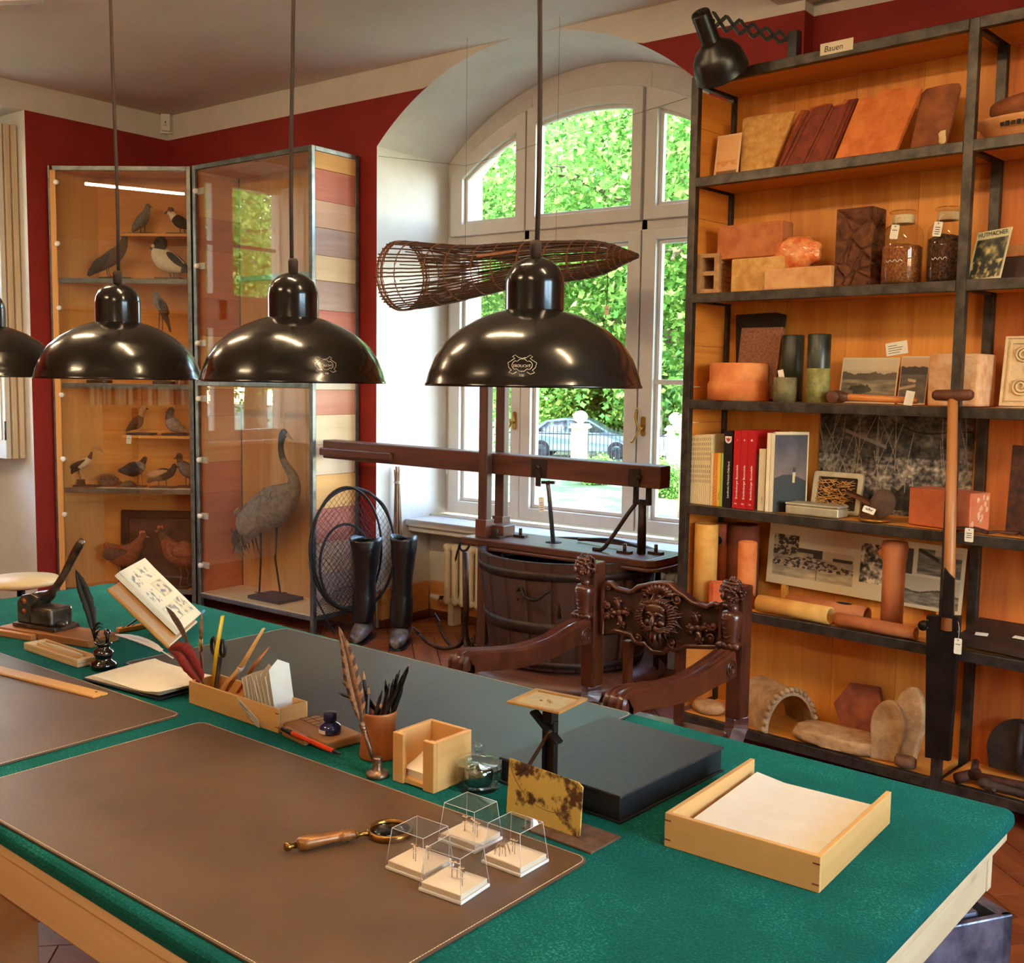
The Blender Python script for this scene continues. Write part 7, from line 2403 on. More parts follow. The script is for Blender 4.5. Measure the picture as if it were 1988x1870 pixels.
for k in range(6):
 a = k * PI / 3
 ventm.tube([q_ @ Vector((.012 * math.cos(a), .012 * math.sin(a), -.0005)) + top, q_ @ Vector((.024 * math.cos(a), .024 * math.sin(a), -.0005)) + top], .002, 5)
ventm.build('vent_slot', M_dkiron, t)
MB().sphere(top + axv * .02 + q_ @ Vector((rc_, 0, .012)), .007, 10, 8).build('switch', M_dkiron, t)
# scissor lattice
pa, pb = L_(1385, 40, -.16), L_(1540, 78, .06)
NP = 6
dxy = (pb - pa)
for k in range(NP):
 a0, a1 = pa + dxy * (k / NP), pa + dxy * ((k + 1) / NP)
 hh = .030 - .002 * k
 for s in (-1, 1):
  for lay in (-.004, .004):
   MB().bar(a0 + Vector((0, lay * s, s * hh)), a1 + Vector((0, lay * s, -s * hh)), .003, .011).build('scissor_bar', M_lblk, t)
 for p_ in (a0 + Vector((0, 0, hh)), a0 - Vector((0, 0, hh)), (a0 + a1) / 2):
  MB().tube([p_ + Vector((0, -.009, 0)), p_ + Vector((0, .009, 0))], .0035, 7).build('rivet', M_steel, t)
MB().bar(pa, top + axv * .05 + (pa - top) * .12, .012, .012).build('lamp_joint', M_lblk, t)
br = pb
MB().bx(br.x - .012, br.x + .025, br.y - .02, br.y + .02, .0, br.z + .03).build('wall_bracket', M_lblk, t)
sl_ = bpy.data.lights.new('scissor_lamp_light', 'SPOT')
sl_.energy = 16
sl_.color = (1, .74, .42)
sl_.spot_size = math.radians(118)
sl_.spot_blend = .5
sl_.shadow_soft_size = .03
so_ = bpy.data.objects.new('scissor_lamp_light', sl_)
COL.objects.link(so_)
wtop = O0 + SU * top.x + SV * top.y + Vector((0, 0, top.z))
wax = SU * axv.x + SV * axv.y + Vector((0, 0, axv.z))
so_.location = wtop + wax * (Lc + .095)
so_.rotation_euler = (-wax).to_track_quat('Z', 'Y').to_euler()
# motion sensor in the corner
v = ony(316, 236, 4.53)
t = thing('motion_sensor', 'small white motion sensor in the room corner', 'sensor', (XL + .045, YB - .045, v.z - .06), math.radians(45))
MB().prism(rrect(-.032, .032, 0, .115, .008), -.012, .012, 'y').build('housing', M_winp, t, bevel=.005)
MB().bx(-.040, .040, .012, .03, -.012, .105).build('back_plate', M_winp, t)
MB().bx(-.003, .003, -.0135, -.012, .05, .066).build('lens_slot', M_ink, t)
MB().bx(-.012, .012, -.0135, -.012, .036, .039).build('lens_slot', M_dull, t)
# stool
sc_ = onz(40, 1122, .56)
t = thing('round_stool', 'round pale wooden stool beyond the left end of the table', 'stool', (sc_.x, sc_.y, 0))
MB().lathe([(0, .53), (.155, .53), (.168, .537), (.172, .548), (.166, .558), (0, .562)], n=40).build('seat', wood('stool_seat', C(206, 174, 122), C(224, 194, 142), 'x', 8, .45), t)
MB().lathe([(0, .25), (.018, .25), (.018, .53), (0, .53)], n=18).build('column', M_lblk, t)
MB().lathe([(0, .50), (.09, .515), (.09, .53), (0, .53)], n=20).build('seat_plate', M_lblk, t)
for k in range(5):
 a = k * 2 * PI / 5
 MB().bar((math.cos(a) * .015, math.sin(a) * .015, .25), (math.cos(a) * .24, math.sin(a) * .24, .02), .03, .02).build('leg', M_lblk, t, bevel=.003)
# metal trunk at the right end of the table
M_trunk = mat('dented_zinc', C(86, 88, 104), C(150, 152, 170), .32, .75, scale=7, bump=.35, bscale=14, bdist=.01)
M_trd = mat('trunk_seam', C(18, 16, 16), C(34, 30, 30), .7, .3)
ZK = .50
cB = onz(1953, 1775, ZK)
an = math.atan2(-.84, -.54)
t = thing('metal_trunk', 'dented grey metal trunk under the right end of the table', 'trunk', (cB.x, cB.y, 0), an)
# local x towards the camera, local y to the right of it (under the table)
MB().bx(.0, .62, -.44, -.012, 0, ZK - .03).build('body', M_trunk, t, bevel=.01)
MB().bx(-.012, .63, -.452, .0, ZK - .055, ZK - .03).build('seam', M_trd, t)
lid = MB()
lid.bx(.03, .60, -.42, -.035, ZK - .03, ZK - .006)
lid.build('lid', M_trunk, t, bevel=.008)
rim_ = MB()
rim_.bx(-.015, .64, -.010, .004, ZK - .12, ZK)
rim_.bx(-.015, .012, -.455, .004, ZK - .10, ZK)
rim_.build('rim', M_trunk, t, bevel=.004)
MB().sphere((.10, -.09, ZK - .006), (.018, .010, .006), 12, 6).build('dent_ring', M_trd, t)
MB().bx(.08, .14, -.012, .008, .2, .28).build('clasp', M_trunk, t, bevel=.003)
# carved armchair
YCH = 2.90
XCH = -1.6255
M_waln = mat('carved_walnut', C(58, 26, 16), C(88, 43, 27), .30, scale=10, stretch=(1, 1, .5), bump=.12, bscale=60, coat=.25)
M_waln2 = mat('carved_walnut_ground', C(48, 27, 20), C(66, 38, 29), .45, scale=10, bump=.15)
chair = thing('carved_armchair', 'dark carved walnut armchair with bearded mask in its back', 'chair', (XCH, YCH, 0))
q = lambda px, py, Y=YCH: (ony(px, py, Y).x - XCH, ony(px, py, Y).z)
zm = lambda x, y: q(1100 + x / 2.976, 1060 + y / 2.976)
pol = [zm(*p) for p in ((195, 250), (215, 205), (245, 208), (275, 240), (360, 262), (385, 250), (410, 228), (450, 222), (480, 214), (540, 205), (600, 214), (645, 258), (690, 285), (735, 325), (830, 352), (850, 338), (880, 330), (910, 350), (915, 590), (860, 592), (700, 588), (680, 600), (640, 612), (590, 600), (560, 628), (500, 622), (460, 590), (450, 570), (400, 566), (372, 540), (372, 520), (270, 492), (190, 515))]
MB().prism(pol, 0.005, .03, 'y').build('back_panel', M_waln2, chair, bevel=.003)
# raised border following the outline
bo = MB()
op = [Vector((p[0], -.001, p[1])) for p in pol]
for a, b in zip(op, op[1:] + op[:1]):
 d = b - a
 n_ = max(2, int(d.length / .01))
c0 = Vector((sum(p.x for p in op) / len(op), 0, sum(p.z for p in op) / len(op)))
ins = [p + (c0 - p) * .05 for p in op]
bo.tube(ins, .0085, 6, closed=True)
bo.build('border', M_waln, chair)
def spiral(mb, x, z, r, turns, sgn, start, y=-.004, w=.005):
 pts = []
 for k in range(int(18 * turns) + 1):
  t_ = k / (18 * turns)
  a = start + sgn * t_ * turns * 2 * PI
  rr = r * (1 - .82 * t_)
  pts.append((x + rr * math.cos(a), y, z + rr * math.sin(a)))
 mb.tube(pts, [w * (1.1 - .5 * k / len(pts)) for k in range(len(pts))], 6)
 mb.sphere((x, y, z), w * 1.5, 8, 6)
S = 1 / (2.976 * 632)
for (x, y, r, tn, sg, st) in ((455, 285, 32, 1.6, -1, 2.2), (640, 310, 34, 1.6, 1, .9), (415, 530, 30, 1.5, 1, 4.0), (610, 560, 28, 1.5, -1, 5.2), (240, 235, 22, 1.2, -1, 1), (880, 362, 24, 1.2, 1, 1), (240, 340, 24, 1.4, 1, 2), (240, 405, 22, 1.4, -1, 4), (850, 465, 22, 1.4, 1, 3), (838, 535, 26, 1.4, -1, 3)):
 xx, zz = zm(x, y)
 sc_m = MB()
 spiral(sc_m, xx, zz, r * S, tn, sg, st)
 sc_m.build('scroll', M_waln, chair)
for (x, y) in ((308, 385), (762, 475)):        # quatrefoils with buttons
 fr = MB()
 xx, zz = zm(x, y)
 fr.sphere((xx, -.006, zz), (.012, .008, .012), 12, 8)
 for k in range(4):
  a = k * PI / 2 + .2
  L = .05 if k % 2 else .038
  fr.tube([(xx + .01 * math.cos(a), -.002, zz + .01 * math.sin(a)), (xx + L * .6 * math.cos(a), -.004, zz + L * .6 * math.sin(a)), (xx + L * math.cos(a), -.002, zz + L * math.sin(a))], [.010, .008, .003], 7)
  for s in (-1, 1):
   spiral(fr, xx + L * .75 * math.cos(a) + s * .010 * math.sin(a), zz + L * .75 * math.sin(a) - s * .010 * math.cos(a), .010, 1, s, a, w=.0035)
 fr.build('foliate_ornament', M_waln, chair)
# shell above the mask
sh = MB()
xx, zz = zm(543, 290)
for k in range(9):
 a = PI * (.12 + .76 * k / 8)
 sh.tube([(xx + .012 * math.cos(a), -.004, zz + .008 * math.sin(a)), (xx + .030 * math.cos(a) * 1.3, -.012, zz + .026 * math.sin(a)), (xx + .042 * math.cos(a) * 1.3, -.003, zz + .040 * math.sin(a))], [.004, .008, .006], 7)
sh.sphere((xx, -.010, zz), (.011, .008, .006), 10, 6)
sh.build('shell_crest', M_waln, chair)
# bearded mask
mk = MB()
fx, fz = zm(535, 425)
Y0 = -.004
mk.sphere((fx, Y0, fz + .004), (.046, .030, .060), 24, 16)                # face mass
mk.sphere((fx, Y0 - .022, fz + .036), (.036, .014, .020), 16, 10)          # forehead
for s in (-1, 1):
 mk.tube(spline([(fx + s * .004, Y0 - .034, fz + .018), (fx + s * .016, Y0 - .036, fz + .026), (fx + s * .032, Y0 - .026, fz + .018)], 5), [.005, .006, .0065, .0065, .0065, .006, .0055, .005, .005, .004, .003], 7)   # brow
 mk.sphere((fx + s * .017, Y0 - .028, fz + .012), (.0085, .006, .005), 10, 8)       # eye
 mk.sphere((fx + s * .022, Y0 - .024, fz - .006), (.014, .012, .012), 12, 8)        # cheek
 mk.sphere((fx + s * .009, Y0 - .036, fz - .006), (.006, .006, .0055), 10, 6)       # nostril
 for k in range(3):                                                                # moustache
  mk.tube(spline([(fx + s * .004, Y0 - .036, fz - .016 - .002 * k), (fx + s * .02, Y0 - .036, fz - .022 - .004 * k), (fx + s * .036, Y0 - .026, fz - .016 - .006 * k), (fx + s * (.046 - .004 * k), Y0 - .018, fz - .024 - .006 * k)], 5), [.0062 - .0003 * i for i in range(16)], 6)
mk.tube([(fx, Y0 - .032, fz + .024), (fx, Y0 - .040, fz + .006), (fx, Y0 - .046, fz - .006), (fx, Y0 - .038, fz - .011)], [.006, .0075, .0085, .006], 9)
mk.sphere((fx, Y0 - .030, fz - .030), (.012, .006, .004), 10, 6)                       # lip
rm_ = random.Random(21)
for k in range(15):                                                                   # beard locks
 s = (k - 7) / 7
 x0, x1 = fx + s * .034, fx + s * .040
 z0, z1 = fz - .034 + .012 * abs(s), fz - .085 + .034 * abs(s) + rm_.uniform(-.006, .006)
 mk.tube(spline([(x0, Y0 - .026 + .014 * abs(s), z0), (x0 + .006 * math.sin(k * 2), Y0 - .032 + .016 * abs(s), (z0 + z1) / 2), (x1 + .006 * math.cos(k * 3), Y0 - .016 + .01 * abs(s), z1)], 6), [.0072 - .0004 * i for i in range(13)], 6)
for k in range(34):                                                                   # flame-like hair all round
 a = PI * (-.28 + 1.56 * k / 33)
 R0_ = .046 + .012 * abs(math.cos(a))
 for lay in range(2):
  r1 = R0_ + .022 + .012 * rm_.random() - .012 * lay
  cx_, sz_ = math.cos(a), math.sin(a)
  b = a + rm_.uniform(-.25, .25)
  mk.tube(spline([(fx + R0_ * .8 * cx_, Y0 - .014 - .008 * lay, fz + .01 + R0_ * .95 * sz_), (fx + (R0_ + .008) * math.cos(a + .12), Y0 - .018 - .006 * lay, fz + .01 + (R0_ + .008) * math.sin(a + .12) * .95), (fx + r1 * math.cos(b), Y0 - .006, fz + .01 + r1 * math.sin(b) * .9)], 5), [.0062 - .0005 * i for i in range(11)], 6)
mk.build('bearded_mask', M_waln, chair)
def herm(side, hx_px, hy_px):
 s = -1 if side == 'l' else 1
 hx, hz = q(hx_px, hy_px)
 post = MB()
 post.bx(hx - .018, hx + .032, -.02, .045, .52, hz + .02)
 post.build('back_post', M_waln, chair, bevel=.006)
 h = MB()
 yh = -.028
 f = Vector((-.45, -.9, 0)).normalized()      # looks towards the seat, a little to the left
 rt = Vector((-f.y, f.x, 0))
 B = lambda a, b, c: Vector((hx, yh, hz)) + f * a + rt * b + Vector((0, 0, c))
 R3 = Matrix((rt, f, Vector((0, 0, 1)))).transposed()
 sp_ = lambda a, b, c, r: h.sphere(B(a, b, c), (r[1], r[0], r[2]), 14, 10, R3)
 sp_(.004, 0, 0, (.030, .026, .036))                 # skull and face
 sp_(.014, 0, -.022, (.016, .017, .018))             # jaw
 sp_(.026, 0, -.032, (.007, .008, .006))             # chin
 h.tube([B(.032, 0, .010), B(.040, 0, -.006), B(.033, 0, -.009)], [.004, .0055, .0035], 8)     # nose
 for e in (-1, 1):
  sp_(.029, e * .011, .006, (.004, .006, .003))   # eyes
  h.tube([B(.033, e * .004, .012), B(.031, e * .012, .015), B(.025, e * .020, .011)], .003, 6)
  sp_(.022, e * .014, -.010, (.009, .009, .010))
 sp_(.031, 0, -.018, (.004, .009, .0028))
 sp_(.030, 0, -.022, (.004, .007, .0028))
 rr = random.Random(31 if s < 0 else 32)
 for k in range(46):                                 # curls
  a = rr.uniform(.5, 2 * PI - .5)
  el = rr.uniform(-.5, 1.2)
  n_ = Vector((math.cos(a) * math.cos(el), math.sin(a) * math.cos(el), math.sin(el)))
  p = (n_.x * .030 + .0, n_.y * .030, n_.z * .034 + .006)
  c = B(*p)
  t1 = rr.uniform(0, 2 * PI)
  ax1 = (rt * math.cos(t1) + Vector((0, 0, 1)) * math.sin(t1))
  ax2 = ax1.cross((f * n_.x + rt * n_.y + Vector((0, 0, n_.z))))
  h.tube([c + ax1 * .010 * math.cos(u) + ax2 * .010 * math.sin(u) for u in np.linspace(0, 4.2, 9)], [.0055 - .0003 * i for i in range(9)], 6)
 for k in range(7):                                  # hair rolls over the brow and diadem
  e = (k - 3) / 3
  h.sphere(B(.026 - .012 * abs(e), e * .024, .026 - .006 * abs(e)), (.009, .009, .007), 10, 6)
 h.tube([B(.024 * math.cos(u), .028 * math.sin(u), .034) for u in np.linspace(-1.6, 1.6, 13)], .0045, 6)
 h.tube([B(-.002, 0, -.030), B(-.004, 0, -.056)], [.015, .019], 12)       # neck
 h.build('carved_head', M_waln, chair)
 d = MB()                                            # draped bust tapering downwards
 d.lathe([(.0, -.05), (.026, -.052), (.033, -.064), (.031, -.085), (.026, -.115), (.021, -.14), (.024, -.150), (0, -.152)], n=20, c=(hx, yh, hz))
 for k in range(5):
  w_ = .030 - .002 * k
  d.tube([Vector((hx, yh, hz - .062 - .014 * k)) + f * (.030 - .002 * k) * math.cos(u) + rt * w_ * math.sin(u) - Vector((0, 0, .012 * math.cos(u * 1.5))) for u in np.linspace(-1.2, 1.2, 11)], .0035, 6)
 d.build('draped_bust', M_waln, chair)
 v = MB()                                            # volute under the bust
 for k in range(4):
  v.tube([(hx - .030 + .017 * k, yh - .022, hz - .158), (hx - .030 + .017 * k, yh - .002, hz - .150), (hx - .030 + .017 * k, yh + .03, hz - .156)], [.011, .0105, .010], 8)
 v.build('volute', M_waln, chair)
 # arm
 Xp = hx + XCH
 if side == 'l':
  tr = [(1128, 1202), (1100, 1214), (1060, 1238), (1010, 1254), (960, 1260), (915, 1262), (893, 1268), (884, 1282)]
 else:
  tr = [(1405, 1262), (1370, 1287), (1330, 1312), (1290, 1324), (1245, 1330), (1215, 1335), (1196, 1346), (1188, 1362)]
 top = []
 for (px, py) in tr:
  w_ = onx(px, py, Xp - .0)
  top.append((w_.y - YCH, w_.z))
 e = top[-1]
 top += [(e[0] - .002, e[1] - .026)]
 T = spline(top, 5)
 N = len(T)
 am = MB()
 secs = []
 for i, (y, z) in enumerate(T):
  a0, a1 = T[max(0, i - 1)], T[min(N - 1, i + 1)]
  tn = Vector((0, a1[0] - a0[0], a1[1] - a0[1])).normalized()
  nn = Vector((0, -tn.z, tn.y))
  if nn.z < 0 and i < N * .7:
   nn = -nn
  if i >= N * .7:
   nn = nn if nn.dot(secs[-1]) > 0 else -nn
  secs.append(nn)
  hw = .034
  th = .055 + .02 * math.exp(-((i / N) / .12) ** 2) + .012 * math.exp(-((i / N - 1) / .2) ** 2)
  if i > N * .74:
   th = max(.020, th - (i / N - .74) * .24)
  pr = [(-hw, -th), (-hw, -.004), (-hw * .8, .003), (-hw * .6, -.002), (-hw * .35, .004), (-hw * .12, -.002), (hw * .12, -.002), (hw * .35, .004), (hw * .6, -.002), (hw * .8, .003), (hw, -.004), (hw, -th)]
  for (a, b) in pr:
   am.v.append(tuple(Vector((hx + .005 + a, y, z)) + nn * b))
 K = 12
 for i in range(N - 1):
  for j in range(K):
   j2 = (j + 1) % K
   am.f.append((i * K + j, i * K + j2, (i + 1) * K + j2, (i + 1) * K + j))
   am.s.append(False)
   am.m.append(0)
 am.f += [tuple(range(K)), tuple(range((N - 1) * K, N * K))]
 am.s += [False, False]
 am.m += [0, 0]
 arm = am.build('armrest', M_waln, chair, bevel=.0015)
 y0, z0 = T[0][0] - .03, T[0][1] - .045
 for sx in (-1, 1):
  ro = MB()
  pts = []
  for k in range(30):
   u = k / 29
   a = u * 4 * PI
   r_ = .030 * (1 - .85 * u)
   pts.append((hx + .005 + sx * .035, y0 + r_ * math.cos(a), z0 + r_ * math.sin(a)))
  ro.tube(pts, .0035, 6)
  ro.build('arm_rosette', M_waln, arm)
 # front leg curving under the arm, rear leg below the post
 fe = T[int(N * .86)]
 ly = [(fe[0] + .03, fe[1] - .07), (fe[0] + .06, .56), (fe[0] + .10, .46), (fe[0] + .06, .30), (fe[0] + .0, .12), (fe[0] - .01, 0)]
 lg = MB()
 L = spline(ly, 5)
 lg.tube([(hx + .005, y, max(z, .0)) for y, z in L], .026, 4, smooth=False, up=(1, 0, 0))
 lg.build('front_leg', M_waln, chair, bevel=.004)
 L2 = spline([(0.012, .525), (.012, .49), (-.03, .40), (.03, .2), (.09, 0.0)], 5)
 lg = MB()
 lg.tube([(hx + .007, y, max(z, 0)) for y, z in L2], [.036] * 6 + [.034] * 15, 4, smooth=False, up=(1, .2, 0))
 lg.build('rear_leg', M_waln, chair, bevel=.004)
 return hx
hl = herm('l', 1146, 1102)
hr = herm('r', 1431, 1150)
MB().prism([(hl + .0, -.48), (hr + .0, -.48), (hr + .0, .0), (hl + .0, .0)], .44, .475, 'z').build('seat', M_waln, chair, bevel=.008)
MB().bx(hl + .02, hr - .02, -.02, .01, .30, .36).build('stretcher', M_waln, chair, bevel=.004)
for px_ in (1215, 1318):
 xx = q(px_, 1250)[0]
 MB().bx(xx - .012, xx + .012, .0, .03, .47, q(px_, 1245)[1]).build('back_slat', M_waln, chair, bevel=.003)
# things on the table
def leather(name, c1, c2, rough):
 return mat(name, C(*c1), C(*c2), rough, scale=3, bump=.25, bscale=160, spec=.45, bdist=.0012)
M_mat = leather('brown_leather', (84, 60, 42), (98, 72, 50), .40)
M_mat3 = leather('window_sheen_leather', (46, 50, 50), (56, 60, 60), .38)  # brown leather with the window's reflection put into its colour
M_stit = mat('stitching', C(206, 184, 148), C(216, 196, 160), .8)
ZM = ZTAB + .0004
def deskmat(label, x0, x1, y0, y1, rz, m):
 c = ((x0 + x1) / 2, (y0 + y1) / 2)
 t = thing('desk_mat', label, 'desk mat', (c[0], c[1], ZM), rz, 'leather desk mats')
 w, h = x1 - x0, y1 - y0
 MB().prism(rrect(-w / 2, w / 2, -h / 2, h / 2, .022, 6), 0, .0042, 'z').build('leather', m, t, bevel=.001)
 s = MB()
 P = rrect(-w / 2 + .004, w / 2 - .004, -h / 2 + .004, h / 2 - .004, .019, 6)
 P = P + P[:1]
 for (a, b) in zip(P[:-1], P[1:]):
  a, b = Vector((a[0], a[1], .0043)), Vector((b[0], b[1], .0043))
  L = (b - a).length
  n_ = max(1, int(L / .0056))
  for k in range(n_):
   s.bar(a + (b - a) * ((k + .14) / n_), a + (b - a) * ((k + .86) / n_), .0012, .0008)
 s.build('stitching', M_stit, t, fix=False)
 return t
deskmat('brown leather desk mat in front with the magnifier on it', -1.906, -.882, .848, 1.380, math.radians(-1.6), M_mat)
deskmat('brown leather desk mat at the left with the ruler on it', -3.0, -1.972, .872, 1.402, math.radians(-.6), M_mat)
deskmat('leather desk mat at the far table edge, window reflection in its grey colour', -2.44, -1.212, 1.535, 2.066, math.radians(-1.9), M_mat3)
M_bamb = wood('bamboo', C(206, 150, 84), C(224, 174, 108), 'x', 10, .42, bump=.03, fine=.12)
M_bamby = wood('bamboo_cross', C(204, 150, 86), C(222, 172, 108), 'y', 10, .42, bump=.03, fine=.12)
def at(px, py, z=ZTAB):
 return onz(px, py, z)
# paper tray
A, B = at(1289, 1643), at(1590, 1735)
t = thing('paper_tray', 'open bamboo paper tray at the right of the table', 'tray', (A.x, A.y, ZTAB + .0005), math.radians(.3))
W, D_, H, th = .2595, .324, .056, .009
MB().bx(0, W, 0, th, 0, H).build('front_wall', M_bamb, t, bevel=.001)
MB().bx(0, th, th + .0003, D_, 0, H).build('side_wall', M_bamby, t, bevel=.001)
MB().bx(W - th, W, th + .0003, D_, 0, H).build('side_wall', M_bamby, t, bevel=.001)
MB().bx(th + .0005, W - th - .0005, th, D_, .002, .008).build('bottom', M_bamb, t)
for (xx, zz) in ((.006, .012), (.006, .044), (W - .006, .012), (W - .006, .044)):
 MB().bx(xx - .0055, xx + .0055, -.0004, .002, zz - .0012, zz + .0012).build('joint_spline', M_terrad, t)
ps = thing('paper_stack', 'stack of blank white paper in the bamboo tray', 'paper', (A.x + th + .014, A.y + th + .006, ZTAB + .009), math.radians(.3))
M_wpap = mat('white_paper', C(236, 226, 208), C(240, 232, 216), .85)
for k in range(5):
 MB().bx(0 + .0006 * k, .210 + .0004 * (k % 2), .001 * (k % 2), .297, .004 * k, .004 * k + .0038).build('ream', M_wpap, ps)
MB().sheet(lambda u, v: (.212 * u - .004 * (1 - u), .298 * v, .0203 + .010 * max(0, .25 - u) * 4 * (v * .8) + .0005), 16, 10, (0, 0, -.0003)).build('top_sheet', M_wpap, ps)
# memo holder
A, B = at(762, 1516), at(841, 1543)
t = thing('memo_holder', 'cube shaped bamboo memo holder with open slot', 'memo holder', (A.x, A.y, ZTAB + .0005), math.radians(-1.0))
W, D_, H, th = .1035, .105, .094, .0095
for x0, x1 in ((0, .027), (W - .027, W)):
 MB().bx(x0, x1, 0, th, 0, H).build('front_panel', M_bamb, t, bevel=.0015)
MB().bx(0, th, th, D_, 0, H).build('side_wall', M_bamby, t, bevel=.0015)
MB().bx(W - th, W, th, D_, 0, H).build('side_wall', M_bamby, t, bevel=.0015)
MB().bx(th, W - th, D_ - th, D_, 0, H).build('back_wall', M_bamb, t, bevel=.0015)
MB().bx(th, W - th, th * .3, D_ - th, .003, .010).build('bottom', M_bamb, t)
nt_ = thing('note_paper', 'loose white note sheets inside the memo holder', 'paper', (A.x + W / 2, A.y + D_ / 2 + .004, ZTAB + .0108), math.radians(-1.0))
for k in range(6):
 MB().bx(-.041, .041, -.040, .040, .0022 * k, .0022 * k + .0018).build('sheet', M_wpap, nt_, rot=(0, 0, .02 * math.sin(k * 3)))
MB().sheet(lambda u, v: ((u - .5) * .082, (v - .5) * .084, .014 + .034 * v * v), 8, 12, (0, 0, -.0006)).build('curled_sheet', M_wpap, nt_)
# black box
A = at(975, 1522)
t = thing('black_box', 'flat black linen document box', 'box', (-1.187, 1.535, ZTAB + .0005), math.radians(-4.0))
M_blin = mat('black_linen', C(26, 26, 30), C(36, 36, 42), .5, scale=40, bump=.2, bscale=300)
M_blid = mat('dark_grey_linen', C(48, 44, 42), C(58, 54, 52), .45, scale=30, bump=.2, bscale=300)
MB().bx(0, .272, 0, .335, .004, .044).build('body', M_blin, t, bevel=.002)
MB().bx(-.004, .276, -.004, .339, 0, .004).build('base_board', M_blin, t, bevel=.001)
MB().bx(-.003, .275, -.003, .338, .044, .049).build('lid', M_blid, t, bevel=.0015)
# letter scale
sx_ = thing('letter_scale', 'antique rusty letter scale with a yellow dial plate', 'scale', (-1.09, 1.424, ZTAB + .0005), math.radians(-3.5))
M_rbase = mat('rusty_base', C(92, 66, 48), C(124, 92, 70), .7, .3, scale=20, bump=.3)
M_dial = mat('rust_eaten_yellow', C(86, 52, 24), C(216, 182, 92), .6, scale=18, lo=.40, hi=.50, detail=9, bump=.2)
MB().bx(.06, .205, -.028, .055, 0, .004).build('base_plate', M_rbase, sx_, bevel=.001)
pl = MB().prism([(0, .002), (.160, .002), (.160, .088), (.150, .094), (.0, .098)], -.003, .0, 'y').build('dial_plate', M_dial, sx_, (0, .004, 0), (math.radians(-4), 0, 0), bevel=.001)
sc2 = MB()
for k in range(15):
 a = math.radians(200 + 7 * k)
 sc2.bar((.09 + .085 * math.cos(a), -.0036, .125 + .085 * math.sin(a)), (.09 + .092 * math.cos(a), -.0036, .125 + .092 * math.sin(a)), .0004, .0010, up=(0, 1, 0))
sc2.tube([(.09 + .095 * math.cos(a), -.0034, .125 + .095 * math.sin(a)) for a in np.linspace(math.radians(198), math.radians(300), 18)], .0005, 4)
sc2.build('dial_marks', M_rbase, pl)
ip = lambda px, py: ((ony(px, py, 1.45).x + 1.09), ony(px, py, 1.45).z - ZTAB)
a, b = ip(1066, 1525), ip(1066, 1385)
M_sblk = mat('black_scale_iron', C(22, 20, 20), C(36, 32, 30), .4, .5)
for dx in (-.0125, .0075):
 MB().bx(a[0] + dx, a[0] + dx + .006, .022, .034, .004, b[1] - .01).build('column', M_sblk, sx_, bevel=.001)
MB().bx(a[0] - .010, a[0] + .012, .027, .030, .004, b[1] - .012).build('column_web', M_sblk, sx_)
p0, p1 = ip(1040, 1378), ip(1093, 1440)
MB().bar((p0[0], .020, p0[1]), (p1[0], .020, p1[1]), .006, .018, up=(0, 1, 0)).build('balance_beam', M_sblk, sx_, bevel=.001)
p0, p1, p2 = ip(1090, 1418), ip(1032, 1488), ip(1008, 1508)
MB().bar((p0[0] - .012, .014, p0[1]), (p1[0], .014, p1[1]), .003, .009, up=(0, 1, 0)).build('pointer', mat('rust_pointer', C(70, 44, 32), C(92, 60, 44), .6, .4), sx_)
MB().bar((p1[0] + .006, .012, p1[1] + .006), (p2[0], .012, p2[1] + .002), .007, .012, up=(0, 1, 0)).build('pointer_weight', MATS['rust_pointer'], sx_, bevel=.002)
pc = ip(1064, 1362)
MB().bx(a[0] - .009, a[0] + .011, .018, .036, b[1] - .014, pc[1] - .002).build('pan_support', M_sblk, sx_)
pn = MB()
pn.ring([(-.052, -.048), (.052, -.048), (.052, .048), (-.052, .048)], [(-.042, -.038), (.042, -.038), (.042, .038), (-.042, .038)], 0, .004, 'z')
o = pn.build('pan_rim', mat('worn_brass_pan', C(176, 124, 62), C(200, 150, 86), .5, .3, scale=12), sx_, (pc[0], .026, pc[1]), (0, 0, math.radians(8)), bevel=.001)
MB().bx(-.045, .045, -.041, .041, -.001, .0012).build('pan_plate', mat('pale_pan_enamel', C(190, 164, 116), C(206, 182, 136), .5, scale=14), o)
for k in range(3):
 MB().sphere(((k - 1) * .010, .004 * (k % 2) * 2 - .004, .002), (.003, .003, .0015), 8, 5).build('rivet', MATS['brass'], o)
# glass dome with a lid knob
c = at(928, 1528)
t = thing('glass_dome', 'small glass dish with domed knob lid', 'glass dish', (c.x, c.y, ZTAB + .0005))
M_clear = glass('clear_glass', (.94, .97, .96, 1), 1.62)
MB().lathe([(.040, .0), (.0425, .004), (.0425, .040), (.041, .044), (.038, .046), (.036, .042), (.037, .008), (.030, .004), (0, .004)], n=40).build('dish', M_clear, t)
MB().lathe([(.040, .046), (.041, .049), (.034, .055), (.018, .060), (.008, .063), (.006, .067), (.009, .070), (.0125, .077), (.010, .085), (.004, .089), (0, .0895)], n=40).build('lid', M_clear, t)
MB().lathe([(.0, .0065), (.024, .0065), (.027, .012), (.028, .030), (.025, .037), (.018, .041), (.010, .042), (0, .042)], n=30).build('silver_insert', mat('polished_silver', C(170, 166, 160), C(190, 186, 180), .12, 1.0), t)
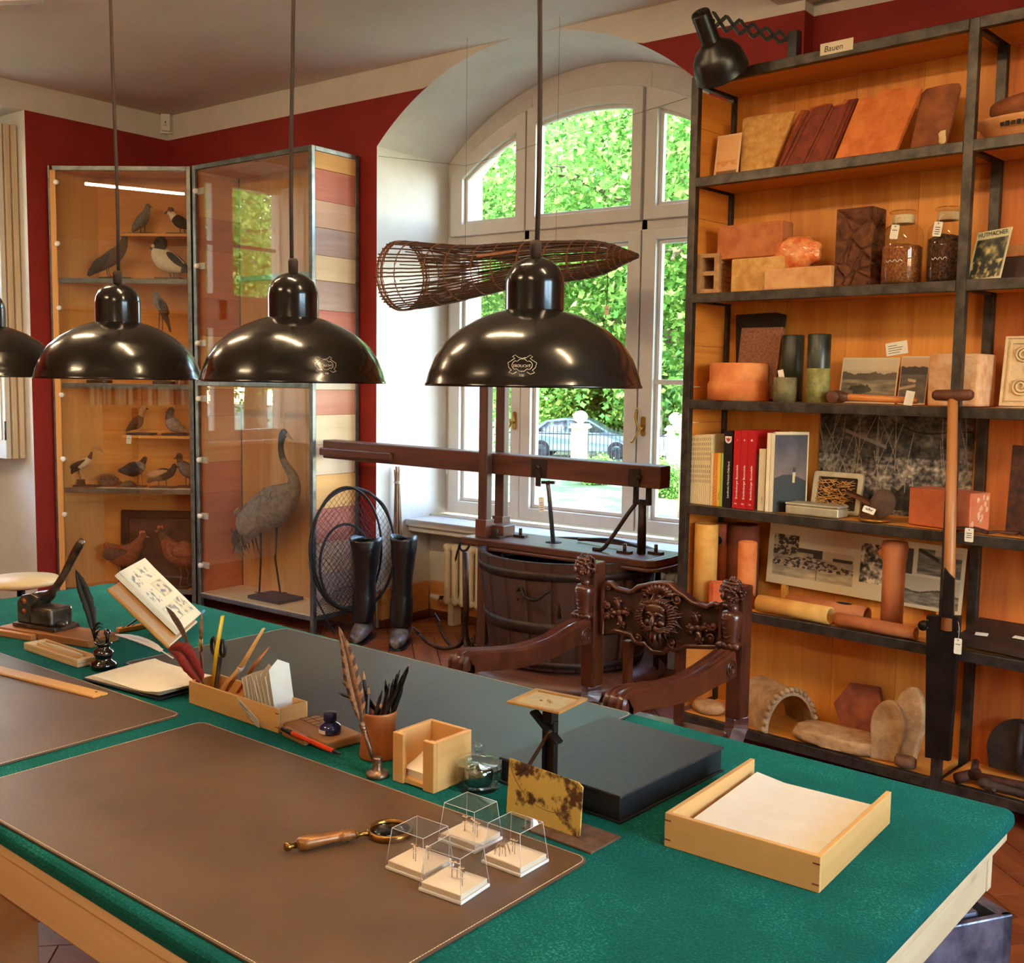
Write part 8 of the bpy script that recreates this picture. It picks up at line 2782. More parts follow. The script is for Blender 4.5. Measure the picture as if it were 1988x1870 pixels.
# insect boxes
M_acr = glass('clear_acrylic', (.985, .985, .99, 1), 1.45)
M_foam = mat('white_foam', C(236, 216, 186), C(240, 222, 194), .9)
M_wpla = mat('white_plastic', C(230, 224, 216), C(236, 230, 222), .4)
M_pin = mat('insect_pin', C(120, 96, 70), C(140, 114, 86), .4, .6)
M_bug = mat('dried_insect', C(120, 92, 62), C(170, 134, 94), .7)
def insectbox(label, px, py, n_card, spider=False, rz=0.0):
 c = at(px, py, ZM + .004)
 t = thing('insect_box', label, 'specimen box', (c.x, c.y, ZM + .0045), rz, 'clear specimen boxes')
 W, D_, H = .038, .035, .064
 MB().bx(-W - .001, W + .001, -D_ - .001, D_ + .001, 0, .005).build('base', M_wpla, t, bevel=.001)
 MB().bx(-W + .002, W - .002, -D_ + .002, D_ - .002, .005, .013).build('foam', M_foam, t, bevel=.001)
 cv = MB()
 k = .82
 th = .0012
 out = [(-W, -D_, .0045), (W, -D_, .0045), (W, D_, .0045), (-W, D_, .0045), (-W * k, -D_ * k, H), (W * k, -D_ * k, H), (W * k, D_ * k, H), (-W * k, D_ * k, H)]
 cv.add(out, [(0, 1, 5, 4), (1, 2, 6, 5), (2, 3, 7, 6), (3, 0, 4, 7), (4, 5, 6, 7)])
 o = cv.build('cover', M_acr, t, fix=True)
 s = o.modifiers.new('thick', 'SOLIDIFY')
 s.thickness = th
 s.offset = -1
 ed = MB()
 for i, j in ((4, 5), (5, 6), (6, 7), (7, 4), (0, 4), (1, 5), (2, 6), (3, 7)):
  ed.tube([out[i], out[j]], .0005, 4)
 ed.build('cover_edge', mat('acrylic_edge', C(206, 200, 202), C(216, 210, 212), .3), t)
 rr = random.Random(int(px))
 for k in range(n_card):
  x, y = (-.010 + .010 * k + rr.uniform(-.002, .002)), rr.uniform(-.012, .012)
  pn_ = MB()
  hh = .012 + rr.uniform(.010, .018)
  pn_.tube([(x, y, .012), (x, y, .013 + hh)], .0005, 5)
  p_ = pn_.build('pin', M_pin, t)
  cd = MB()
  for lv in range(2):
   cd.bx(x - .004, x + .005, y - .0022, y + .0022, .013 + hh * (.85 - .35 * lv), .0136 + hh * (.85 - .35 * lv))
  cd.build('card', M_foam, p_)
  bg = MB()
  bg.sphere((x + .002, y, .0146 + hh * .86), (.0034, .0014, .0012), 8, 6)
  bg.build('beetle', M_bug, p_)
 if spider:
  b = MB()
  b.sphere((-.016, -.012, .026), (.004, .0025, .0025), 10, 8)
  for k in range(8):
   a = k * PI / 4 + .3
   b.tube(spline([(-.016, -.012, .026), (-.016 + .007 * math.cos(a), -.012 + .007 * math.sin(a), .030), (-.016 + .013 * math.cos(a), -.012 + .013 * math.sin(a), .0145)], 3), .0005, 4)
  b.tube([(-.016, -.012, .012), (-.016, -.012, .024)], .0004, 4)
  b.build('large_insect', M_bug, t)
 return t
insectbox('clear specimen box nearest the camera, right of the left one', 882, 1726, 4, rz=.06)
insectbox('leftmost clear specimen box next to the magnifier', 815, 1685, 3, rz=.02)
insectbox('rear clear specimen box below the glass dome', 913, 1632, 4, rz=.0)
insectbox('right clear specimen box with a long legged insect', 1000, 1675, 2, True, rz=-.02)
# magnifier
p0, p1 = at(556, 1655, ZM + .006), at(757, 1618, ZM + .006)
t = thing('magnifying_glass', 'brass magnifying glass with turned wooden handle', 'magnifier', (p1.x, p1.y, ZM + .0043), math.atan2((p0 - p1).y, (p0 - p1).x))
L = (p0 - p1).length
R_ = .036
M_abr = mat('antique_brass', C(120, 82, 36), C(160, 116, 58), .25, .9)
mg = MB()
mg.lathe([(R_ - .003, 0), (R_ + .001, 0), (R_ + .002, .003), (R_ + .002, .009), (R_ - .001, .012), (R_ - .004, .010), (R_ - .004, .002), (R_ - .003, 0)], n=48)
mg.build('lens_frame', M_abr, t)
MB().lathe([(0, .004), (.02, .0045), (R_ - .0035, .006), (.02, .0085), (0, .0095)], n=40).build('lens', M_clear, t)
tl = Matrix.Rotation(PI / 2, 3, 'Y')
MB().lathe([(.003, R_), (.005, R_ + .004), (.0035, R_ + .010), (.004, R_ + .018), (.0065, R_ + .022)], n=16, M=tl, c=(0, 0, .009)).build('neck', M_abr, t)
h0 = R_ + .022
HL = L - h0
prof = [(.006, h0), (.009, h0 + .004), (.0075, h0 + .008), (.010, h0 + .012), (.008, h0 + .016), (.0105, h0 + .021), (.008, h0 + .026), (.009, h0 + .034), (.0095, h0 + HL * .5), (.0115, h0 + HL * .72), (.0105, h0 + HL * .82), (.006, h0 + HL * .86), (0, h0 + HL * .861)]
MB().lathe(prof, n=20, M=tl, c=(0, 0, .0115)).build('handle', mat('turned_handle', C(122, 74, 30), C(160, 104, 50), .3, .25, scale=14), t)
MB().lathe([(.005, h0 + HL * .86), (.0045, h0 + HL * .92), (.0075, h0 + HL * .96), (.0075, h0 + HL * 1.0), (.005, h0 + HL * 1.03), (0, h0 + HL * 1.03)], n=16, M=tl, c=(0, 0, .0105)).build('handle_tip', M_abr, t)
# pencil cup with black pencils
c = at(735, 1468)
t = thing('pencil_cup', 'turned wooden cup holding black pencils', 'cup', (c.x, c.y, ZTAB + .0005))
M_cupw = wood('cherry_cup', C(168, 92, 44), C(196, 118, 64), 'z', 10, .35, bump=.03)
MB().lathe([(0, 0), (.037, 0), (.039, .004), (.036, .03), (.034, .06), (.036, .088), (.0375, .094), (.035, .094), (.032, .06), (.034, .008), (0, .006)], n=40).build('body', M_cupw, t)
M_pblk = mat('black_pencil', C(16, 14, 15), C(24, 22, 23), .4)
rp = random.Random(14)
tips = ((748, 1320, 0), (756, 1326, 0), (764, 1318, 0), (770, 1308, 0), (777, 1300, 0), (794, 1290, 1), (787, 1302, 0), (706, 1303, 2), (698, 1330, 0), (716, 1330, 3), (656, 1345, 0), (664, 1325, 0), (742, 1340, 0), (783, 1330, 0))
pm_ = [mat('lead_%d' % k, C(*cc), rough=.5) for k, cc in enumerate(((30, 28, 28), (226, 110, 140), (214, 120, 70), (200, 60, 44)))]
for k, (px, py, kind) in enumerate(tips):
 v = ony(px, py, c.y + .012 * math.sin(k * 2.1))
 tip = v - Vector((c.x, c.y, ZTAB + .0005))
 a = k * 2.4
 hz = Vector((tip.x, 0, 0))
 bx_ = .022 * max(-1, min(1, -tip.x / .06)) + rp.uniform(-.006, .006)
 lip = Vector((max(-.026, min(.026, tip.x * .55 + rp.uniform(-.006, .006))), .02 * math.cos(a), .094))
 dr = (tip - lip).normalized()
 bs = lip - dr * (.08 if abs(dr.z) > .6 else .06)
 bs = Vector((max(-.028, min(.028, bs.x)), max(-.028, min(.028, bs.y)), max(.012, bs.z)))
 ptn = thing('pencil', '%s pencil standing in the wooden cup' % ('pink tipped', 'long black', 'orange tipped', 'red tipped', 'short black')[(0 if kind == 1 else 2 if kind == 2 else 3 if kind == 3 else (1 if k % 2 else 4))], 'pencil', Vector((c.x, c.y, ZTAB + .0005)) + bs, 0, 'pencils in the wooden cup')
 lt = tip - bs
 n_ = lt.length
 d2 = lt.normalized()
 MB().tube([(0, 0, 0), d2 * (n_ - .018)], .0036, 6, smooth=False).build('shaft', M_pblk, ptn)
 MB().tube([d2 * (n_ - .018), d2 * (n_ - .005)], [.0036, .0014], 8).build('cone', M_pblk if kind in (0, 1) else mat('sharpened_wood', C(196, 150, 100), C(206, 162, 112), .7), ptn)
 MB().tube([d2 * (n_ - .005), d2 * n_], [.0014, .0004], 8).build('tip', pm_[kind], ptn)
# feathers
def feather(parent, path, wmax, m_vane, m_shaft, nrm, bars=None, tipw=.15, notch=.0, barbs=0.0, thick=.0007, startbare=.12, asym=.75, seed=1):
 pts = [Vector(p) for p in spline(path, 8)]
 n = len(pts)
 MB().tube(pts, [.0016 * (1 - .8 * i / n) + .0003 for i in range(n)], 6).build('quill', m_shaft, parent)
 nrm = Vector(nrm).normalized()
 for s in (-1, 1):
  vm = MB()
  rows = []
  for i, p in enumerate(pts):
   u = i / (n - 1)
   if u < startbare:
    continue
   tn = (pts[min(n - 1, i + 1)] - pts[max(0, i - 1)]).normalized()
   sd = tn.cross(nrm).normalized() * s
   k = (u - startbare) / (1 - startbare)
   w = wmax * (asym if s < 0 else 1) * (math.sin(PI * min(1, .12 + .88 * k)) ** .8 if k > .0 else .2) * (1 - .25 * k)
   if k > .97:
    w *= .35
   w *= 1 + barbs * mnoise.noise(Vector((i * .9, s * 5 + seed, 0)))
   rows.append((p, p + sd * w * .55 + tn * w * .25 + nrm * w * .06, p + sd * w + tn * w * .7 + nrm * w * .02))
  b0 = len(vm.v)
  for r in rows:
   for p in r:
    vm.v.append(tuple(p))
  for i in range(len(rows) - 1):
   for j in range(2):
    vm.f.append((i * 3 + j, i * 3 + j + 1, (i + 1) * 3 + j + 1, (i + 1) * 3 + j))
    vm.s.append(True)
    vm.m.append(1 if (bars and ((i + (j * 1)) // bars) % 2 and j == 1) else 0)
  o = vm.build('vane', m_vane if isinstance(m_vane, list) else [m_vane], parent, fix=False)
  sd_ = o.modifiers.new('thick', 'SOLIDIFY')
  sd_.thickness = thick
CAMD = Vector((.6, -.8, .1))
fb = at(733, 1508)
t = thing('feather_pen', 'barred pheasant feather pen in a round metal stand', 'feather pen', (fb.x, fb.y, ZTAB + .0005))
M_pew = mat('pewter', C(116, 92, 74), C(150, 122, 100), .35, .8, scale=40, bump=.4, bscale=120)
MB().lathe([(0, 0), (.021, 0), (.0225, .003), (.0215, .009), (.012, .012), (.010, .014), (.0085, .034), (.0095, .037), (.006, .038), (0, .038)], n=30).build('stand', M_pew, t)
fp = lambda px, py: ony(px, py, fb.y) - Vector((fb.x, fb.y, ZTAB + .0005))
a, b_ = fp(725, 1475), fp(703, 1405)
MB().tube([a, (a + b_) / 2, b_], [.0042, .0050, .0046], 10).build('pen_barrel', M_pew, t)
rg = MB()
for k in range(4):
 p = b_ + (a - b_) * (.04 + .09 * k)
 rg.sphere(p, (.0068 - .0006 * k,) * 3, 10, 7)
rg.build('barrel_beads', M_pew, t)
M_ph1 = mat('pheasant_brown', C(112, 74, 46), C(150, 106, 70), .8, scale=60)
M_ph2 = mat('pheasant_dark', C(58, 34, 22), C(80, 50, 32), .8, scale=60)
feather(t, [tuple(b_), tuple(fp(695, 1370)), tuple(fp(682, 1320)), tuple(fp(672, 1270)), tuple(fp(657, 1215))], .020, [M_ph1, M_ph2], M_ph2, CAMD, bars=2, startbare=.06, barbs=.1)
# ink block with bottle and red pen
c = at(622, 1432)
t = thing('desk_block', 'worn wooden pen rest block with calendar grid', 'block', (c.x, c.y, ZTAB + .0005), math.radians(-10))
M_blk = wood('worn_block', C(150, 100, 58), C(180, 130, 82), 'x', 9, .5, knots=C(70, 40, 22), bump=.08)
MB().bx(-.085, .085, -.042, .05, 0, .019).build('block', M_blk, t, bevel=.004)
MB().bx(-.060, .030, -.058, -.043, 0, .021).build('front_ledge', M_blk, t, bevel=.005)
gm = MB()
for k in range(5):
 gm.bx(-.082 + .018 * k, -.0808 + .018 * k, .0, .045, .0188, .0194)
for k in range(3):
 gm.bx(-.082, -.010, .0 + .022 * k, .0012 + .022 * k, .0188, .0194)
gm.build('carved_grid', M_ph2, t)
ib = thing('ink_bottle', 'blue ink bottle with dark blue cap', 'bottle', onz(641, 1424, ZTAB + .0195), math.radians(-10))
M_blug = mat('blue_ink_glass', C(8, 20, 64), C(14, 34, 96), .06, 0, spec=.7, coat=.6)
MB().lathe([(0, 0), (.019, 0), (.0225, .003), (.023, .012), (.020, .020), (.012, .025), (.011, .028)], n=28).build('glass', M_blug, ib)
MB().lathe([(0, .045), (.0125, .045), (.0135, .044), (.0138, .029), (.0125, .027), (0, .027)], n=28).build('cap', mat('navy_cap', C(20, 26, 62), C(28, 34, 74), .35), ib)
MB().lathe([(.0233, .004), (.0234, .012)], n=10, a0=-PI / 2 - .75, a1=-PI / 2 + .55).build('label', M_tagp, ib)
pA, pB = onz(548, 1415, ZTAB + .025), onz(662, 1465, ZTAB + .022)
rpn = thing('red_pen', 'orange red ballpoint lying on the wooden block', 'pen', pA)
d = pB - pA
MB().tube([(0, 0, 0), d * .18], [.0042, .0046], 8).build('clip_end', M_pblk, rpn)
MB().tube([d * .18, d * .88], [.0046, .0046], 8, smooth=False).build('barrel', mat('orange_red_plastic', C(226, 62, 22), C(236, 78, 32), .35), rpn)
MB().tube([d * .88, d * .96, d], [.0044, .0026, .0008], 8).build('tip', M_pblk, rpn)
# bamboo pen box with brushes and cards
A = at(367, 1365)
t = thing('pen_box', 'long bamboo pen box with two compartments', 'box', (A.x, A.y, ZTAB + .0005), math.radians(-2.0))
W, D_, H, th = .322, .080, .052, .006
MB().bx(0, W, 0, th, 0, H).build('front_wall', M_bamb, t, bevel=.001)
MB().bx(0, W, D_ - th, D_, 0, H).build('back_wall', M_bamb, t, bevel=.001)
for x0 in (0, W - th):
 MB().bx(x0, x0 + th, th, D_ - th, 0, H).build('end_wall', M_bamby, t, bevel=.001)
MB().bx(W * .53, W * .53 + .005, th, D_ - th, .006, H - .006).build('divider', M_bamby, t)
MB().bx(th, W - th, th, D_ - th, .002, .007).build('bottom', M_bamb, t)
for zz in (.012, .042):
 MB().bx(W - .010, W + .0004, -.0004, .002, zz - .001, zz + .001).build('joint_spline', M_terrad, t)
A0 = Vector((A.x, A.y, ZTAB + .0005))
yb_ = A.y + D_ / 2
def tool(name, label, cat, pts, ys=0.0, z0=.009):
 """pts: picture points from the foot to the tip, on an upright plane through the box"""
 w = [ony(px, py, yb_ + ys) for px, py in pts]
 w[0].z = max(w[0].z, ZTAB + z0)
 o = thing(name, label, cat, w[0], 0)
 return o, [p - w[0] for p in w]
M_hornw = mat('boxwood', C(206, 136, 66), C(220, 156, 86), .45)
o, p = tool('letter_opener', 'wide wooden letter opener in the pen box', 'letter opener', ((438, 1345), (470, 1292), (512, 1220)), -.01)
MB().tube(p, [.006, .010, .005], 8, flat=.3, up=(0, 1, 0)).build('blade', M_hornw, o)
MB().tube([p[0] + (p[1] - p[0]) * .5, p[0] + (p[1] - p[0]) * .95], [.0105, .0115], 8, flat=.32, up=(0, 1, 0)).build('binding', M_wpla, o)
o, p = tool('letter_opener', 'orange red wooden paper knife leaning right in the pen box', 'letter opener', ((462, 1345), (495, 1290), (522, 1257)), .012)
MB().tube(p, [.005, .0075, .002], 8, flat=.35, up=(0, 1, 0)).build('blade', M_terrao, o)
o, p = tool('yellow_pencil', 'yellow flat pencil standing in the pen box', 'pencil', ((412, 1335), (421, 1260), (432, 1196)), .01)
MB().tube(p, [.0045, .0062, .0055], 8, flat=.5, up=(0, 1, 0)).build('shaft', mat('yellow_paint', C(222, 170, 22), C(232, 184, 34), .4), o)
o, p = tool('paint_brush', 'thin paint brush with brown bristles', 'brush', ((396, 1340), (390, 1265), (390, 1240), (392, 1186)), .02)
MB().tube(p[:2], [.0025, .0042], 8).build('handle', mat('dark_red_brush', C(84, 40, 26), C(104, 54, 36), .35), o)
MB().tube(p[1:3], [.0044, .0042], 8).build('ferrule', MATS['brass'], o)
MB().tube([p[2], (p[2] + p[3]) / 2, p[3]], [.0042, .0044, .0008], 8).build('bristles', M_ph1, o)
o, p = tool('scissors', 'scissors with black handles standing in the pen box', 'scissors', ((418, 1340), (426, 1275)), .022)
MB().bar(p[0] + Vector((.003, 0, 0)), p[1] + Vector((.003, 0, 0)), .002, .010, up=(0, 1, 0)).build('blade', mat('bright_rod', C(84, 80, 80)), o)
MB().bar(p[0] - Vector((.003, .003, 0)), p[1] - Vector((.006, .003, 0)), .002, .010, up=(0, 1, 0)).build('blade', MATS['bright_rod'], o)
for sx, e in ((-.020, .010), (.012, .013)):
 c_ = p[1] + Vector((sx, 0, .022))
 MB().tube([c_ + Vector((.009 * math.cos(a), 0, .019 * math.sin(a))) for a in np.linspace(0, 2 * PI, 21)[:-1]], .0042, 8, closed=True).build('handle', M_pblk, o)
o, p = tool('dip_pen', 'pale wooden dip pen leaning low in the pen box', 'pen', ((418, 1352), (436, 1332), (462, 1300)), -.022)
MB().tube(p, [.002, .0045, .004], 8).build('holder', M_hornw, o)
o, p = tool('red_feather', 'dark red feather drooping over the left end of the pen box', 'feather', ((402, 1338), (375, 1300), (352, 1268), (326, 1262)), -.02)
feather(o, [tuple(x) for x in p], .030, mat('red_feather_vane', C(96, 14, 12), C(128, 22, 18), .8, scale=60), M_ph2, CAMD, startbare=.1, barbs=.25)
o, p = tool('dark_feather', 'narrow dark brown feather standing behind the red one', 'feather', ((396, 1338), (360, 1240), (338, 1200), (322, 1178)), .03)
feather(o, [tuple(x) for x in p], .009, mat('dark_feather_vane', C(62, 40, 28), C(88, 60, 44), .8, scale=60), M_ph2, CAMD, startbare=.25, barbs=.1)
GC = 'paper slips in the pen box'
for k in range(9):
 x = W * .60 + .0115 * k
 hh = (.085, .09, .092, .098, .09, .1, .105, .1, .118)[k]
 o = thing('paper_slip', 'cream paper slip filed upright in the pen box', 'card', A0 + Vector((x, .012, .009)), math.radians(-2 + 3 * math.sin(k * 2)), GC)
 tw = .012 if k == 7 else 0
 MB().prism([(.002, 0), (.055, 0), (.056, hh * (1.0 if k != 6 else .8)), (.028, hh + tw + (.014 if k in (6, 8) else 0)), (.001, hh - .004)], 0, .0014, 'x').build('slip', M_wpap, o, rot=(0, math.radians(-16 + 4 * math.sin(k)), 0))
o = thing('note_card', 'handwritten white card leaning out over the pen box front', 'card', A0 + Vector((W * .56, -.001, .022)), math.radians(-4))
cdm = MB().prism(rrect(0, .085, 0, .040, .004, 3), 0, .0008, 'y').build('card', M_wpap, o, rot=(math.radians(22), math.radians(24), 0))
lm = MB()
for zz, x0, x1 in ((.029, .010, .040), (.018, .012, .05), (.009, .03, .06)):
 lm.tube([(x0 + (x1 - x0) * k / 24, -.0004, zz + .0016 * math.sin(k * 1.7)) for k in range(25)], .0005, 4)
lm.build('handwriting', M_ink, cdm)
# papers, folder, white feather
A = at(170, 1322)
t = thing('letter_papers', 'pile of cream writing papers with lifted corners', 'paper', (A.x, A.y, ZTAB + .0052), math.radians(4))
MB().bx(-.002, .285, -.012, .20, 0, .004).build('dark_folder', M_blin, t, bevel=.001)
for k in range(4):
 MB().sheet(lambda u, v: (.28 * u + .006 * k, .185 * v - .008 + .003 * k * (1 - 2 * u), .0055 + .0016 * k + .010 * (max(0, u - .6) / .4) ** 2 * (.5 + .3 * k) * (1 - v * .7) + .004 * (max(0, .2 - u) * 5) ** 2 * v), 16, 8, (0, 0, -.0005)).build('sheet', M_paper, t)
wf0, wf1 = onz(336, 1278, ZTAB + .03), onz(222, 1232, ZTAB + .02)
o = thing('white_feather', 'white feather quill lying behind the papers', 'feather', (wf0.x, wf0.y, ZTAB + .03))
d = wf1 - wf0
feather(o, [(0, 0, 0), tuple(d * .35 + Vector((0, 0, .012))), tuple(d * .7 + Vector((0, 0, .010))), tuple(d)], .013, M_wpla, M_wpla, (.3, -.6, .8), startbare=.15, barbs=.15)
# ruler
A, B = at(0, 1302, ZM + .005), at(198, 1352, ZM + .005)
dr = (B - A)
t = thing('wooden_ruler', 'long yellow wooden ruler lying on the left desk mat', 'ruler', (B.x, B.y, ZM + .0045), math.atan2(dr.y, dr.x))
M_rul = wood('ruler_wood', C(214, 150, 70), C(228, 170, 92), 'x', 10, .4, bump=.02)
MB().prism([(-.002, -.022), (-.002, -.004), (-.006, 0), (-.002, .004), (-.002, .018), (-.72, .018), (-.72, -.022)], 0, .0045, 'z').build('body', M_rul, t, bevel=.001)
rm_ = MB()
for k in range(140):
 L = .006 if k % 10 == 0 else (.0045 if k % 5 == 0 else .003)
 rm_.bx(-.01 - .005 * k, -.0094 - .005 * k, -.0215, -.0215 + L, .0045, .0048)
rm_.build('scale_marks', M_ink, t)
MB().lathe([(0, 0), (.003, 0), (.003, .0004), (0, .0004)], n=12, c=(-.028, .006, .0045)).build('hole', M_ink, t)
# pen tray (pale wood) with a glass pen
A = at(46, 1262)
t = thing('pen_tray', 'slim pale wooden pen tray with two grooves', 'tray', (A.x, A.y, ZTAB + .0005), math.radians(-1.5))
W, D_, H = .278, .062, .020
M_birch = wood('birch', C(214, 176, 126), C(228, 194, 146), 'x', 9, .5, bump=.03)
MB().bx(0, W, 0, D_, 0, .009).build('base', M_birch, t, bevel=.002)
MB().ring([(0, 0), (W, 0), (W, D_), (0, D_)], [(.018, .008), (W - .018, .008), (W - .018, D_ - .008), (.018, D_ - .008)], .009, H, 'z').build('rim', M_birch, t, bevel=.002)
MB().bx(.02, W - .02, D_ * .5 - .003, D_ * .5 + .003, .009, H - .003).build('groove_rib', M_birch, t)
o = thing('glass_pen', 'pale glass pen resting in the pen tray', 'pen', (A.x + .03, A.y + .042, ZTAB + .016))
MB().tube([(0, 0, 0), (.07, -.001, 0), (.15, -.003, 0), (.2, -.004, 0)], [.003, .0055, .005, .002], 10).build('holder', M_tagp, o)
# paper punch on its board
c = at(95, 1236)
t = thing('punch_board', 'oiled wooden board under the iron punch', 'board', (-2.86, 1.60, ZTAB + .0005), math.radians(12))
M_oil = wood('oiled_board', C(150, 92, 48), C(182, 122, 70), 'x', 9, .4, bump=.05)
MB().prism(rrect(-.16, .20, -.055, .055, .012, 4), 0, .022, 'z').build('board', M_oil, t, bevel=.004)
MB().bx(-.17, .0, -.075, -.058, 0, .018).build('front_strip', M_oil, t, bevel=.003)
o = thing('iron_punch', 'heavy dark iron lever punch on its wooden board', 'punch', (-2.90, 1.60, ZTAB + .0230), math.radians(12))
M_pun = mat('burnished_iron', C(62, 50, 44), C(126, 112, 102), .32, .8, scale=10)
MB().bx(-.085, .085, -.045, .045, 0, .012).build('base', M_pun, o, bevel=.003)
MB().bx(-.02, .065, -.04, .04, .012, .062).build('block', M_pun, o, bevel=.008)
for yy in (-.035, .02):
 pr = [(-.075, .012), (-.025, .012), (-.02, .06), (.0, .075), (.01, .09), (-.02, .10), (-.055, .092), (-.075, .07)]
 MB().prism(pr, yy, yy + .014, 'y').build('cheek', M_pun, o, bevel=.003)
for zz in (.045, .075):
 MB().tube([(-.045, -.04, zz), (-.045, .04, zz)], .009, 10).build('pin', mat('copper_pin', C(130, 70, 44), C(156, 92, 62), .35, .8), o)
lv = spline([(-.03, 0, .085), (.02, 0, .098), (.07, 0, .15), (.115, 0, .215), (.150, 0, .262)], 5)
MB().tube(lv, [.013, .013, .013, .013, .013, .012, .012, .011, .011, .011, .011, .011, .012, .012, .012, .013, .013, .013, .013, .012, .010], 10, flat=.75).build('lever', M_pun, o)
MB().lathe([(0, 0), (.016, 0), (.016, .012), (0, .014)], n=18, c=(.075, -.01, .012)).build('knob', M_pun, o)
# white quill beside
o = thing('quill', 'small white quill lying at the left table edge', 'feather', (-2.93, 1.45, ZTAB + .012))
feather(o, [(0, 0, 0), (-.06, .01, .008), (-.13, .03, .006), (-.2, .06, .002)], .010, M_wpla, M_wpla, (.3, -.6, .8), startbare=.2)
# ink well with black quill
c = at(195, 1300)
t = thing('ink_well', 'black turned ink well with double bulge', 'ink well', (c.x, c.y + .01, ZTAB + .0005))
M_gbl = mat('gloss_black', C(12, 10, 10), C(18, 15, 15), .12, spec=.7, coat=.8)
MB().lathe([(0, 0), (.030, 0), (.033, .008), (.031, .018), (.020, .024), (.022, .032), (.026, .040), (.024, .048), (.016, .054), (.014, .058), (.021, .064), (.022, .068), (.016, .070), (.010, .066), (0, .060)], n=36).build('body', M_gbl, t)
MB().lathe([(.004, .06), (.005, .085), (.009, .092), (.007, .102), (.002, .105), (0, .105)], n=16, c=(.012, .004, 0)).build('stopper', M_gbl, t)
o = thing('black_quill', 'tall black feather quill standing in the ink well', 'feather', (c.x, c.y + .01, ZTAB + .062))
ip2 = lambda px, py: tuple(ony(px, py, c.y + .01) - Vector((c.x, c.y + .01, ZTAB + .062)))
M_bf = mat('black_feather_vane', C(16, 18, 16), C(34, 38, 34), .6, scale=60)
feather(o, [(-.002, 0, 0), ip2(184, 1230), ip2(172, 1180), ip2(158, 1140), ip2(147, 1106)], .020, M_bf, M_bf, CAMD, startbare=.28, barbs=.3)
af = MB()
rf = random.Random(5)
for k in range(14):
 a0 = Vector(ip2(182, 1245 - k * 2))
 a0.y += .002
 e = a0 + Vector((rf.uniform(-.025, .03), rf.uniform(-.01, .01), rf.uniform(.0, .035)))
 af.tube([a0, (a0 + e) / 2 + Vector((0, 0, .008)), e], [.0025, .0022, .0005], 4)
af.build('afterfeather', M_bf, o)
# book stand with open sketch book
yS = 1.80
bs = lambda px, py, Y=yS: ony(px, py, Y)
A = bs(338, 1258)
t = thing('book_stand', 'wooden book stand tilted back on a wire leg', 'stand', (at(300, 1250).x, yS - .06, ZTAB + .0005))
O_ = Vector(t.location)
M_stw = wood('stand_wood', C(190, 122, 52), C(210, 146, 72), 'x', 9, .4, bump=.04)
# board plane: bottom right corner to upper left
c1 = onz(330, 1256, ZTAB + .012)
wd = onz(398, 1196, ZTAB + .02) - onz(330, 1256, ZTAB + .02)
hn = Vector((-wd.y, wd.x, 0)).normalized()
best = None
for ia in range(0, 61):
 for ib in range(0, 61):
  p = c1 + hn * (ia * .006) + Vector((0, 0, ib * .006))
  x_, y_, _ = topx(p)
  e_ = (x_ - 211) ** 2 + (y_ - 1140) ** 2
  if best is None or e_ < best[0]:
   best = (e_, p)
c2 = best[1]
wd *= .8
qd = [c1, c1 + wd, c2 + wd, c2]
n_ = (qd[1] - qd[0]).cross(qd[3] - qd[0]).normalized()
if n_.z < 0:
 n_ = -n_
bm_ = MB()
bm_.add([p - O_ for p in qd] + [p - O_ - n_ * .011 for p in qd], [(0, 1, 2, 3), (7, 6, 5, 4), (0, 4, 5, 1), (1, 5, 6, 2), (2, 6, 7, 3), (3, 7, 4, 0)])
bm_.build('board', M_stw, t, bevel=.005)
ft = MB()
f0, f1 = onz(228, 1226, ZTAB + .004), onz(330, 1208, ZTAB + .004)
ft.bar(f0 - O_ + Vector((0, 0, .003)), f1 - O_ + Vector((0, 0, .003)), .022, .014)
ft.build('foot', M_stw, t, bevel=.003)
nt2 = MB()
for k in range(5):
 p = f0 + (f1 - f0) * (.12 + .18 * k) - O_
 nt2.box(p + Vector((0, 0, .0105)), (.004, .02, .002), (0, 0, .6))
nt2.build('notch', M_ph2, t)
md = (c1 + c2) / 2 + wd * .5 - O_
MB().tube([f0 + (f1 - f0) * .18 - O_ + Vector((0, 0, .010)), md - n_ * .012], .0028, 6).build('wire_leg', M_pblk, t)
MB().tube([f0 + (f1 - f0) * .62 - O_ + Vector((0, 0, .010)), md - n_ * .012 + wd * .25], .0028, 6).build('wire_leg', M_pblk, t)
ul = (c2 - c1).normalized()
wl_ = wd.normalized()
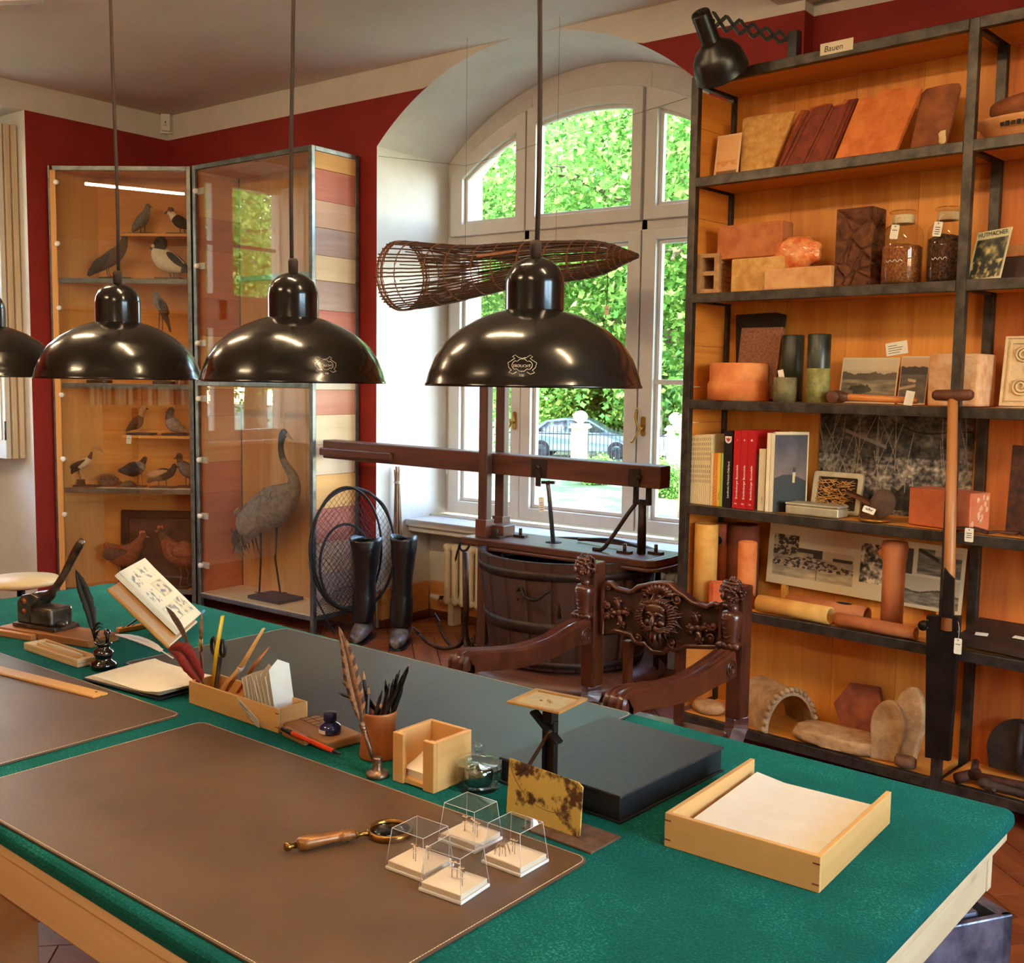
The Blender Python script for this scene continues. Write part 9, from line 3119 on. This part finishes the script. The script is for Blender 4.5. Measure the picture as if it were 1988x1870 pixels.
# book lying on the board: page block and printed page
bkt = thing('sketch_book', 'open book with engraved drawings on the wooden stand', 'book', c1 + n_ * .002)
LB = (c2 - c1).length * 1.03
WB = wd.length * .80
b0 = ul * .012 + wl_ * wd.length * .26
pgs = MB()
qb = [b0, b0 + wl_ * WB, b0 + wl_ * WB + ul * LB, b0 + ul * LB]
for k in range(3):
 h0_, h1_ = .004 + .004 * k, .004 + .004 * k + .0035
 sh_ = wl_ * .002 * k
 pgs.add([p + n_ * h0_ + sh_ for p in qb] + [p + n_ * h1_ + sh_ for p in qb], [(0, 1, 2, 3), (7, 6, 5, 4), (0, 4, 5, 1), (1, 5, 6, 2), (2, 6, 7, 3), (3, 7, 4, 0)])
pgs.build('pages', M_paper, bkt)
def engr(u, v):
 base = (232, 214, 180)
 for (x0, x1, y0, y1, sd) in ((.12, .42, .70, .92, 1), (.5, .8, .74, .95, 2), (.1, .35, .42, .62, 3), (.45, .85, .44, .68, 4), (.1, .5, .12, .34, 5), (.55, .9, .10, .36, 6)):
  if x0 < u < x1 and y0 < v < y1:
   a, b = (u - x0) / (x1 - x0), (v - y0) / (y1 - y0)
   if sd in (4, 5) and (a < .06 or a > .94 or b < .06 or b > .94):
    return (206, 180, 130)
   g_ = fbm(a * 4, b * 4, sd * 3.3, 4)
   if g_ > .02:
    k = max(0, min(1, g_ * 2.4))
    return tuple(c * (1 - .62 * k) + 60 * .62 * k for c in base)
   if sd in (4, 6):
    return (222, 200, 158)
 return base
pb = b0 + n_ * .0165 + wl_ * .006
picture('printed_page', 1, 1, engr, bkt, nu=70, nv=80, bend=lambda u, v: tuple(pb + wl_ * (WB * .98 * u) + ul * (LB * v) + n_ * (.006 * math.sin(PI * u) * (1 - v) + .010 * max(0, v - .8))))
stp = ony(398, 1192, 1.85)
MB().tube([qb[1] + n_ * .004, qb[1] + n_ * .03], .004, 8).build('page_clip', mat('blue_clip', C(70, 130, 170), C(84, 146, 186), .4), bkt)
# rear bookcase, mirrored in the glass
rc = thing('rear_bookcase', 'bookcase at the rear of the room, seen as a reflection', 'bookcase', (-4.6, -2.35, 0))
for x in (-1.3, 0, 1.3):
 MB().bx(x - .02, x + .02, 0, .3, 0, 2.3).build('side', M_sside, rc)
for z in (.1, .5, .85, 1.15, 1.55, 1.95, 2.28):
 MB().bx(-1.3, 1.3, 0, .3, z - .03, z).build('shelf_board', M_sboard, rc)
MB().bx(-1.3, 1.3, -.02, -.001, 0, 2.3).build('back_board', M_sback, rc)
rr = random.Random(77)
GR = 'books in the rear bookcase'
covs = [mat('rear_cover_%d' % k, C(*c_), rough=.6) for k, c_ in enumerate(((214, 196, 160), (180, 150, 116), (120, 84, 62), (226, 214, 190), (150, 96, 70)))]
for z in (1.1512,):
 x = -.55
 while x < .75:
  w = rr.uniform(.02, .05)
  h = rr.uniform(.2, .3)
  if rr.random() < .86 and not (-.08 < x < .03):
   o = MB().bx(0, w - .002, 0, .2, 0, h).build('rear_book', covs[rr.randrange(5)], None, (-4.6 + x, -2.35 + .08, z))
   tag(o, 'book in the rear bookcase, seen only as a reflection', 'book', GR)
  x += w
